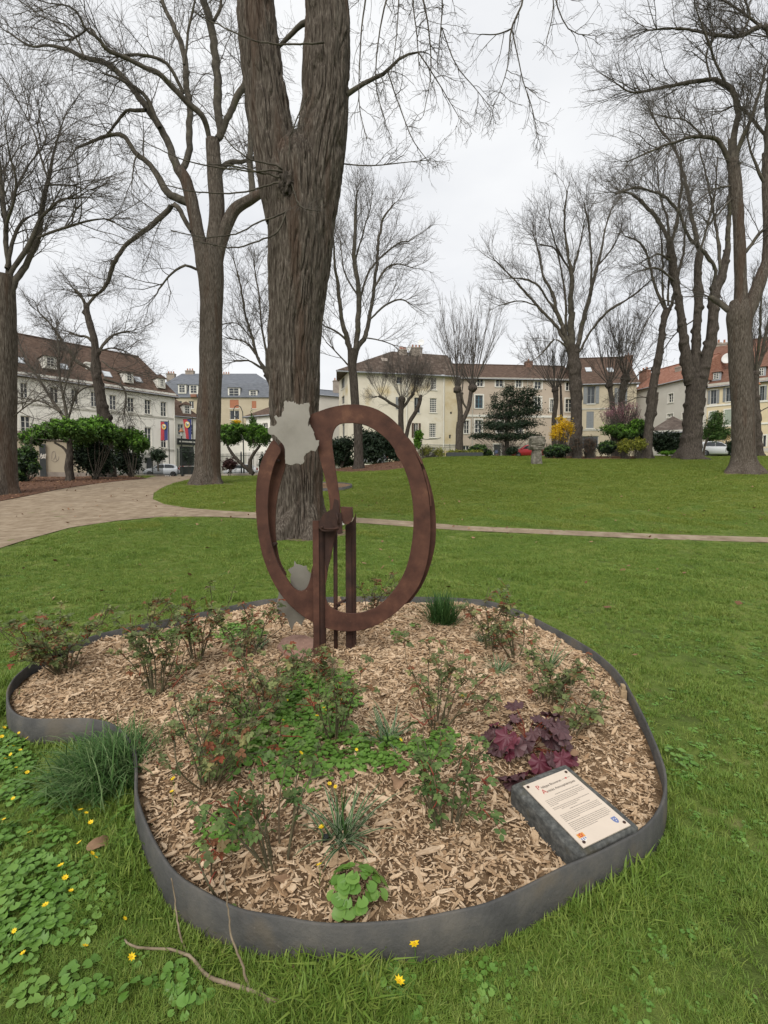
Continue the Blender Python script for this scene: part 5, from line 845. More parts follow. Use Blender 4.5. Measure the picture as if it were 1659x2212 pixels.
rq = roof(fq, 0, fq.L, zq, fq.loc(*c4(550, 236), 5)[1], 10, m_rtile, over=.3)
for x, y in ((437, 313), (585, 318)):
    s_, z_ = fq.loc(*c4(x, y), 2); kq = (fq.loc(*c4(550, 236), 5)[1] - zq) / 5; o = MB().box(-.4, .4, -.55, .55, -.02, .1).build('skylight_frame', MATS['pale_glass'], rq); o.location = (s_, (z_ - zq) / kq, z_); o.rotation_euler = (math.atan(kq), 0, 0)
s_, z_ = fq.loc(*c4(702, 222), 5); chimney(fq, s_, 5, zq + 2, z_, 1.0, .9, 1, m_brick)
# --- pale grey house with orange roof
fo = Facade(1371, 70, 1486, 62, 'orange_roofed_house', 'pale grey house with bright orange tiled roof behind the leaning trunk')
W = [(978, 480, 1010, 540), (970, 618, 1010, 642), (1071, 612, 1086, 650), (835, 490, 860, 560)]; rs = [fo.rect(*cc(c4, r)) for r in W]; zo = fo.loc(1371, 698.5 + .3158 * 450)[1]; wall(fo, zo, 9, rs, m_greyw)
for r in rs: window(fo, r, 'casement', cols=2, rowsn=3, surround=.1)
rf = roof(fo, 0, fo.L, zo, fo.loc(*c4(760, 358), 4.5)[1], 9, m_otile, over=.3)
for x, y, w in ((815, 322, 1.4), (1055, 295, .9)): s_, z_ = fo.loc(*c4(x, y), 2.5); chimney(fo, s_, 2.6, zo, z_, w, .8, 2 if x < 900 else 0, m_brick if x < 900 else m_stack)
# --- yellow house at the right
fy = Facade(1490, 64, 1760, 56, 'yellow_house', 'yellow rendered house with red brown roof and shutters at the right edge')
def c9(x, y): return 1368 + .17545 * x, 698.5 + .17545 * y
W = [(955, 822, 1020, 992), (1145, 790, 1212, 962), (940, 1088, 1010, 1240), (1126, 1062, 1224, 1250), (1118, 1366, 1200, 1440), (1560, 772, 1610, 950), (1600, 1380, 1630, 1520), (1750, 770, 1810, 945)]
rs = [fy.rect(*cc(c9, r)) for r in W]; zy = fy.loc(*c9(1050, 735))[1]; wall(fy, zy, 11, rs, m_yell)
for i, r in enumerate(rs): window(fy, r, 'casement' if i not in (4, 6) else 'plain', m_shutg if i < 2 or i == 5 else m_trim, cols=2, rowsn=2, sill=i not in (4, 6), surround=.14, shutters=((m_shutg, 'open') if i in (0, 1, 5, 7) else (m_shutv, 'closed') if i in (2, 3) else None))
MB().box(rs[4][0] + .05, rs[4][1] - .05, .02, .1, rs[4][2], rs[4][3]).build('boarded_door', m_doort, fy.root)
for v_ in (1000, 1262): z_ = fy.loc(*c9(1150, v_))[1]; MB().box(0, fy.L, -.08, .01, z_ - .11, z_ + .11).build('string_course', m_trim, fy.root)
MB().box(0, fy.L, -.3, .02, zy - .35, zy - .03).build('cornice', m_stone, fy.root)
zyr = fy.loc(*c9(1100, 262), 5.5)[1]; ry = roof(fy, 0, fy.L, zy, zyr, 11, m_rbtile, over=.35, hipL=1.6)
for r in ((985, 610, 1050, 680), (1552, 545, 1600, 640), (1290, 575, 1340, 660)): q = fy.rect(*cc(c9, r)); dormer(fy, q, 0, 2.0, ry, m_zinc, m_rbtile)
for x in (1050, 1120, 1340): s_, z_ = fy.loc(*c9(x, 240), 5.5); chimney(fy, s_, 5.6, zyr - .6, z_, .7, .6, 1, m_stack)
s_, z_ = fy.loc(*c9(1160, 430), 1.2); o = MB().lathe((0, 0, 0), [(.02, -.08), (.4, -.04), (.66, .06), (.64, .065), (.38, -.02), (.01, -.05)], 22).build('satellite_dish', m_white, fy.root, smooth=True); o.location = (s_, 1.2, z_); o.rotation_euler = (R(82), 0, R(-10))
# --- low pavilion with a grey tiled roof
fv = Facade(1404, 52, 1500, 50, 'grey_pavilion', 'low pavilion with curved grey tiled roof and white fascia'); zv = fv.loc(1450, 929)[1]; wall(fv, zv - .3, 8, [], m_greyw); MB().box(-.4, fv.L + .4, -.45, -.3, zv - .35, zv - .05).build('fascia', m_trim, fv.root)
roof(fv, 0, fv.L, zv, fv.loc(1450, 899, 4)[1], 8, m_gtile, over=.5, hipL=2.5, hipR=2.5)
# --- garden wall at the far left with a dark service door
def c5(x, y): return .1842 * x, 698.5 + .1842 * y
fw = Facade(-80, 33.0, 186, 37.0, 'garden_wall', 'beige garden wall with dark coping behind the left shrubs', cat='wall'); zw = fw.loc(*c5(500, 1365))[1]; wall(fw, zw, .4, [], m_tan); MB().box(-.05, fw.L + .05, -.12, .5, zw, zw + .55).build('coping', m_stack, fw.root)
MB().box(0, fw.L, -.05, -.002, 0, fw.loc(*c5(700, 1745))[1]).build('plinth', m_stack, fw.root)
q = fw.rect(*cc(c5, (458, 1415, 548, 1850))); MB().box(q[0], q[1], -.14, -.01, 0, q[3]).build('service_door', m_door, fw.root)
rr = random.Random(8)
def scrawl(name, pts, w, m, yo=-.146):
    P = [(*fw.loc(*c5(x, y)),) for x, y in pts]; c = catmull([(a, yo, b) for a, b in P], 8 * len(P)); MB().tube(c, w, 5).build(name, m, fw.root)
for pts in ([(470, 1580), (485, 1530), (495, 1580)], [(492, 1540), (505, 1585), (515, 1535), (520, 1580)], [(470, 1556), (500, 1552), (535, 1548)], [(525, 1545), (538, 1535), (530, 1580), (520, 1565)], [(480, 1590), (510, 1575), (535, 1590)]): scrawl('graffiti_stroke', pts, .022, m_pale)
for pts in ([(605, 1590), (610, 1520), (640, 1500), (645, 1560), (625, 1600)], [(600, 1600), (640, 1625), (680, 1600), (690, 1560)], [(650, 1540), (655, 1580), (665, 1605)]): scrawl('graffiti_stroke', pts, .018, m_stack, -.004)
# ------------------------------------------------------------------ shrubs and evergreen trees
def leaf_cloud(blobs, n, size, seed, flatten=.5, shell=.45, aspect=.5):
    """n small bent leaves spread through ellipsoids (x, y, z, rx, ry, rz)"""
    r = np.random.default_rng(seed); Bq = np.array(blobs, float); w = (Bq[:, 3] * Bq[:, 4] * Bq[:, 5]) ** .75; pick = r.choice(len(Bq), n, p=w / w.sum()); b = Bq[pick]
    d = unit(r.standard_normal((n, 3))); rad = (shell + (1 - shell) * r.random(n)) * (1 + .40 * np.sin(d[:, 0] * 7 + b[:, 0] * 3) * np.sin(d[:, 2] * 6 + d[:, 1] * 5 + b[:, 2]) + .10 * r.standard_normal(n))
    C = b[:, :3] + d * rad[:, None] * b[:, 3:6]; nrm = unit(d * .6 + r.standard_normal((n, 3)) * .7 + np.array([0, 0, flatten])); t = unit(np.cross(nrm, r.standard_normal((n, 3)))); s = np.cross(nrm, t)
    L = (size * r.uniform(.6, 1.35, n))[:, None]; Wd = L * aspect
    V = np.stack([C - t * L, C + s * Wd + nrm * L * .12, C + t * L - nrm * L * .15, C - s * Wd + nrm * L * .12], 1).reshape(-1, 3); Q = np.arange(4 * n).reshape(n, 4)
    return V, Q, np.repeat(np.clip(.5 + .25 * r.standard_normal(n) , 0, 1), 1)
def leaf_obj(name, V, Q, rnd, m, parent, kind='stuff'):
    me = fmesh(name, V, Q); a = me.attributes.new('rnd', 'FLOAT', 'FACE'); a.data.foreach_set('value', np.asarray(rnd, np.float32)); o = link(name, me, m, parent)
    if kind: o['kind'] = kind
    return o
def leafmat(name, a, b, c, rough=.45, trans=.2): return mat(name, [(0, a), (.5, b), (1, c)], src='attr', rough=rough + .1, spec=.2, trans=trans)
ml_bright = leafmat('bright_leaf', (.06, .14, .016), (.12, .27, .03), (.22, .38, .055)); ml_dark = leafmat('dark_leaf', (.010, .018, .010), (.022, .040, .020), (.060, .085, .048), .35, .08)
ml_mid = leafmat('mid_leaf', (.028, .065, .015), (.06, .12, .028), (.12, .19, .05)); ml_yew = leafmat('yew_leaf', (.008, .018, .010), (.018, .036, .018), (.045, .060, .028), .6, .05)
ml_forsy = leafmat('forsythia_flower', (.50, .30, .012), (.72, .46, .02), (.85, .62, .06), .6, .3); ml_pinkb = leafmat('pink_blossom', (.26, .10, .13), (.42, .21, .25), (.58, .36, .38), .6, .3); ml_lime = leafmat('lime_leaf', (.10, .12, .02), (.22, .24, .035), (.38, .36, .06)); ml_brown = leafmat('dry_leaf', (.05, .03, .018), (.10, .06, .035), (.16, .10, .06), .8, .1)
ml_red = leafmat('red_leaf', (.03, .014, .014), (.06, .025, .024), (.10, .045, .04))
def shrub(label, base, clumps, depth, n, size, m, seed, stems=5, cat='shrub', name='shrub', trunk=None, m2=None, group='shrubs of the park', flatten=.5, shell=.4, twig=0):
    bp = U(base[0], base[1], depth); bz = float(terr(bp[0], bp[1])); root = thing(name, label, cat, (bp[0], bp[1], bz), group=group); off = np.array([bp[0], bp[1], bz]); r = np.random.default_rng(seed); k = depth / F
    bl = []
    for u, v, ru, rv in clumps:
        p = U(u, v, depth + r.uniform(-.4, .4)); bl.append((*(p - off), ru * k, max(ru * k * .8, .25), rv * k))
    V, Q, rd = leaf_cloud(bl, n, size, seed, flatten, shell); leaf_obj('foliage', V, Q, rd, m, root)
    if m2: V, Q, rd = leaf_cloud([(x, y, z + c * .35, a * .9, b * .9, c * .75) for x, y, z, a, b, c in bl], int(n * .6), size, seed + 3, flatten, .75); leaf_obj('upper_foliage', V, Q, rd, m2, root)  # second leaf layer, set higher and in its own leaf colour
    if trunk:
        for tr in trunk: c = catmull(to3(tr, depth, 0), 16); Va, Qa = bark_tube(c[:, :3] - off, c[:, 3], 12, .012, 8, seed); link('trunk', fmesh('trunk', Va, Qa, True), m_bark, root)
    for i in range(stems):
        b = bl[r.integers(len(bl))]; q = np.array(b[:3]) + r.uniform(-.5, .5, 3) * np.array(b[3:]); s = np.array([r.uniform(-.15, .15), r.uniform(-.1, .1), -.15]) if not trunk else None
        if s is None: s = catmull(to3(trunk[0], depth, 0), 8)[-1][:3] - off
        mid = (s + q) / 2 + r.standard_normal(3) * .12; MB().tube(catmull([s, mid, q], 8), np.linspace(.035, .012, 8), 6).build('stem', m_limb, root, smooth=True)
    if twig:
        a = np.array([bl[r.integers(len(bl))] for _ in range(twig)]); st = np.stack([r.uniform(-.35, .35, twig), r.uniform(-.3, .3, twig), np.full(twig, -.1)], -1); en = a[:, :3] + r.uniform(-.9, .9, (twig, 3)) * a[:, 3:]; t = np.linspace(0, 1, 6)[None, :, None]; P = st[:, None] * (1 - t) + en[:, None] * t + r.standard_normal((twig, 6, 3)) * .03
        Va, Qa = tubes(P, np.full((twig, 6), .009), 4); o = link('twigs', fmesh('twigs', Va, Qa), m_twig, root); o['kind'] = 'stuff'
    return root
shrub('flat topped bright green topiary tree with crooked trunk beside the path', (150, 1038), [(68, 948, 26, 15), (100, 936, 32, 17), (140, 928, 34, 20), (178, 934, 28, 20)], Gd(150, 1040), 9000, .07, ml_mid, 1, trunk=[[(148, 1045, 17), (150, 1030, 14), (146, 1010, 13), (150, 985, 12), (150, 955, 10)], [(148, 985, 6), (138, 968, 5), (118, 956, 4)]], m2=ml_bright, stems=7, name='topiary_tree', cat='tree')
shrub('broad glossy green mound right of the flat topiary tree', (205, 1022), [(205, 928, 40, 22), (240, 940, 22, 18), (180, 945, 24, 22)], 27, 9000, .08, ml_mid, 2, m2=ml_bright, stems=8)
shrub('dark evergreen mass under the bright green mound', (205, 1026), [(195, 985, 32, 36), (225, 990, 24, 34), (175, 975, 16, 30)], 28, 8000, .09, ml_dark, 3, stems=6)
shrub('rounded green shrub with dark skirts by the iron fence', (285, 1020), [(280, 948, 30, 18), (300, 962, 20, 18), (262, 955, 20, 20)], 32, 7000, .09, ml_mid, 4, m2=ml_bright, stems=7)
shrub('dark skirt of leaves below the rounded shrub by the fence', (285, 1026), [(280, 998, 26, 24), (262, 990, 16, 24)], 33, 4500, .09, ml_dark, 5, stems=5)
shrub('loose dark leaved shrub against the garden wall at far left', (55, 1045), [(48, 1000, 22, 26), (60, 985, 18, 20), (40, 1030, 16, 18), (72, 1010, 12, 16)], 24, 4500, .075, ml_dark, 6, stems=8, m2=ml_mid)
shrub('small round dark shrub seen behind the silver car', (341, 1012), [(341, 983, 17, 14)], 52, 2600, .10, ml_dark, 7, trunk=[[(342, 1018, 3), (341, 985, 3)]], stems=3)
shrub('dark climbing shrub on the gate beside the tall left trunk', (407, 1005), [(407, 985, 14, 16), (400, 975, 10, 8)], 55, 2600, .10, ml_dark, 8, stems=3)
shrub('cloud pruned green tree on a slanting stem right of the tall left trunk', (545, 1022), [(497, 946, 24, 15), (512, 930, 20, 13), (488, 930, 14, 11)], 38, 6500, .085, ml_mid, 9, trunk=[[(548, 1024, 9), (525, 1005, 8), (505, 985, 7), (492, 965, 5)]], m2=ml_bright, stems=6, name='topiary_tree', cat='tree')
shrub('twin green cloud pruned tree left of the big trunk', (543, 1022), [(553, 934, 22, 16), (570, 945, 16, 16), (540, 945, 14, 12)], 37.5, 6500, .085, ml_mid, 10, trunk=[[(543, 1024, 10), (540, 1000, 9), (545, 985, 7), (562, 962, 5)]], m2=ml_bright, stems=6, name='topiary_tree', cat='tree')
shrub('pointed dark cypress behind the cloud pruned trees', (546, 1000), [(546, 930, 8, 34), (540, 945, 6, 24), (552, 940, 7, 28)], 50, 3500, .10, ml_mid, 11, stems=2, name='cypress', cat='tree')
shrub('purple red low shrub behind the iron fence', (496, 1015), [(496, 1003, 16, 13)], 44, 1800, .09, ml_red, 12, stems=3)
shrub('small dark shrub at the foot of the big trunk fence', (571, 1018), [(571, 1000, 12, 18)], 40, 2200, .09, ml_dark, 13, stems=4)
shrub('dark rhododendron seen through the upper loop of the ring, left', (735, 1012), [(728, 965, 26, 16), (745, 960, 24, 16), (735, 985, 24, 18)], 40, 6000, .11, ml_dark, 14, stems=7)
shrub('wide dark rhododendron seen through the ring, right of the trunk', (815, 1014), [(795, 950, 30, 22), (822, 958, 34, 24), (850, 975, 22, 24), (800, 978, 34, 20)], 40.5, 11000, .11, ml_dark, 15, stems=9)
shrub('olive green low shrubs under the rhododendrons', (750, 1010), [(745, 998, 24, 11), (770, 1002, 16, 9)], 41.5, 3500, .08, ml_mid, 16, stems=4)
shrub('thin grey green shrub by the barred ground floor window', (920, 992), [(918, 975, 16, 14), (948, 978, 14, 12)], 46, 1800, .07, ml_lime, 17, stems=6, twig=120)
shrub('fresh green shrub top behind the right of the ring', (908, 985), [(905, 938, 9, 10), (902, 955, 8, 14)], 45, 2000, .10, ml_bright, 18, stems=3)
shrub('dark layered yew tree before the pinkish terrace', (1094, 990), [(1092, 944, 58, 9), (1045, 940, 30, 8), (1140, 940, 30, 9), (1085, 922, 52, 11), (1130, 915, 42, 13), (1058, 915, 26, 9), (1085, 898, 44, 11), (1128, 890, 44, 13), (1080, 878, 28, 11), (1120, 868, 42, 13), (1068, 862, 10, 15), (1100, 850, 26, 11), (1140, 850, 30, 15), (1150, 880, 22, 18), (1100, 838, 14, 9), (1028, 943, 16, 6)], 46, 22000, .075, ml_yew, 19, trunk=[[(1093, 992, 8), (1094, 960, 8), (1096, 920, 7), (1105, 870, 5)]], stems=14, name='yew_tree', cat='tree', twig=160)
shrub('low evergreen shrub left of the pinkish doorway', (1032, 985), [(1032, 974, 20, 11), (1052, 980, 12, 7)], 43, 3500, .09, ml_dark, 20, stems=4, m2=ml_mid)
shrub('small dark shrub at the foot of the yew', (1106, 985), [(1106, 974, 13, 8)], 44, 1800, .08, ml_dark, 21, stems=3)
shrub('bright yellow forsythia in flower', (1212, 978), [(1205, 928, 15, 14), (1222, 918, 15, 14), (1198, 940, 11, 11), (1215, 945, 14, 14), (1232, 930, 9, 13), (1210, 905, 8, 8)], 39, 3800, .06, ml_forsy, 22, stems=12, twig=120, flatten=.2)
shrub('dark green laurel below the forsythia', (1205, 986), [(1205, 975, 24, 12), (1185, 978, 12, 10)], 37.5, 4000, .085, ml_dark, 23, stems=5, m2=ml_mid)
shrub('brown bare twiggy bush right of the forsythia', (1246, 988), [(1246, 960, 15, 22)], 37.5, 700, .05, ml_brown, 24, stems=10, twig=420)
shrub('second brown twiggy bush beside the first', (1274, 987), [(1274, 962, 14, 20)], 37.8, 700, .05, ml_brown, 25, stems=10, twig=420)
shrub('pink flowering shrub with wispy blossom', (1340, 980), [(1335, 890, 28, 22), (1360, 880, 20, 16), (1315, 895, 18, 14), (1350, 905, 26, 14), (1372, 895, 12, 14)], 40, 2400, .055, ml_pinkb, 26, stems=10, twig=300, shell=.2, flatten=.2)
shrub('green leafy bush under the pink blossom', (1340, 985), [(1330, 930, 30, 12), (1378, 922, 18, 15), (1350, 938, 26, 10)], 39.5, 5000, .075, ml_mid, 27, stems=6, m2=ml_bright)
shrub('dark green bush left of the yellow leaved pair', (1311, 986), [(1311, 968, 19, 13)], 38, 3000, .08, ml_dark, 28, stems=4, m2=ml_mid)
shrub('yellow leaved low bush, left of two', (1349, 985), [(1349, 963, 15, 13)], 37.5, 2200, .06, ml_lime, 29, stems=6, twig=60)
shrub('yellow leaved low bush, right of two beside the leaning trunk', (1377, 985), [(1377, 960, 18, 13)], 37.5, 2600, .06, ml_lime, 30, stems=6, twig=60)
shrub('deep green shrub behind the leaning trunk', (1385, 985), [(1380, 940, 26, 18), (1400, 950, 14, 14)], 41, 4000, .09, ml_dark, 31, stems=4)
shrub('large dark rhododendron before the grey pavilion', (1440, 982), [(1432, 950, 26, 17), (1456, 952, 20, 18), (1440, 965, 28, 12)], 42, 7500, .10, ml_dark, 32, stems=6)
shrub('small round evergreen tree before the yellow house', (1522, 990), [(1545, 915, 22, 20), (1560, 935, 24, 14), (1530, 935, 18, 16), (1548, 897, 14, 10), (1545, 945, 26, 9)], 44, 7000, .075, ml_mid, 33, trunk=[[(1520, 990, 4), (1522, 965, 4), (1530, 945, 4)]], stems=6, name='evergreen_tree', cat='tree')
shrub('dark shrub beside the white car', (1581, 985), [(1581, 965, 10, 14)], 43, 1600, .09, ml_dark, 34, stems=3)
shrub('low bright green hedge at the lawn crest', (1447, 985), [(1440, 978, 14, 4), (1460, 977, 12, 4)], 40, 2200, .06, ml_bright, 35, stems=2)

# ------------------------------------------------------------------ stone bollard-like pedestal on the lawn
def rough_prism(secs, n, amp, seed):
    V = []; K = len(secs)
    for z, a, b in secs:
        for j in range(n):
            t = 2 * math.pi * j / n; c, s = math.cos(t), math.sin(t); e = .35; x = a * math.copysign(abs(c) ** e, c); y = b * math.copysign(abs(s) ** e, s); q = mn.noise(Vector((x * 6, y * 6, z * 5 + seed))) * amp; V.append((x * (1 + q), y * (1 + q), z))
    Fc = [(i * n + j, i * n + (j + 1) % n, (i + 1) * n + (j + 1) % n, (i + 1) * n + j) for i in range(K - 1) for j in range(n)] + [tuple(range(n - 1, -1, -1)), tuple((K - 1) * n + j for j in range(n))]
    return V, Fc
gp = G(1159, 1003); st = thing('stone_pedestal', 'weathered stone pedestal with a broken carved capital on the lawn', 'pedestal', gp); k = gp[1] / F
m_old = mat('old_stone', [(0, (.085, .075, .06)), (.5, (.17, .155, .125)), (1, (.27, .25, .21))], scale=6, detail=12, rough=.95, bump=1, bscale=18, bdist=.05, spots=[(4, .58, (.07, .075, .045), .7)])
V, Fc = rough_prism([(-.2, .34, .3), (.0, .34, .3), (.3, .31, .28), (.7, .29, .27), (.98, .28, .26)], 28, .22, 1); MB().add(V, Fc).build('shaft', m_old, st)
V, Fc = rough_prism([(.94, .36, .32), (1.02, .44, .38), (1.12, .46, .4), (1.16, .40, .36), (1.24, .42, .38), (1.32, .46, .42), (1.55, .47, .43), (1.66, .45, .4), (1.74, .43, .38), (1.80, .36, .3)], 34, .40, 5); MB().add(V, Fc).build('capital', m_old, st)

# ------------------------------------------------------------------ parked cars
m_tyre = flat('tyre', (.018, .018, .018), rough=.8); m_rim = flat('rim', (.36, .36, .37), rough=.35, metal=.6); m_light = flat('lamp_lens', (.5, .5, .48), rough=.15); m_tail = flat('tail_lens', (.32, .02, .02), rough=.2)
def car(label, x, y, rz, color, seed, name='parked_car'):
    m = flat('car_paint_%d' % seed, color, rough=.25, spec=.6, var=.03); z = float(terr(x, y)) + .035; o = thing(name, label, 'car', (x, y, z), rz, 'cars parked round the park')
    # long axis = x, nose at -x; stations: x, half width, sill z, waist z
    stn = [(-1.95, .55, .38, .60), (-1.88, .72, .25, .72), (-1.55, .82, .20, .86), (-.95, .85, .18, .95), (-.2, .86, .18, .98), (.8, .86, .18, 1.0), (1.5, .84, .22, 1.02), (1.85, .78, .28, 1.0), (1.98, .66, .36, .92)]; V = []; n = 10
    for x_, w, a, b in stn:
        for (fy, fz) in ((-.82, 0), (-1, .12), (-1.0, .6), (-.97, .85), (-.86, 1), (.86, 1), (.97, .85), (1.0, .6), (1, .12), (.82, 0)): V.append((x_, fy * w, a + (b - a) * fz))
    K = len(stn); Fc = [(i * n + j, i * n + (j + 1) % n, (i + 1) * n + (j + 1) % n, (i + 1) * n + j) for i in range(K - 1) for j in range(n)] + [tuple(range(n)), tuple((K - 1) * n + j for j in range(n - 1, -1, -1))]
    b = MB().add(V, Fc).build('body', m, o, smooth=True)
    cab = [(-1.0, .74, .94, .95), (-.35, .66, .95, 1.38), (.15, .64, .96, 1.47), (.9, .64, .96, 1.46), (1.45, .62, .97, 1.36), (1.88, .66, .96, .99)]; V = []; n = 6
    for x_, w, a, t in cab:
        for fy, zz in ((-1.1, a), (-1.0, t - .06), (-.86, t), (.86, t), (1.0, t - .06), (1.1, a)): V.append((x_, fy * w, zz))
    K = len(cab); MB().add(V, [(i * n + j, i * n + j + 1, (i + 1) * n + j + 1, (i + 1) * n + j) for i in range(K - 1) for j in range(n - 1)]).build('roof', m, o, smooth=True)
    for s in (-1, 1):
        for pts in ([(-.72, .99), (-.28, 1.30), (.28, 1.38), (.28, .99)], [(.36, .99), (.36, 1.38), (.92, 1.37), (1.38, 1.25), (1.30, 1.0)]):
            P = [(x_, s * (.822 - (zz - .94) * .20 + .006), zz) for x_, zz in pts]; P2 = [(a, b_ - s * .01, c) for a, b_, c in P]; k = len(P); MB().add(P + P2, [tuple(range(k)), tuple(range(2 * k - 1, k - 1, -1))] + [(i, (i + 1) % k, (i + 1) % k + k, i + k) for i in range(k)]).build('side_window', m_glass, o)
        MB().box(-.95 if s > 0 else -.95, -.80, s * .86 if s > 0 else -1.02, 1.02 if s > 0 else -.86, .98, 1.08).build('mirror', m, o)
        MB().box(-1.84, -1.6, s * .66 - .12, s * .66 + .12, .68, .80).build('headlight', m_light, o); MB().box(1.80, 1.95, s * .66 - .10, s * .66 + .10, .78, 1.02).build('tail_light', m_tail, o)
        for wx in (-1.22, 1.25):
            t = MB(); t.lathe((0, 0, 0), [(.19, -.09), (.30, -.10), (.315, -.06), (.315, .06), (.30, .10), (.19, .09)], 22); w = t.build('wheel', m_tyre, o, smooth=True); w.location = (wx, s * .79, .315 - .035); w.rotation_euler = (R(90), 0, 0)
            q = MB(); q.lathe((0, 0, -s * .04), [(.05, -.05), (.19, -.05), (.20, .0), (.19, .05), (.05, .05)], 20); [q.box(-.018, .018, .0, .18, -.075, .075) for _ in range(1)]; q.build('rim', m_rim, w)
    MB().add([(-.93, -.62, 1.0), (-.93, .62, 1.0), (-.37, .56, 1.36), (-.37, -.56, 1.36), (-.95, -.62, 1.02), (-.95, .62, 1.02), (-.39, .56, 1.39), (-.39, -.56, 1.39)], [(4, 7, 6, 5), (0, 1, 2, 3)]).build('windscreen', m_glass, o)
    MB().add([(1.50, -.54, 1.34), (1.50, .54, 1.34), (1.86, .6, 1.03), (1.86, -.6, 1.03), (1.52, -.54, 1.36), (1.52, .54, 1.36), (1.89, .6, 1.05), (1.89, -.6, 1.05)], [(4, 7, 6, 5)]).build('rear_window', m_glass, o)
    return o
p = U(349, 1020, 57.0); car('silver hatchback parked behind the iron fence at the left', p[0], p[1], math.atan2(4.5, 11), (.46, .48, .50), 1)
p = U(1137, 985, 56.5); car('red car roof showing over the lawn crest', p[0], p[1], 0.05, (.40, .03, .035), 2)
p = U(1541, 985, 48); car('white car parked beside the yellow house', p[0], p[1], 3.1, (.68, .69, .70), 3)
p = U(800, 1000, 57); car('pale grey car half hidden behind the rhododendrons', p[0], p[1], 0.1, (.34, .35, .37), 4)
p = U(520, 1010, 58.5); car('white van-like car behind the fence right of the tall left trunk', p[0], p[1], 0.25, (.60, .61, .62), 5)

# ------------------------------------------------------------------ iron fences, gate, banners, lamps
def fence(label, uA, yA, uB, yB, h, step=.14, name='iron_fence', r_=.022, cat='fence'):
    A = U(uA, 1000, yA); Bq = U(uB, 1000, yB); L = math.hypot(Bq[0] - A[0], Bq[1] - A[1]); ang = math.atan2(Bq[1] - A[1], Bq[0] - A[0]); za, zb_ = float(terr(A[0], A[1])), float(terr(Bq[0], Bq[1])); root = thing(name, label, cat, (A[0], A[1], za), ang); sl = (zb_ - za) / L
    n = int(L / step); mb = MB()
    for i in range(n + 1): x = i * step; mb.box(x - r_ * .7, x + r_ * .7, -r_ * .7, r_ * .7, sl * x + .28, sl * x + h); mb.add([(x - r_, 0, sl * x + h), (x + r_, 0, sl * x + h), (x, 0, sl * x + h + .12), (x, r_, sl * x + h)], [(0, 1, 2), (0, 3, 2)])
    o = mb.build('bars', m_iron, root); o['kind'] = 'stuff'
    for z in (.34, h - .22): P = [(0, 0, z), (L, 0, z + sl * L)]; MB().tube(P, .022, 6).build('rail', m_iron, root)
    for i in range(int(L / 2.6) + 1): x = min(i * 2.6, L); MB().box(x - .035, x + .035, -.035, .035, sl * x - .1, sl * x + h + .16).build('fence_post', m_iron, root)
    MB().add([(0, -.18, -.3), (L, -.18, sl * L - .3), (L, .18, sl * L - .3), (0, .18, -.3), (0, -.18, .26), (L, -.18, sl * L + .26), (L, .18, sl * L + .26), (0, .18, .26)], [(0, 3, 2, 1), (4, 5, 6, 7), (0, 1, 5, 4), (1, 2, 6, 5), (2, 3, 7, 6), (3, 0, 4, 7)]).build('fence_plinth', m_stack, root); return root
fence('black iron railing between the green shrubs and the path end', 186, 42, 352, 54.5, 2.5)
gt = fence('tall black iron gate leaf beside the tall left trunk', 384, 54.5, 424, 54.2, 3.0, name='iron_gate', cat='gate')
fence('black iron railing right of the tall left trunk', 470, 46, 600, 44, 2.1)
fence('thin railing before the cream corner house', 880, 60, 1000, 60, 1.7)
fence('railing before the pinkish doorways', 1040, 60, 1240, 59, 1.7)
fence('railing beside the white car', 1500, 50, 1600, 48, 1.5)
def at_pole(u, v, y): p = U(u, v, y); return p
m_bred = flat('banner_red', (.36, .045, .055), rough=.8, var=.08); m_bblue = flat('banner_blue', (.04, .05, .15), rough=.8, var=.08)
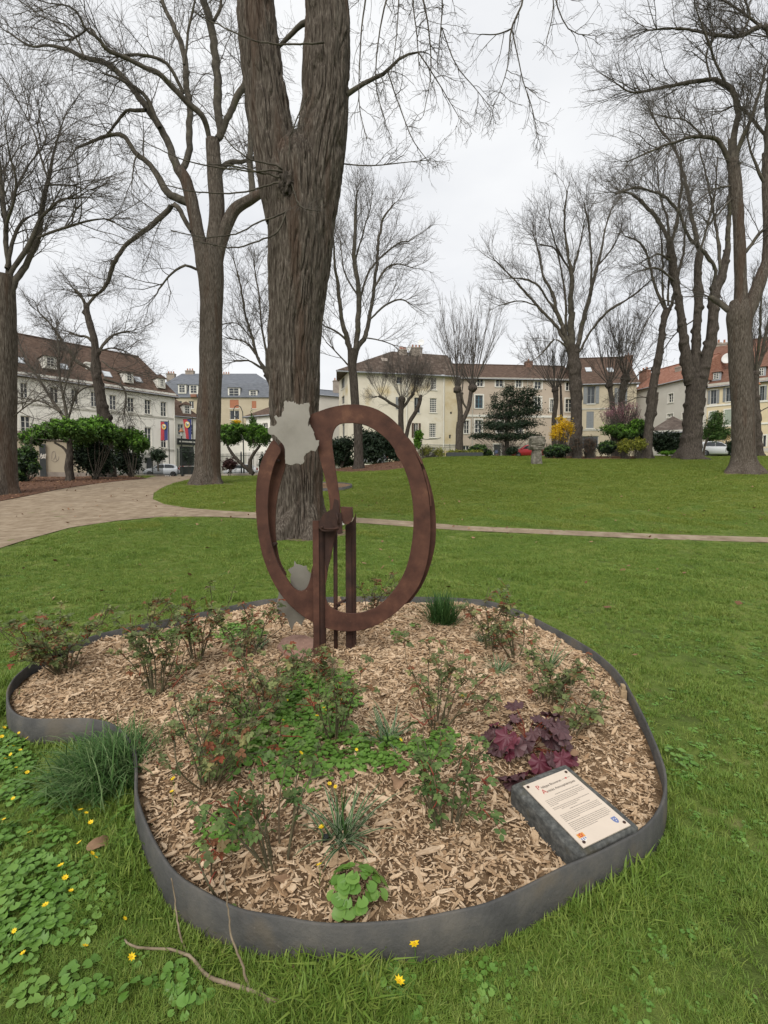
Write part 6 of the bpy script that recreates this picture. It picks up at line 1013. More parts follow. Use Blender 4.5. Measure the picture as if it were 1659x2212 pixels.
def banner(label, quad, y, pole_u, vtop, vbot):
    tl_, tr_, br_, bl_ = [U(*c6(*q), y) for q in quad]; pt = U(pole_u, vtop, y); pb = np.array([pt[0], pt[1], float(terr(pt[0], pt[1]))]); root = thing('banner', label, 'banner', pb, group='heraldic banners by the gate'); off = pb
    MB().tube([(0, 0, -.2), (0, 0, pt[2] - pb[2] + .15)], .05, 10).build('pole', m_iron, root); MB().tube([tl_ - off + np.array([0, 0, .03]), tr_ - off + np.array([0, 0, .03])], .03, 8).build('arm', m_iron, root)
    def grid(a, b, name, m):
        nx, nz = 6, 14; V = []
        for j in range(nz + 1):
            for i in range(nx + 1):
                s = a + (b - a) * i / nx; t = j / nz; p = (tl_ * (1 - s) + tr_ * s) * (1 - t) + (bl_ * (1 - s) + br_ * s) * t; V.append(p - off + np.array([0, .05 * math.sin(s * 9 + t * 3) * t, 0]))
        return link(name, fmesh(name, V, [(j * (nx + 1) + i, j * (nx + 1) + i + 1, (j + 1) * (nx + 1) + i + 1, (j + 1) * (nx + 1) + i) for j in range(nz) for i in range(nx)], True), m, root)
    grid(0, .5, 'cloth', m_bred); grid(.5, 1, 'cloth', m_bblue)
    c = (tl_ + tr_) / 2 * .74 + (bl_ + br_) / 2 * .26 - off; w = np.linalg.norm(tr_ - tl_)
    ring = [(math.cos(t) * w * .30, math.sin(t) * w * .36 * (1.12 if math.sin(t) < 0 else .95)) for t in np.linspace(0, 2 * math.pi, 20, endpoint=False)]
    o = MB().add([(c[0] + a, c[1] - .09, c[2] + b) for a, b in ring] + [(c[0] + a, c[1] - .08, c[2] + b) for a, b in ring], [tuple(range(20))] + [(i, (i + 1) % 20, (i + 1) % 20 + 20, i + 20) for i in range(20)]).build('crest', m_gold, root)
    sh = [(-.6, .6), (.6, .6), (.6, 0), (.35, -.5), (0, -.72), (-.35, -.5), (-.6, 0)]; MB().add([(c[0] + a * w * .32, c[1] - .10, c[2] + b * w * .36) for a, b in sh], [tuple(range(7))]).build('shield', m_shutg, o); MB().add([(c[0] + a * w * .32, c[1] - .105, c[2] + b * w * .2 + w * .1) for a, b in sh[:4]], [(0, 1, 2, 3)]).build('shield_chief', m_pale, o)
banner('red and blue banner hanging before the long ivory house, left of two', [(306, 845), (393, 848), (393, 1066), (306, 1066)], 57.5, c6(400, 0)[0], c6(0, 845)[1], 1030)
banner('red and blue banner near the tall trunk, right of two', [(571, 818), (672, 816), (672, 1056), (608, 1046)], 56.5, c6(684, 0)[0], c6(0, 808)[1], 1030)
def lamp(label, u, vtop, y, crook=False):
    pt = U(u, vtop, y); pb = np.array([pt[0], pt[1], float(terr(pt[0], pt[1]))]); H = pt[2] - pb[2]; root = thing('street_lamp', label, 'lamp', pb, group='street lamps')
    if not crook:
        MB().lathe((0, 0, -.1), [(.13, 0), (.13, .4), (.07, .6), (.055, H - .9), (.09, H - .85), (.04, H - .8)], 12).build('post', m_iron, root, smooth=True)
        MB().lathe((0, 0, H - .9), [(.10, 0), (.20, .45), (.20, .46)], 6).build('lantern_glass', m_light, root); MB().lathe((0, 0, H - .46), [(.30, 0), (.24, .12), (.12, .26), (.05, .36), (.03, .46)], 12).build('lantern_cap', m_copper, root, smooth=True)
    else:
        k = y / F; q = lambda x, z: np.array([(c6(x, 0)[0] - u) * k, 0, H - (c6(0, z)[1] - vtop) * k]); arc = [(1280, 1000), (1278, 760), (1268, 710), (1250, 670), (1220, 655), (1190, 665), (1172, 700), (1168, 740), (1178, 775), (1200, 790), (1220, 775), (1224, 745), (1210, 728), (1198, 738), (1203, 752)]
        MB().tube([(float(q(1280, 0)[0]), 0, -.1), (float(q(1280, 0)[0]), 0, float(q(0, 1000)[2]))], .055, 10).build('post', m_iron, root); MB().tube(catmull([q(*a) for a in arc], 60), .04, 8).build('crook', m_iron, root, smooth=True)
        c = q(1204, 840); V, Q, rd = leaf_cloud([(*c, .45, .4, .22)], 500, .06, 5); leaf_obj('flower_basket', V, Q, rd, ml_forsy, root); MB().tube([q(1205, 785), q(1205, 830)], .015, 6).build('chain', m_iron, root)
lamp('copper capped street lamp by the iron gate', c6(552, 0)[0], c6(0, 918)[1], 54)
lamp('crook shaped lamp post with yellow flower basket', c6(1280, 0)[0], c6(0, 655)[1], 48, True)
lamp('slim lamp post behind the dark pollard at the right edge', 1638, 822, 50)
# red and white tape and yellow bin near the gate
a, b_ = U(*c6(520, 1380), 54.9), U(*c6(720, 1376), 54.9); m_tape = mat('tape', [(0, (.6, .6, .58)), (.5, (.6, .6, .58)), (.52, (.5, .05, .04)), (1, (.5, .05, .04))], scale=3)
tag(MB().add([(a[0], a[1], a[2]), (b_[0], b_[1], b_[2]), (b_[0], b_[1], b_[2] + .1), (a[0], a[1], a[2] + .1), (a[0], a[1] + .004, a[2]), (b_[0], b_[1] + .004, b_[2]), (b_[0], b_[1] + .004, b_[2] + .1), (a[0], a[1] + .004, a[2] + .1)], [(0, 1, 2, 3), (7, 6, 5, 4), (0, 4, 5, 1), (3, 2, 6, 7)]).build('barrier_tape', m_tape), 'red and white barrier tape across the iron gate', 'tape')
p = U(378, 1020, 59); z = float(terr(p[0], p[1])); o = MB().lathe((0, 0, 0), [(.24, 0), (.28, .95)], 12).build('litter_bin', m_shutv); o.location = (p[0], p[1], z + .03); tag(o, 'small green litter bin behind the silver car', 'bin'); MB().lathe((0, 0, .951), [(.30, 0), (.30, .08), (.2, .14)], 12).build('lid', m_gold, o)
p = U(1003, 987, 41.0); z = float(terr(p[0], p[1])); o = MB().box(-1.5, 1.5, -.4, .4, -.2, .32).build('planter_box', m_door, bevel=.02); o.location = (p[0], p[1], z); tag(o, 'long low dark planter box on the lawn crest', 'planter')
V, Q, rd = leaf_cloud([(p[0] + x, p[1], z + .42, .4, .3, .16) for x in (-1.1, -.5, .1, .7, 1.2)], 900, .06, 44); tag(leaf_obj('planter_leaves', V, Q, rd, ml_lime, None, 'stuff'), 'pale green leaves filling the dark planter box', 'plants')
p = U(1628, 985, 46); z = float(terr(p[0], p[1])); o = thing('park_bench', 'park bench behind the stout right hand trunk', 'bench', (p[0] + 1.0, p[1], z)); MB().box(-.9, .9, -.2, .2, .42, .48).build('seat', m_stone, o); MB().box(-.9, .9, .2, .25, .55, .85).build('backrest', m_stone, o); [MB().box(x - .05, x + .05, -.18, .22, -.05, .42).build('leg', m_iron, o) for x in (-.7, .7)]

# fallen leaves on the litter beds and along the path edges
m_fl = mat('fallen_leaf', [(0, (.10, .05, .028)), (.5, (.21, .115, .065)), (1, (.38, .25, .15))], src='objrand', scale=8, rough=.85, spec=.15)
lv = [proto('fallen_leaf_%d' % k, [(-1, 0, .1), (-.2, -.6, .25 * (k - 1)), (.9, -.1, .15), (.1, .55, .2)], [(0, 1, 2, 3)], m_fl) for k in range(3)]
r = np.random.default_rng(91); PX = []; PY = []
LAWN_A = [(-9, 3), (9, 3), (22, 26), (-6, 26), (-9, 14)]
for pl, dn in ((LAWN_A, .8), (LIT_L, 16), (LIT_C, 14), (LIT_R, 14), (PATH, .8)):
    a = np.array(pl); lo, hi = a.min(0), a.max(0); n = int((hi[0] - lo[0]) * (hi[1] - lo[1]) * dn); x = r.uniform(lo[0], hi[0], n); y = r.uniform(lo[1], hi[1], n); k = inpoly(x, y, pl) & (y < 52) & ~inpoly(x, y, RIM[::3]); PX.append(x[k]); PY.append(y[k])
X = np.concatenate(PX); Y = np.concatenate(PY); n = len(X)
scatter('fallen_leaves', np.stack([X, Y, terr(X, Y) + .04], -1), np.stack([r.normal(0, .4, n), r.normal(0, .4, n), r.uniform(0, 6.28, n)], -1), r.uniform(.022, .055, n), r.integers(0, 3, n), lv, 'brown fallen leaves on the litter beds and path', 'leaves')

# bare earth and dry litter at the foot of the nearest trunks
def foot(u, v, rx, ry, seed):
    c = G(u, v); r_ = random.Random(seed); t = np.linspace(0, 2 * math.pi, 26, endpoint=False); return [(c[0] + rx * math.cos(a) * (1 + .25 * math.sin(3 * a + seed) + r_.uniform(-.12, .12)), c[1] + ry * math.sin(a) * (1 + .2 * math.sin(4 * a)) + .1) for a in t]
FEET = [foot(648, 1158, .95, .75, 1), foot(446, 1047, .95, .8, 2), foot(1606, 1024, .9, .7, 3)]
m_foot = mat('bare_earth', [(0, (.09, .065, .042)), (.5, (.17, .13, .085)), (1, (.27, .22, .15))], scale=9, detail=12, rough=.95, bump=.8, bscale=40, bdist=.03, spec=.1)
for f in FEET: sheet('bare_earth', f, .25, lambda x, y: terr(x, y) + .014, m_foot)
# ------------------------------------------------------------------ wood chip mulch
def chip(seed):
    r = np.random.default_rng(seed); n = 5; xs = np.linspace(-.5, .5, n); V = []
    for i, x in enumerate(xs):
        e = 1 - .5 * abs(2 * i / (n - 1) - 1) ** 4; w = .5 * e * r.uniform(.55, 1.1); t = .5 * r.uniform(.6, 1); b = .35 * r.uniform(-1, 1); V += [(x, -w, -t * .6 + b * .3), (x, w, -t * .4 + b * .3), (x, w * .8, t * .6 + b * .3), (x, -w * .85, t * .5 + b * .3)]
    Fc = [(i * 4 + j, i * 4 + (j + 1) % 4, (i + 1) * 4 + (j + 1) % 4, (i + 1) * 4 + j) for i in range(n - 1) for j in range(4)] + [(3, 2, 1, 0), tuple((n - 1) * 4 + j for j in range(4))]
    return V, Fc
chips = [proto('chip_%d' % k, *chip(k), m_chip) for k in range(6)]
A = np.array(RIN); x0, y0 = A.min(0); x1, y1 = A.max(0); r = np.random.default_rng(3)
N = int((x1 - x0) * (y1 - y0) * 9800); X = r.uniform(x0, x1, N); Y = r.uniform(y0, y1, N); keep = r.random(N) < np.clip(2.9 / np.maximum(Y, 1), .34, 1.0); X, Y = X[keep], Y[keep]; k = inpoly(X, Y, A[::2]) ; X, Y = X[k], Y[k]
d = polydist(X, Y, A[::3]); k = d > .022; X, Y = X[k], Y[k]; N = len(X)
far = np.clip(Y / 3.0, .9, 1.5); Ls = np.clip(r.lognormal(math.log(.0138), .68, N), .005, .085) * far; sc3 = np.stack([Ls, Ls * r.uniform(.12, .5, N) ** 1.0, np.maximum(Ls * r.uniform(.06, .2, N), .0022)], -1); Z = mulch_h(X, Y) + r.uniform(.0, .014, N)
scatter('wood_chip_mulch', np.stack([X, Y, Z], -1), np.stack([r.normal(0, .32, N), r.normal(0, .28, N), r.uniform(0, 6.28, N)], -1), sc3, r.integers(0, 6, N), chips, 'pale brown wood chip mulch covering the flower bed', 'mulch')
m_splint = mat('pale_splinter', [(0, (.33, .22, .13)), (1, (.55, .42, .29))], scale=30, rough=.85, stretch=(1, 6, 6), bump=.4, bscale=60, bdist=.003)
SPL = ['long pale splinter between the bright green rose and the front edging', 'pale splinter right of the round leafy clump', 'pale splinter just right of the striped sedge', 'pale splinter left of the seedling shoot near the edging', 'short splinter left of the plaque block', 'splinter above the foot of the bright green rose', 'splinter touching the left side of the plaque block', 'small splinter below the front rose', 'splinter near the right edging beyond the plaque', 'splinter between plaque and right edging', 'splinter inside the left inner curve of the edging', 'splinter right of the bright rose foot']
for i, (u, v, L, a) in enumerate([(925, 1832, .105, .5), (880, 2003 - 22, .075, -.4), (830, 1780, .08, .55), (455, 1905, .06, -.8), (1060, 1842, .05, .2), (1010, 1720, .06, 1.0), (1110, 1745, .07, -1.1), (560, 1905, .05, .4), (1290, 1620, .06, -.6), (1330, 1700, .055, 1.3), (380, 1660, .06, .5), (1000, 1800, .055, .9)]):
    V, Fc = chip(40 + i); p = B(u, v); o = MB().add([(x * L, y * L * .3, z * L * .1) for x, y, z in V], Fc).build('wood_splinter', m_splint); o.location = (p[0], p[1], p[2] + .016); o.rotation_euler = (.1, .08, a); tag(o, SPL[i], 'splinter', 'large splinters on the mulch')

# ------------------------------------------------------------------ lawn grass
def tuft(seed, nb, spread, lean, wid):
    r = np.random.default_rng(seed); V = []; Fc = []
    for i in range(nb):
        a = r.uniform(0, 6.283); b = r.uniform(0, 1) ** .5 * spread; p = np.array([b * math.cos(a), b * math.sin(a), -.1]); t = r.uniform(0, 6.283); dr = np.array([math.cos(t), math.sin(t), 0]); sd = np.array([-dr[1], dr[0], 0]); H = r.uniform(.55, 1.15); ln = r.uniform(.1, lean); w = wid * r.uniform(.7, 1.2); k = len(V)
        for s, ww in ((0, 1), (.55, .85), (1.0, 0)):
            c = p + dr * ln * H * s ** 1.8 + np.array([0, 0, H * (s - .28 * ln * s * s) + .02])
            V += [c - sd * w * ww, c + sd * w * ww] if ww else [c]
        Fc += [(k, k + 1, k + 3, k + 2), (k + 2, k + 3, k + 4)]
    return V, Fc
tufts = [proto('tuft_%d' % k, *tuft(k, 16, .75, 1.3, .042), m_grass) for k in range(3)] + [proto('tuft_s%d' % k, *tuft(20 + k, 26, 1.7, 1.3, .055), m_grass) for k in range(2)] + [proto('tuft_f%d' % k, *tuft(40 + k, 26, 1.7, 1.3, .055), m_grassf) for k in range(2)]
r = np.random.default_rng(5); NG = 340000; dmin, dmax = 1.0, 42.0
q = r.random(NG); dd = (dmin ** .75 + q * (dmax ** .75 - dmin ** .75)) ** (1 / .75); az = r.uniform(-.82, .82, NG); X = dd * np.tan(az * 1.0) * .98; Y = dd
Y = Y + r.uniform(-.3, .3, NG)
k = (np.abs(X) < .97 * Y + .4) & ~inpoly(X, Y, RIM[::2]) & ~inpoly(X, Y, PATH) & ~inpoly(X, Y, LIT_L) & ~inpoly(X, Y, LIT_C) & ~inpoly(X, Y, LIT_R) & ~inpoly(X, Y, r2); X, Y = X[k], Y[k]
nz = np.sin(X * 1.9 + 1.3 * np.sin(Y * 1.1)) * np.sin(Y * 2.3 + np.sin(X * 1.7)); nz2 = np.sin(X * 5.3 + 2 * np.sin(Y * 3.1)) * np.sin(Y * 4.7 + X)
nz3 = np.sin(X * .9 + 2 * np.sin(Y * .7 + 1)) * np.sin(Y * 1.1 + 1.5 * np.sin(X * .8)); k = ((nz2 + .5 * nz3 > -.55) | (r.random(len(X)) < .28)); X, Y, nz = X[k], Y[k], nz[k]
dP = polydist(X, Y, PATH); k = (dP > .05) & ~((inpoly(X, Y, FEET[0]) | inpoly(X, Y, FEET[1]) | inpoly(X, Y, FEET[2])) & (r.random(len(X)) < .85)); X, Y, nz, dP = X[k], Y[k], nz[k], dP[k]
dB = polydist(X, Y, RIM[::3]); edge = np.exp(-dB / .10)
nz4 = np.sin(X * 3.7 + 1.7 * np.sin(Y * 2.9)) * np.sin(Y * 4.1 + 1.4 * np.sin(X * 3.3)); nz5 = np.sin(X * 9.1 + 2 * np.sin(Y * 7)) * np.sin(Y * 8.3 + np.sin(X * 6))
sz = (.024 + .010 * nz + .034 * np.clip(nz4 + .35 * nz5 - .25, 0, 1) * (Y < 9) + .012 * r.random(len(X))) * (1 + 1.1 * edge * (r.random(len(X)) < .45)) * np.clip(.85 + Y / 22, .9, 1.9) * np.where(dP < .3, .6, 1)
N = len(X); idx = np.where(Y < 5.5, r.integers(0, 3, N), np.where((Y + 2.5 * nz > 12.5) & (r.random(N) < .8), r.integers(5, 7, N), r.integers(3, 5, N))); wd = np.clip(sz * (1.0 + np.maximum(Y - 3, 0) * .03), .02, .16)
scatter('lawn_grass', np.stack([X, Y, terr(X, Y)], -1), np.stack([r.normal(0, .12, N), r.normal(0, .12, N), r.uniform(0, 6.28, N)], -1), np.stack([wd, wd, sz], -1), idx, tufts, 'short green lawn grass around the bed and up the slope', 'grass')

# ------------------------------------------------------------------ broad leaved ground cover (lesser celandine)
def heart(r_, tilt, az, c, cup=.12):
    """heart shaped leaf of radius r_ as a fan"""
    P = []; n = 11
    for i in range(n):
        t = -2.75 + 5.5 * i / (n - 1); rr = r_ * (1 - .12 * math.cos(3 * t) + .12 * math.cos(t)); P.append((rr * math.cos(t), rr * math.sin(t), cup * r_ * abs(math.sin(t))))
    V = [(-.18 * r_, 0, -.1 * r_)] + P; M = Matrix.Rotation(az, 3, 'Z') @ Matrix.Rotation(tilt, 3, 'Y'); return [tuple(M @ Vector(p) + Vector(c)) for p in V], [(0, i, i + 1) for i in range(1, n)]
def rosette(seed, n):
    r = random.Random(seed); V = []; Fc = []
    for i in range(n):
        a = r.uniform(0, 6.28); d = r.uniform(.15, 1) ** .7; h = r.uniform(.35, .85) * (1.15 - .5 * d); v, f = heart(r.uniform(.22, .36), r.uniform(-.1, .55), a, (d * math.cos(a), d * math.sin(a), h)); b = len(V); V += v; Fc += [tuple(b + j for j in q) for q in f]
        b = len(V); V += [(d * .3 * math.cos(a), d * .3 * math.sin(a), -.2), (d * .3 * math.cos(a) + .03, d * .3 * math.sin(a), -.2), (d * .9 * math.cos(a), d * .9 * math.sin(a), h - .03)]; Fc.append((b, b + 1, b + 2))
    return V, Fc
ros = [proto('rosette_%d' % k, *rosette(k, 9), m_weed, True) for k in range(4)]
def patch(name, polys, dens, size, label, hfun, seed, conv):
    r = np.random.default_rng(seed); PX, PY = [], []
    for pl in polys:
        G_ = np.array([conv(u, v)[:2] for u, v in pl]); a, b = G_.min(0), G_.max(0); n = int((b[0] - a[0]) * (b[1] - a[1]) * dens); x = r.uniform(a[0], b[0], n); y = r.uniform(a[1], b[1], n); dd = polydist(x, y, G_); k = inpoly(x, y, G_) & (r.random(n) < np.clip(dd / .12, .25, 1)); PX.append(x[k]); PY.append(y[k])
    X, Y = np.concatenate(PX), np.concatenate(PY); n = len(X)
    return scatter(name, np.stack([X, Y, hfun(X, Y)], -1), np.stack([r.normal(0, .15, n), r.normal(0, .15, n), r.uniform(0, 6.28, n)], -1), size * r.uniform(.65, 1.3, n), r.integers(0, 4, n), ros, label, 'ground cover')
patch('celandine_carpet', [[(560, 1600), (640, 1570), (760, 1580), (860, 1600), (950, 1580), (930, 1650), (860, 1665), (760, 1690), (680, 1710), (600, 1690), (540, 1650)], [(420, 1640), (470, 1560), (560, 1500), (640, 1460), (760, 1440), (775, 1500), (760, 1590), (620, 1600), (560, 1640), (470, 1690)], [(860, 1600), (960, 1580), (1010, 1610), (960, 1660), (880, 1670)], [(700, 1490), (770, 1480), (770, 1540), (700, 1560)], [(600, 1440), (660, 1440), (660, 1470), (610, 1480)], [(455, 1375), (500, 1345), (560, 1350), (590, 1375), (520, 1395)], [(330, 1370), (420, 1350), (440, 1380), (360, 1400)], [(840, 1375), (890, 1350), (910, 1365), (870, 1385)]], 560, .046, 'green heart leaved celandine carpet among the roses', mulch_h, 21, B)
patch('celandine_carpet', [[(415, 1755), (470, 1740), (530, 1790), (560, 1850), (510, 1860), (440, 1820)]], 600, .05, 'small celandine patch left of the front rose, inside the edging', mulch_h, 22, B)
patch('celandine_lawn', [[(-60, 1890), (60, 1830), (150, 1830), (210, 1870), (240, 1960), (230, 2050), (120, 2100), (-60, 2130)], [(-60, 1760), (80, 1790), (160, 1800), (120, 1840), (-60, 1870)], [(0, 2130), (160, 2110), (260, 2150), (200, 2212), (0, 2212)], [(0, 1560), (70, 1590), (110, 1690), (160, 1780), (60, 1760), (-40, 1720)], [(215, 1795), (300, 1760), (320, 1850), (300, 1880), (240, 1860)], [(760, 2105), (830, 2080), (900, 2120), (900, 2210), (770, 2210)], [(280, 2070), (420, 2080), (520, 2160), (400, 2200), (250, 2190)], [(1010, 2080), (1090, 2070), (1130, 2120), (1040, 2150)], [(1440, 1620), (1500, 1640), (1500, 1720), (1450, 1700)], [(0, 1560), (50, 1580), (60, 1680), (0, 1700)]], 820, .043, 'broad leaved celandine growing through the grass near the camera', terr, 23, G)
def weedpatch():
    r = np.random.default_rng(31); n = 5200; dd = r.uniform(1.1, 8.0, n); X = dd * r.uniform(-.95, .95, n); Y = dd; k = ~inpoly(X, Y, offset(RIM, .05)[::2]) & ((np.sin(X * 2.2 + 1) * np.sin(Y * 1.9) > .05) | (r.random(n) < .25)); X, Y = X[k], Y[k]; n = len(X)
    scatter('clover_weeds', np.stack([X, Y, terr(X, Y)], -1), np.stack([r.normal(0, .15, n), r.normal(0, .15, n), r.uniform(0, 6.28, n)], -1), r.uniform(.012, .030, n), r.integers(0, 4, n), ros, 'tiny round leaved weeds scattered in the lawn', 'ground cover')
weedpatch()
# a single clump at the front
p = B(768, 1932); V = []; Fc = []; rr = random.Random(6)
root = thing('celandine_clump', 'round green leafy clump alone on mulch near the front edging', 'plant', p)
for i in range(58):
    a = rr.uniform(0, 6.28); d = rr.uniform(.05, 1) ** .6; h = .085 * (1.05 - d * d * .8) + rr.uniform(-.008, .008); v, f = heart(rr.uniform(.016, .024), rr.uniform(0, .5) + d * .5, a, (0, 0, 0)); o = MB().add(v, f).build('leaf', m_weed, root, smooth=True); o.location = (.098 * d * math.cos(a), .098 * d * math.sin(a), h)

# ------------------------------------------------------------------ roses
m_rleaf = mat('rose_leaf', [(0, (.17, .045, .025)), (.10, (.11, .085, .03)), (.3, (.065, .115, .035)), (.6, (.105, .165, .05)), (.85, (.16, .22, .065)), (1, (.27, .27, .08))], src='objrand', coord='Position', scale=5, rough=.55, spec=.2, trans=.2)
m_rleafa = mat('rose_foliage', [(0, (.23, .06, .03)), (.12, (.16, .11, .05)), (.3, (.095, .12, .048)), (.6, (.13, .165, .06)), (.85, (.185, .215, .08)), (1, (.28, .26, .10))], src='attr', rough=.55, spec=.2, trans=.2)
m_cane = mat('rose_cane', [(0, (.05, .042, .026)), (.5, (.095, .085, .045)), (1, (.15, .09, .055))], scale=9, rough=.7); m_shoot = flat('red_shoot', (.22, .045, .025), rough=.6, var=.3)
def leaflet(L, w, M):
    P = [(0, 0, 0), (L * .3, -w, .12 * w), (L * .62, -w * .92, .15 * w), (L, 0, -.1 * w), (L * .62, w * .92, .15 * w), (L * .3, w, .12 * w), (L * .5, 0, -.12 * w)]; return [tuple(M @ Vector(p)) for p in P], [(0, 1, 6), (1, 2, 6), (2, 3, 6), (3, 4, 6), (4, 5, 6), (5, 0, 6)]
def rose_leaf(seed):
    r = random.Random(seed); V = []; Fc = []
    for x, s, a in ((.45, 1, 1.1), (.45, -1, -1.1), (.78, 1, .95), (.78, -1, -.95), (1.0, 1, 0)):
        M = Matrix.Translation((x * .042, 0, .012 * math.sin(x * 2))) @ Matrix.Rotation(a + r.uniform(-.2, .2), 4, 'Z') @ Matrix.Rotation(r.uniform(-.3, .5), 4, 'Y') @ Matrix.Rotation(r.uniform(-.4, .4), 4, 'X'); v, f = leaflet(.030 * r.uniform(.85, 1.15) * (1.2 if a == 0 else 1), .0105, M); b = len(V); V += v; Fc += [tuple(b + j for j in q) for q in f]
    b = len(V); V += [(0, -.0008, 0), (0, .0008, 0), (.045, 0, .012)]; Fc.append((b, b + 1, b + 2)); return V, Fc
rl = []
for k in range(5):
    V, Fc = rose_leaf(k); me = bpy.data.meshes.new('rose_leaf'); me.from_pydata(V, [], Fc); me.update(); me.materials.append(m_rleaf); me.polygons.foreach_set('use_smooth', np.ones(len(me.polygons), bool)); rl.append(me)
rla = [(np.array(rose_leaf(k)[0]), rose_leaf(k)[1]) for k in range(5)]
def rose(label, u, v, h, spread, canes, leaves, seed, single=False, lean=(0, 0), conv=None, red=.10, size=1.0, low=.15):
    p = (conv or B)(u, v); r = np.random.default_rng(seed); root = thing('rose_bush', label, 'rose', p, group='roses in the bed'); tips = []; cl = []
    for i in range(canes):
        a = r.uniform(0, 6.283); s = spread * 1.35 * r.uniform(.2, 1); H = h * r.uniform(.5, 1.0); e = np.array([s * math.cos(a) + lean[0], s * math.sin(a) + lean[1], H]); b = np.array([.03 * math.cos(a), .03 * math.sin(a), -.03]); m1 = b * .6 + e * .4 + np.array([0, 0, .10 * H]) + r.normal(0, .02, 3); m2 = b * .25 + e * .75 + r.normal(0, .025, 3); c = catmull([b, m1, m2, e], 14); cl.append(c)
        MB().tube(c, np.linspace(.0050, .0016, 14) * size ** .5, 6).build('cane', m_cane, root, smooth=True)
        for j in range(3):
            t = r.integers(5, 13); d = unit(r.standard_normal(3) * .7 + unit(c[t] - c[t - 1]) + np.array([0, 0, .3])); L = h * r.uniform(.12, .30); q = np.array([c[t] + d * L * s_ + np.array([0, 0, -.02 * s_ * s_]) + r.normal(0, .004, 3) for s_ in np.linspace(0, 1, 6)]); cl.append(q); MB().tube(q, np.linspace(.003, .0014, 6), 5).build('side_shoot', m_shoot if r.random() < .45 else m_cane, root, smooth=True)
    V, Fc, rd = [], [], []; leaves = int(leaves * .9)
    for i in range(leaves):
        c = cl[r.integers(len(cl))]; n = len(c); t = r.uniform(low, 1) * (n - 1); k = min(int(t), n - 2); pos = c[k] * (1 - (t - k)) + c[k + 1] * (t - k); az = r.uniform(0, 6.283); el = r.uniform(-.5, .6); sc_ = size * r.uniform(.5, 1.05) * (1 if t / n < .85 else .7); M = Matrix.Translation(Vector(pos)) @ Matrix.Rotation(az, 4, 'Z') @ Matrix.Rotation(-el, 4, 'Y') @ Matrix.Rotation(r.uniform(-.5, .5), 4, 'X') @ Matrix.Scale(sc_, 4)
        if single: o = bpy.data.objects.new('leaf', rl[r.integers(5)]); col.objects.link(o); o.parent = root; o.matrix_local = M
        else:
            lv, lf = rla[r.integers(5)]; Mn = np.array(M); q = lv @ Mn[:3, :3].T + Mn[:3, 3]; b = len(V); V += q.tolist(); Fc += [tuple(b + j for j in f) for f in lf]; val = r.uniform(.0, .14) if r.random() < red else r.uniform(.2, 1); rd += [val] * len(lf)
    if not single:
        me = bpy.data.meshes.new('foliage'); me.from_pydata(V, [], Fc); me.update(); a = me.attributes.new('rnd', 'FLOAT', 'FACE'); a.data.foreach_set('value', np.array(rd, np.float32)); o = link('foliage', me, m_rleafa, root); o['kind'] = 'stuff'
    return root
rose('front rose with bare woody foot left of the striped grass', 600, 1868, .40, .24, 10, 120, 1, True, (-.02, .05), size=.85)
rose('bright green rose left of the plaque with upright stems', 965, 1772, .36, .19, 12, 150, 2, True, (.0, .05), size=.9)
rose('widest rose bush in the middle left of the bed', 455, 1690, .44, .36, 18, 400, 3, False, (.06, .15), red=.16, size=.85)
rose('tangled rose behind the widest bush', 560, 1560, .44, .42, 18, 380, 4, False, (-.05, .1), red=.18, size=.85)
rose('upright rose in front of the left post', 722, 1600, .50, .16, 9, 150, 5, False, (-.02, 0), red=.15, size=.9)
rose('small red tipped rose at the foot of the left post', 690, 1460, .24, .14, 6, 80, 6, False, red=.3)
rose('leafy rose between bright rose and purple plant', 945, 1570, .46, .24, 11, 200, 7, False, (.05, .05), red=.12, size=.9)
rose('dense brownish rose at the left tip of the bed', 140, 1445, .50, .34, 20, 520, 8, False, red=.22, size=1.0)
rose('bushy rose right of the left tip', 340, 1495, .52, .20, 13, 330, 9, False, (0, .05), red=.12, size=.95)
rose('wiry rose behind the bushy one at back left', 425, 1425, .58, .26, 10, 220, 10, False, red=.25, size=.95)
rose('sparse rose by the back edging at the left', 320, 1372, .45, .25, 7, 110, 11, False, red=.25)
rose('thin red tipped rose left of the ring', 520, 1420, .50, .26, 9, 190, 12, False, red=.3, size=1.1)
rose('sparse rose seen inside the ring near the back edging', 800, 1322, .42, .30, 8, 110, 13, False, red=.25)
rose('open rose at the back right beside the grassy clump', 1060, 1405, .52, .22, 10, 170, 14, False, (.02, 0), red=.2, size=1.1)
rose('slanting rose before the right edging', 1110, 1420, .40, .24, 7, 110, 15, False, (-.1, 0), red=.2)
rose('low leafy rose right of the purple plant', 1185, 1520, .36, .20, 9, 260, 16, False, red=.1, size=.9)
rose('trailing rose branch lying right over open mulch', 1225, 1590, .26, .14, 5, 70, 17, False, (.16, .05), red=.25)
rose('small rose in the little far bed', 690, 1057, 1.1, .5, 7, 60, 18, False, conv=lambda u, v: G(u, v, .1), size=3)
rose('seedling rose shoot near the front left edging', 480, 1905, .22, .05, 2, 16, 19, False, red=.4)

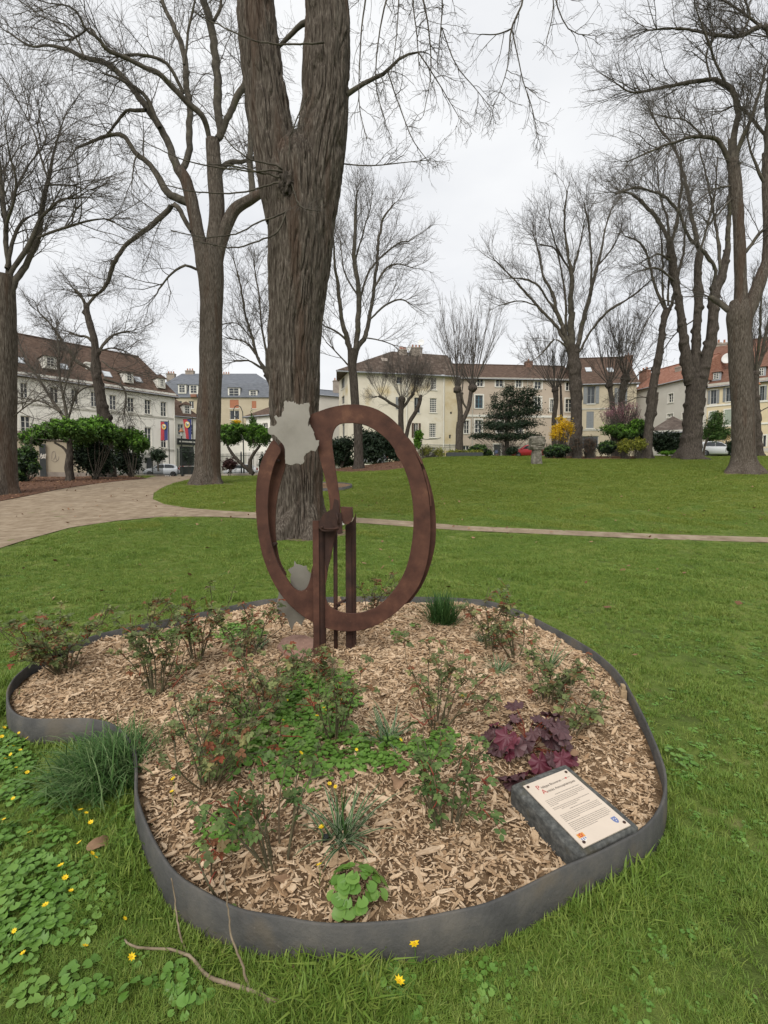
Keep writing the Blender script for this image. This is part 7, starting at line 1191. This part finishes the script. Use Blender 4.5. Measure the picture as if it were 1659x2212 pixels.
# ------------------------------------------------------------------ purple leaved plant with big ruffled leaves
m_heu = mat('purple_leaf', [(0, (.034, .014, .016)), (.5, (.070, .030, .034)), (.8, (.112, .055, .058)), (1, (.165, .10, .10))], src='objrand', scale=20, rough=.5, spec=.4, bump=.5, bscale=40, bdist=.004)
m_heur = mat('crimson_leaf', [(0, (.075, .012, .024)), (1, (.15, .035, .05))], src='objrand', scale=20, rough=.5, spec=.4, bump=.5, bscale=40, bdist=.004)
def ruffled(seed, m):
    r = random.Random(seed); n = 40; V = [(0, 0, 0)]; Fc = []
    for ring, f in enumerate((.5, 1.0)):
        for i in range(n):
            t = 2 * math.pi * i / n; lob = 1 + .13 * math.cos(7 * t) + .05 * math.cos(21 * t + seed); notch = 1 - .75 * math.exp(-((t - math.pi) / .22) ** 2); rr = .05 * f * (lob * notch if f == 1 else .8 + .2 * notch); V.append((rr * math.cos(t) + .012, rr * math.sin(t), .008 * f * math.sin(7 * t + 1) * f + .006 * r.uniform(-1, 1) * f - .010 * (f ** 2) + .006))
    for i in range(n): j = (i + 1) % n; Fc += [(0, 1 + i, 1 + j), (1 + i, 1 + n + i, 1 + n + j, 1 + j)]
    me = bpy.data.meshes.new('ruffled_leaf'); me.from_pydata(V, [], Fc); me.update(); me.materials.append(m); me.polygons.foreach_set('use_smooth', np.ones(len(me.polygons), bool)); return me
hm = [ruffled(k, m_heu) for k in range(4)] + [ruffled(9, m_heur)]
def heuchera(label, u, v, wu, n, seed, rad, hh):
    p = B(u, v); root = thing('heuchera', label, 'plant', p); r = np.random.default_rng(seed)
    for i in range(n):
        a = r.uniform(0, 6.283); d = r.uniform(.1, 1) ** .6; c = np.array([rad * d * math.cos(a), rad * d * math.sin(a), hh * (1.05 - .75 * d * d) * r.uniform(.5, 1.2)]); o = bpy.data.objects.new('leaf', hm[4] if r.random() < .08 or (math.sin(a) < -.6 and d > .75 and r.random() < .5) else hm[r.integers(4)]); col.objects.link(o); o.parent = root
        s = r.uniform(.5, 1.1); o.matrix_local = Matrix.Translation(Vector(c)) @ Matrix.Rotation(a + r.uniform(-.5, .5), 4, 'Z') @ Matrix.Rotation(.1 + .6 * d + r.uniform(-.4, .4), 4, 'Y') @ Matrix.Rotation(r.uniform(-.5, .5), 4, 'X') @ Matrix.Scale(s, 4)
        MB().tube([(0, 0, -.01), c * np.array([.4, .4, .7]), c], .0018, 5).build('stalk', m_shoot, root)
heuchera('purple leaved heuchera mound behind the plaque', 1142, 1610, 180, 46, 4, .21, .20)
heuchera('small crimson purple heuchera tuft touching the plaque block', 1130, 1690, 60, 5, 6, .07, .06)

# ------------------------------------------------------------------ grassy clumps
def clump(name, label, p, n, L, w, m, seed, droop=.9, up=.75, stripe=None, spread=.05, cat='grass clump', bias=None):
    r = np.random.default_rng(seed); K = 8; a = r.uniform(0, 6.283, n); el = np.clip(r.normal(up, .28, n), .1, 1.5); d = np.stack([np.cos(a) * np.cos(el), np.sin(a) * np.cos(el), np.sin(el)], -1)
    if bias is not None: d = unit(d + np.array(bias))
    LL = L * r.uniform(.55, 1.1, n); P = np.zeros((n, K, 3)); P[:, 0] = np.stack([r.normal(0, spread, n), r.normal(0, spread, n), np.full(n, -.01)], -1)
    for k in range(1, K): d = unit(d + np.array([0, 0, -droop * .22 * k / K]) + r.normal(0, .02, (n, 3))); P[:, k] = P[:, k - 1] + d * (LL / (K - 1))[:, None]
    P[..., 2] = np.maximum(P[..., 2], .004 + .01 * r.random((n, 1)))
    T = unit(np.gradient(P, axis=1)); sd = unit(np.cross(T, np.array([0, 0, 1.]))); ww = (w * np.array([.8, 1, 1, 1, .9, .75, .5, .05]))[None, :, None]
    def strips(f0, f1, lift):
        Lf = P + sd * ww * f0; Rt = P + sd * ww * f1; Lf[..., 2] += lift; Rt[..., 2] += lift; V = np.stack([Lf, Rt], 2).reshape(-1, 3); b = (np.arange(n) * K * 2)[:, None] + (np.arange(K - 1) * 2)[None]; return V, np.stack([b, b + 1, b + 3, b + 2], -1).reshape(-1, 4)
    V, Q = strips(-1, 1, 0); root = thing(name, label, cat, p); o = leaf_obj('blades', V, Q, np.repeat(r.random(n), K - 1), m, root)
    if stripe:
        for f in ((-1.0, -.72), (.72, 1.0)): V, Q = strips(*f, .0012); leaf_obj('blade_stripes', V, Q, np.repeat(r.random(n), K - 1), stripe, root)
    return root
mb_blue = leafmat('blue_grass', (.035, .085, .022), (.070, .145, .036), (.17, .24, .10), .5, .1); mb_sedge = leafmat('sedge', (.025, .07, .018), (.05, .12, .03), (.09, .17, .05), .45, .1); mb_stripe = leafmat('cream_stripe', (.30, .34, .22), (.42, .45, .32), (.5, .52, .4), .5, .1)
clump('grass_clump', 'large arching blue green grass clump outside the left edging', G(246, 1690), 1700, .31, .0026, mb_blue, 1, droop=2.3, up=1.0, spread=.085, bias=(-.42, .0, .35))
clump('grass_clump', 'stiff dark green grassy clump at the back right of the ring', B(957, 1347), 420, .34, .0042, mb_sedge, 2, droop=.5, up=1.05, spread=.05)
for (u, v), lab, nn, L in (((738, 1812), 'cream striped sedge beside the front rose', 60, .26), ((835, 1612), 'cream striped sedge amid the celandine carpet', 44, .24), ((1078, 1448), 'small striped sedge behind the purple plant', 34, .17), ((1045, 1390), 'short striped sedge near the back right edging', 30, .16), ((430, 1540), 'striped sedge half hidden left of the widest rose', 26, .20), ((1190, 1440), 'pale striped sedge leaning on the right edging', 30, .22), ((560, 1400), 'pale sedge left of the reddish slab', 26, .18)):
    clump('striped_sedge', lab, B(u, v), nn, L, .0042, mb_sedge, int(u), droop=.8, up=.85, stripe=mb_stripe, spread=.018)

# ------------------------------------------------------------------ small things: flowers, dead leaves, fallen branch, drip pipe
m_petal = flat('yellow_petal', (.80, .55, .015), rough=.4, var=.08); m_eye = flat('flower_eye', (.55, .33, .02), rough=.6)
def flower_mesh():
    V = []; Fc = []; n = 8
    for i in range(n):
        t = 2 * math.pi * i / n; M = Matrix.Rotation(t, 3, 'Z'); b = len(V); V += [tuple(M @ Vector(p)) for p in ((.002, -.0015, .001), (.009, -.0036, .004), (.0165, 0, .006), (.009, .0036, .004), (.002, .0015, .001))]; Fc.append((b, b + 1, b + 2, b + 3, b + 4))
    me = bpy.data.meshes.new('petals'); me.from_pydata(V, [], Fc); me.update(); me.materials.append(m_petal); return me
fm = flower_mesh(); em = MB().lathe((0, 0, 0), [(.003, .001), (.003, .004), (.001, .0055)], 8); r = np.random.default_rng(77)
eo = em.build('flower_eye', m_eye); eye_me = eo.data; bpy.data.objects.remove(eo)
stm = MB().tube([(0, 0, -.07), (.003, .002, -.03), (0, 0, 0)], .0011, 5).build('flower_stem', m_weed); stem_me = stm.data; bpy.data.objects.remove(stm)
def flower(p, h, s, label, group):
    root = thing('celandine_flower', label, 'flower', (p[0], p[1], p[2]), group=group); T = Matrix.Translation((0, 0, h)) @ Matrix.Rotation(r.uniform(0, 6.28), 4, 'Z') @ Matrix.Rotation(r.uniform(.1, .8), 4, 'X') @ Matrix.Scale(s, 4)
    for nm, me in (('petals', fm), ('eye', eye_me)): o = bpy.data.objects.new(nm, me); col.objects.link(o); o.parent = root; o.matrix_local = T
    o = bpy.data.objects.new('stem', stem_me); col.objects.link(o); o.parent = root; o.matrix_local = Matrix.Translation((0, 0, h))
for u, v in [(175, 1790), (187, 1795), (197, 1815), (173, 1865), (208, 1893), (133, 1913), (142, 1940), (155, 1975), (10, 1805), (30, 1760), (33, 2060), (52, 2110), (185, 2100), (285, 2120), (36, 1690), (60, 1700), (18, 1640), (30, 1640), (45, 1652), (5, 1622), (10, 1600), (42, 1612), (25, 1660), (60, 1625), (200, 1890), (100, 2000), (270, 2030), (65, 1835), (12, 1670), (55, 1580)]:
    flower(G(u, v), .07, r.uniform(.5, .8), 'small yellow star flower in the grass left of the rose bed', 'yellow flowers in the lawn')
for u, v in [(895, 2080), (862, 2160)]: flower(G(u, v + 20), .08, 1.05, 'yellow star flower in front of the bed below the front edging', 'yellow flowers before the bed')
for u, v in [(725, 1740), (712, 1735), (612, 1585), (685, 1580), (705, 1570), (700, 1562), (655, 1548), (735, 1548), (540, 1360), (500, 1345), (545, 1450), (620, 1545), (375, 1715), (372, 1745), (650, 1660), (815, 1625), (770, 1660), (865, 1640), (695, 1835), (480, 1365), (690, 1925), (935, 1345), (1000, 1530), (585, 1352)]:
    flower(B(u, v), .085, r.uniform(.55, .85), 'small yellow star flower among the plants inside the rose bed', 'yellow flowers in the bed')
m_dead = mat('dead_leaf', [(0, (.13, .075, .04)), (1, (.32, .20, .12))], scale=14, rough=.8, bump=.4, bscale=40, bdist=.003)
def dead_leaf(label, p, s, rot, seed, lobes=5):
    n = 30; V = [(0, 0, 0)]; rr = random.Random(seed)
    for i in range(n): t = 2 * math.pi * i / n; q = s * (.55 + .45 * abs(math.cos(lobes * t / 2)) ** 1.5); V.append((q * math.cos(t), q * .8 * math.sin(t), .25 * q * math.sin(2 * t + seed) + rr.uniform(-.05, .05) * s))
    o = MB().add(V, [(0, 1 + i, 1 + (i + 1) % n) for i in range(n)]).build('dead_leaf', m_dead, smooth=True); o.location = p; o.rotation_euler = rot; return tag(o, label, 'leaf', 'dead leaves')
q = B(1198, 1618); dead_leaf('curled brown plane leaf propped on the purple heuchera', (q[0], q[1], q[2] + .07), .085, (-.7, .3, .4), 1); q = B(1225, 1640); dead_leaf('flat brown plane leaf right of the purple heuchera', (q[0], q[1], q[2] + .04), .075, (-.3, .2, 1.4), 2)
q = B(862, 1690); dead_leaf('pale dead leaf on mulch above the bright green rose', (q[0], q[1], q[2] + .02), .05, (.2, .1, .4), 3, 3); q = G(642, 2112); dead_leaf('narrow orange brown dead leaf in front of the edging', (q[0], q[1], q[2] + .03), .035, (.3, .2, 1.8), 4, 2); q = G(215, 1842); dead_leaf('long brown dead leaf in the grass left of the edging', (q[0], q[1], q[2] + .04), .045, (.5, .2, .9), 5, 2); q = B(610, 1905); dead_leaf('curled brown leaf near the front rose foot', (q[0], q[1], q[2] + .015), .03, (.3, .3, .3), 6, 2)
q = B(1050, 1520); dead_leaf('rust brown leaf left behind the purple heuchera', (q[0], q[1], q[2] + .03), .06, (.6, .2, 2.4), 7, 5)
p0 = G(600, 2196); br = thing('fallen_branch', 'forked fallen branch lying in the grass in front of the edging', 'branch', p0); m_stick = mat('stick_bark', [(0, (.13, .095, .06)), (1, (.30, .24, .165))], scale=20, rough=.9, bump=.5, bscale=50, bdist=.003)
def stick(name, pts, r0, r1): c = catmull(pts, 26); c = c + np.random.default_rng(len(pts)).normal(0, .0012, c.shape); MB().tube(c - p0, np.linspace(r0, r1, 26), 7).build(name, m_stick, br, smooth=True)
main = [G(u, v, .018 + .01 * (i % 2)) for i, (u, v) in enumerate([(630, 2192), (590, 2188), (540, 2166), (480, 2146), (440, 2126), (415, 2091), (370, 2071), (295, 2071), (270, 2050)])]; stick('main_stem', main, .0075, .003)
def lean_(pts, h1):
    y0 = G(*pts[0])[1]; n = len(pts); return [U(u, v, y0 + .12 * i / (n - 1)) + np.array([0, 0, .018 if i == 0 else 0]) for i, (u, v) in enumerate(pts)]
stick('side_twig', lean_([(428, 2098), (408, 2062), (394, 2035), (382, 1975), (371, 1895)], .3), .0042, .0018); stick('side_twig', lean_([(543, 2163), (530, 2110), (517, 2065), (500, 2025), (493, 1965), (484, 1880)], .3), .0042, .0016); stick('side_twig', lean_([(370, 2071), (356, 2030), (338, 2005)], .1), .0036, .0016); stick('side_twig', lean_([(510, 2040), (518, 1995), (527, 1975)], .1), .0024, .0012)
q = B(700, 1815); o = MB().lathe((0, 0, 0), [(.012, -.02), (.012, .035), (.009, .042)], 12).build('drip_pipe_end', m_iron, smooth=False); o.location = q; o.rotation_euler = (.5, .3, 0); tag(o, 'black drip pipe end sticking out of mulch near the front rose', 'pipe')
q = B(503, 1958); o = MB().lathe((0, 0, 0), [(.002, -.014), (.010, -.011), (.015, 0), (.011, .011), (.002, .014)], 14).build('green_fruit', ml_bright if False else flat('green_fruit_skin', (.13, .19, .05), rough=.5), smooth=True); o.location = (q[0], q[1], q[2] + .018); tag(o, 'small green fruit on mulch by the front left edging', 'fruit')
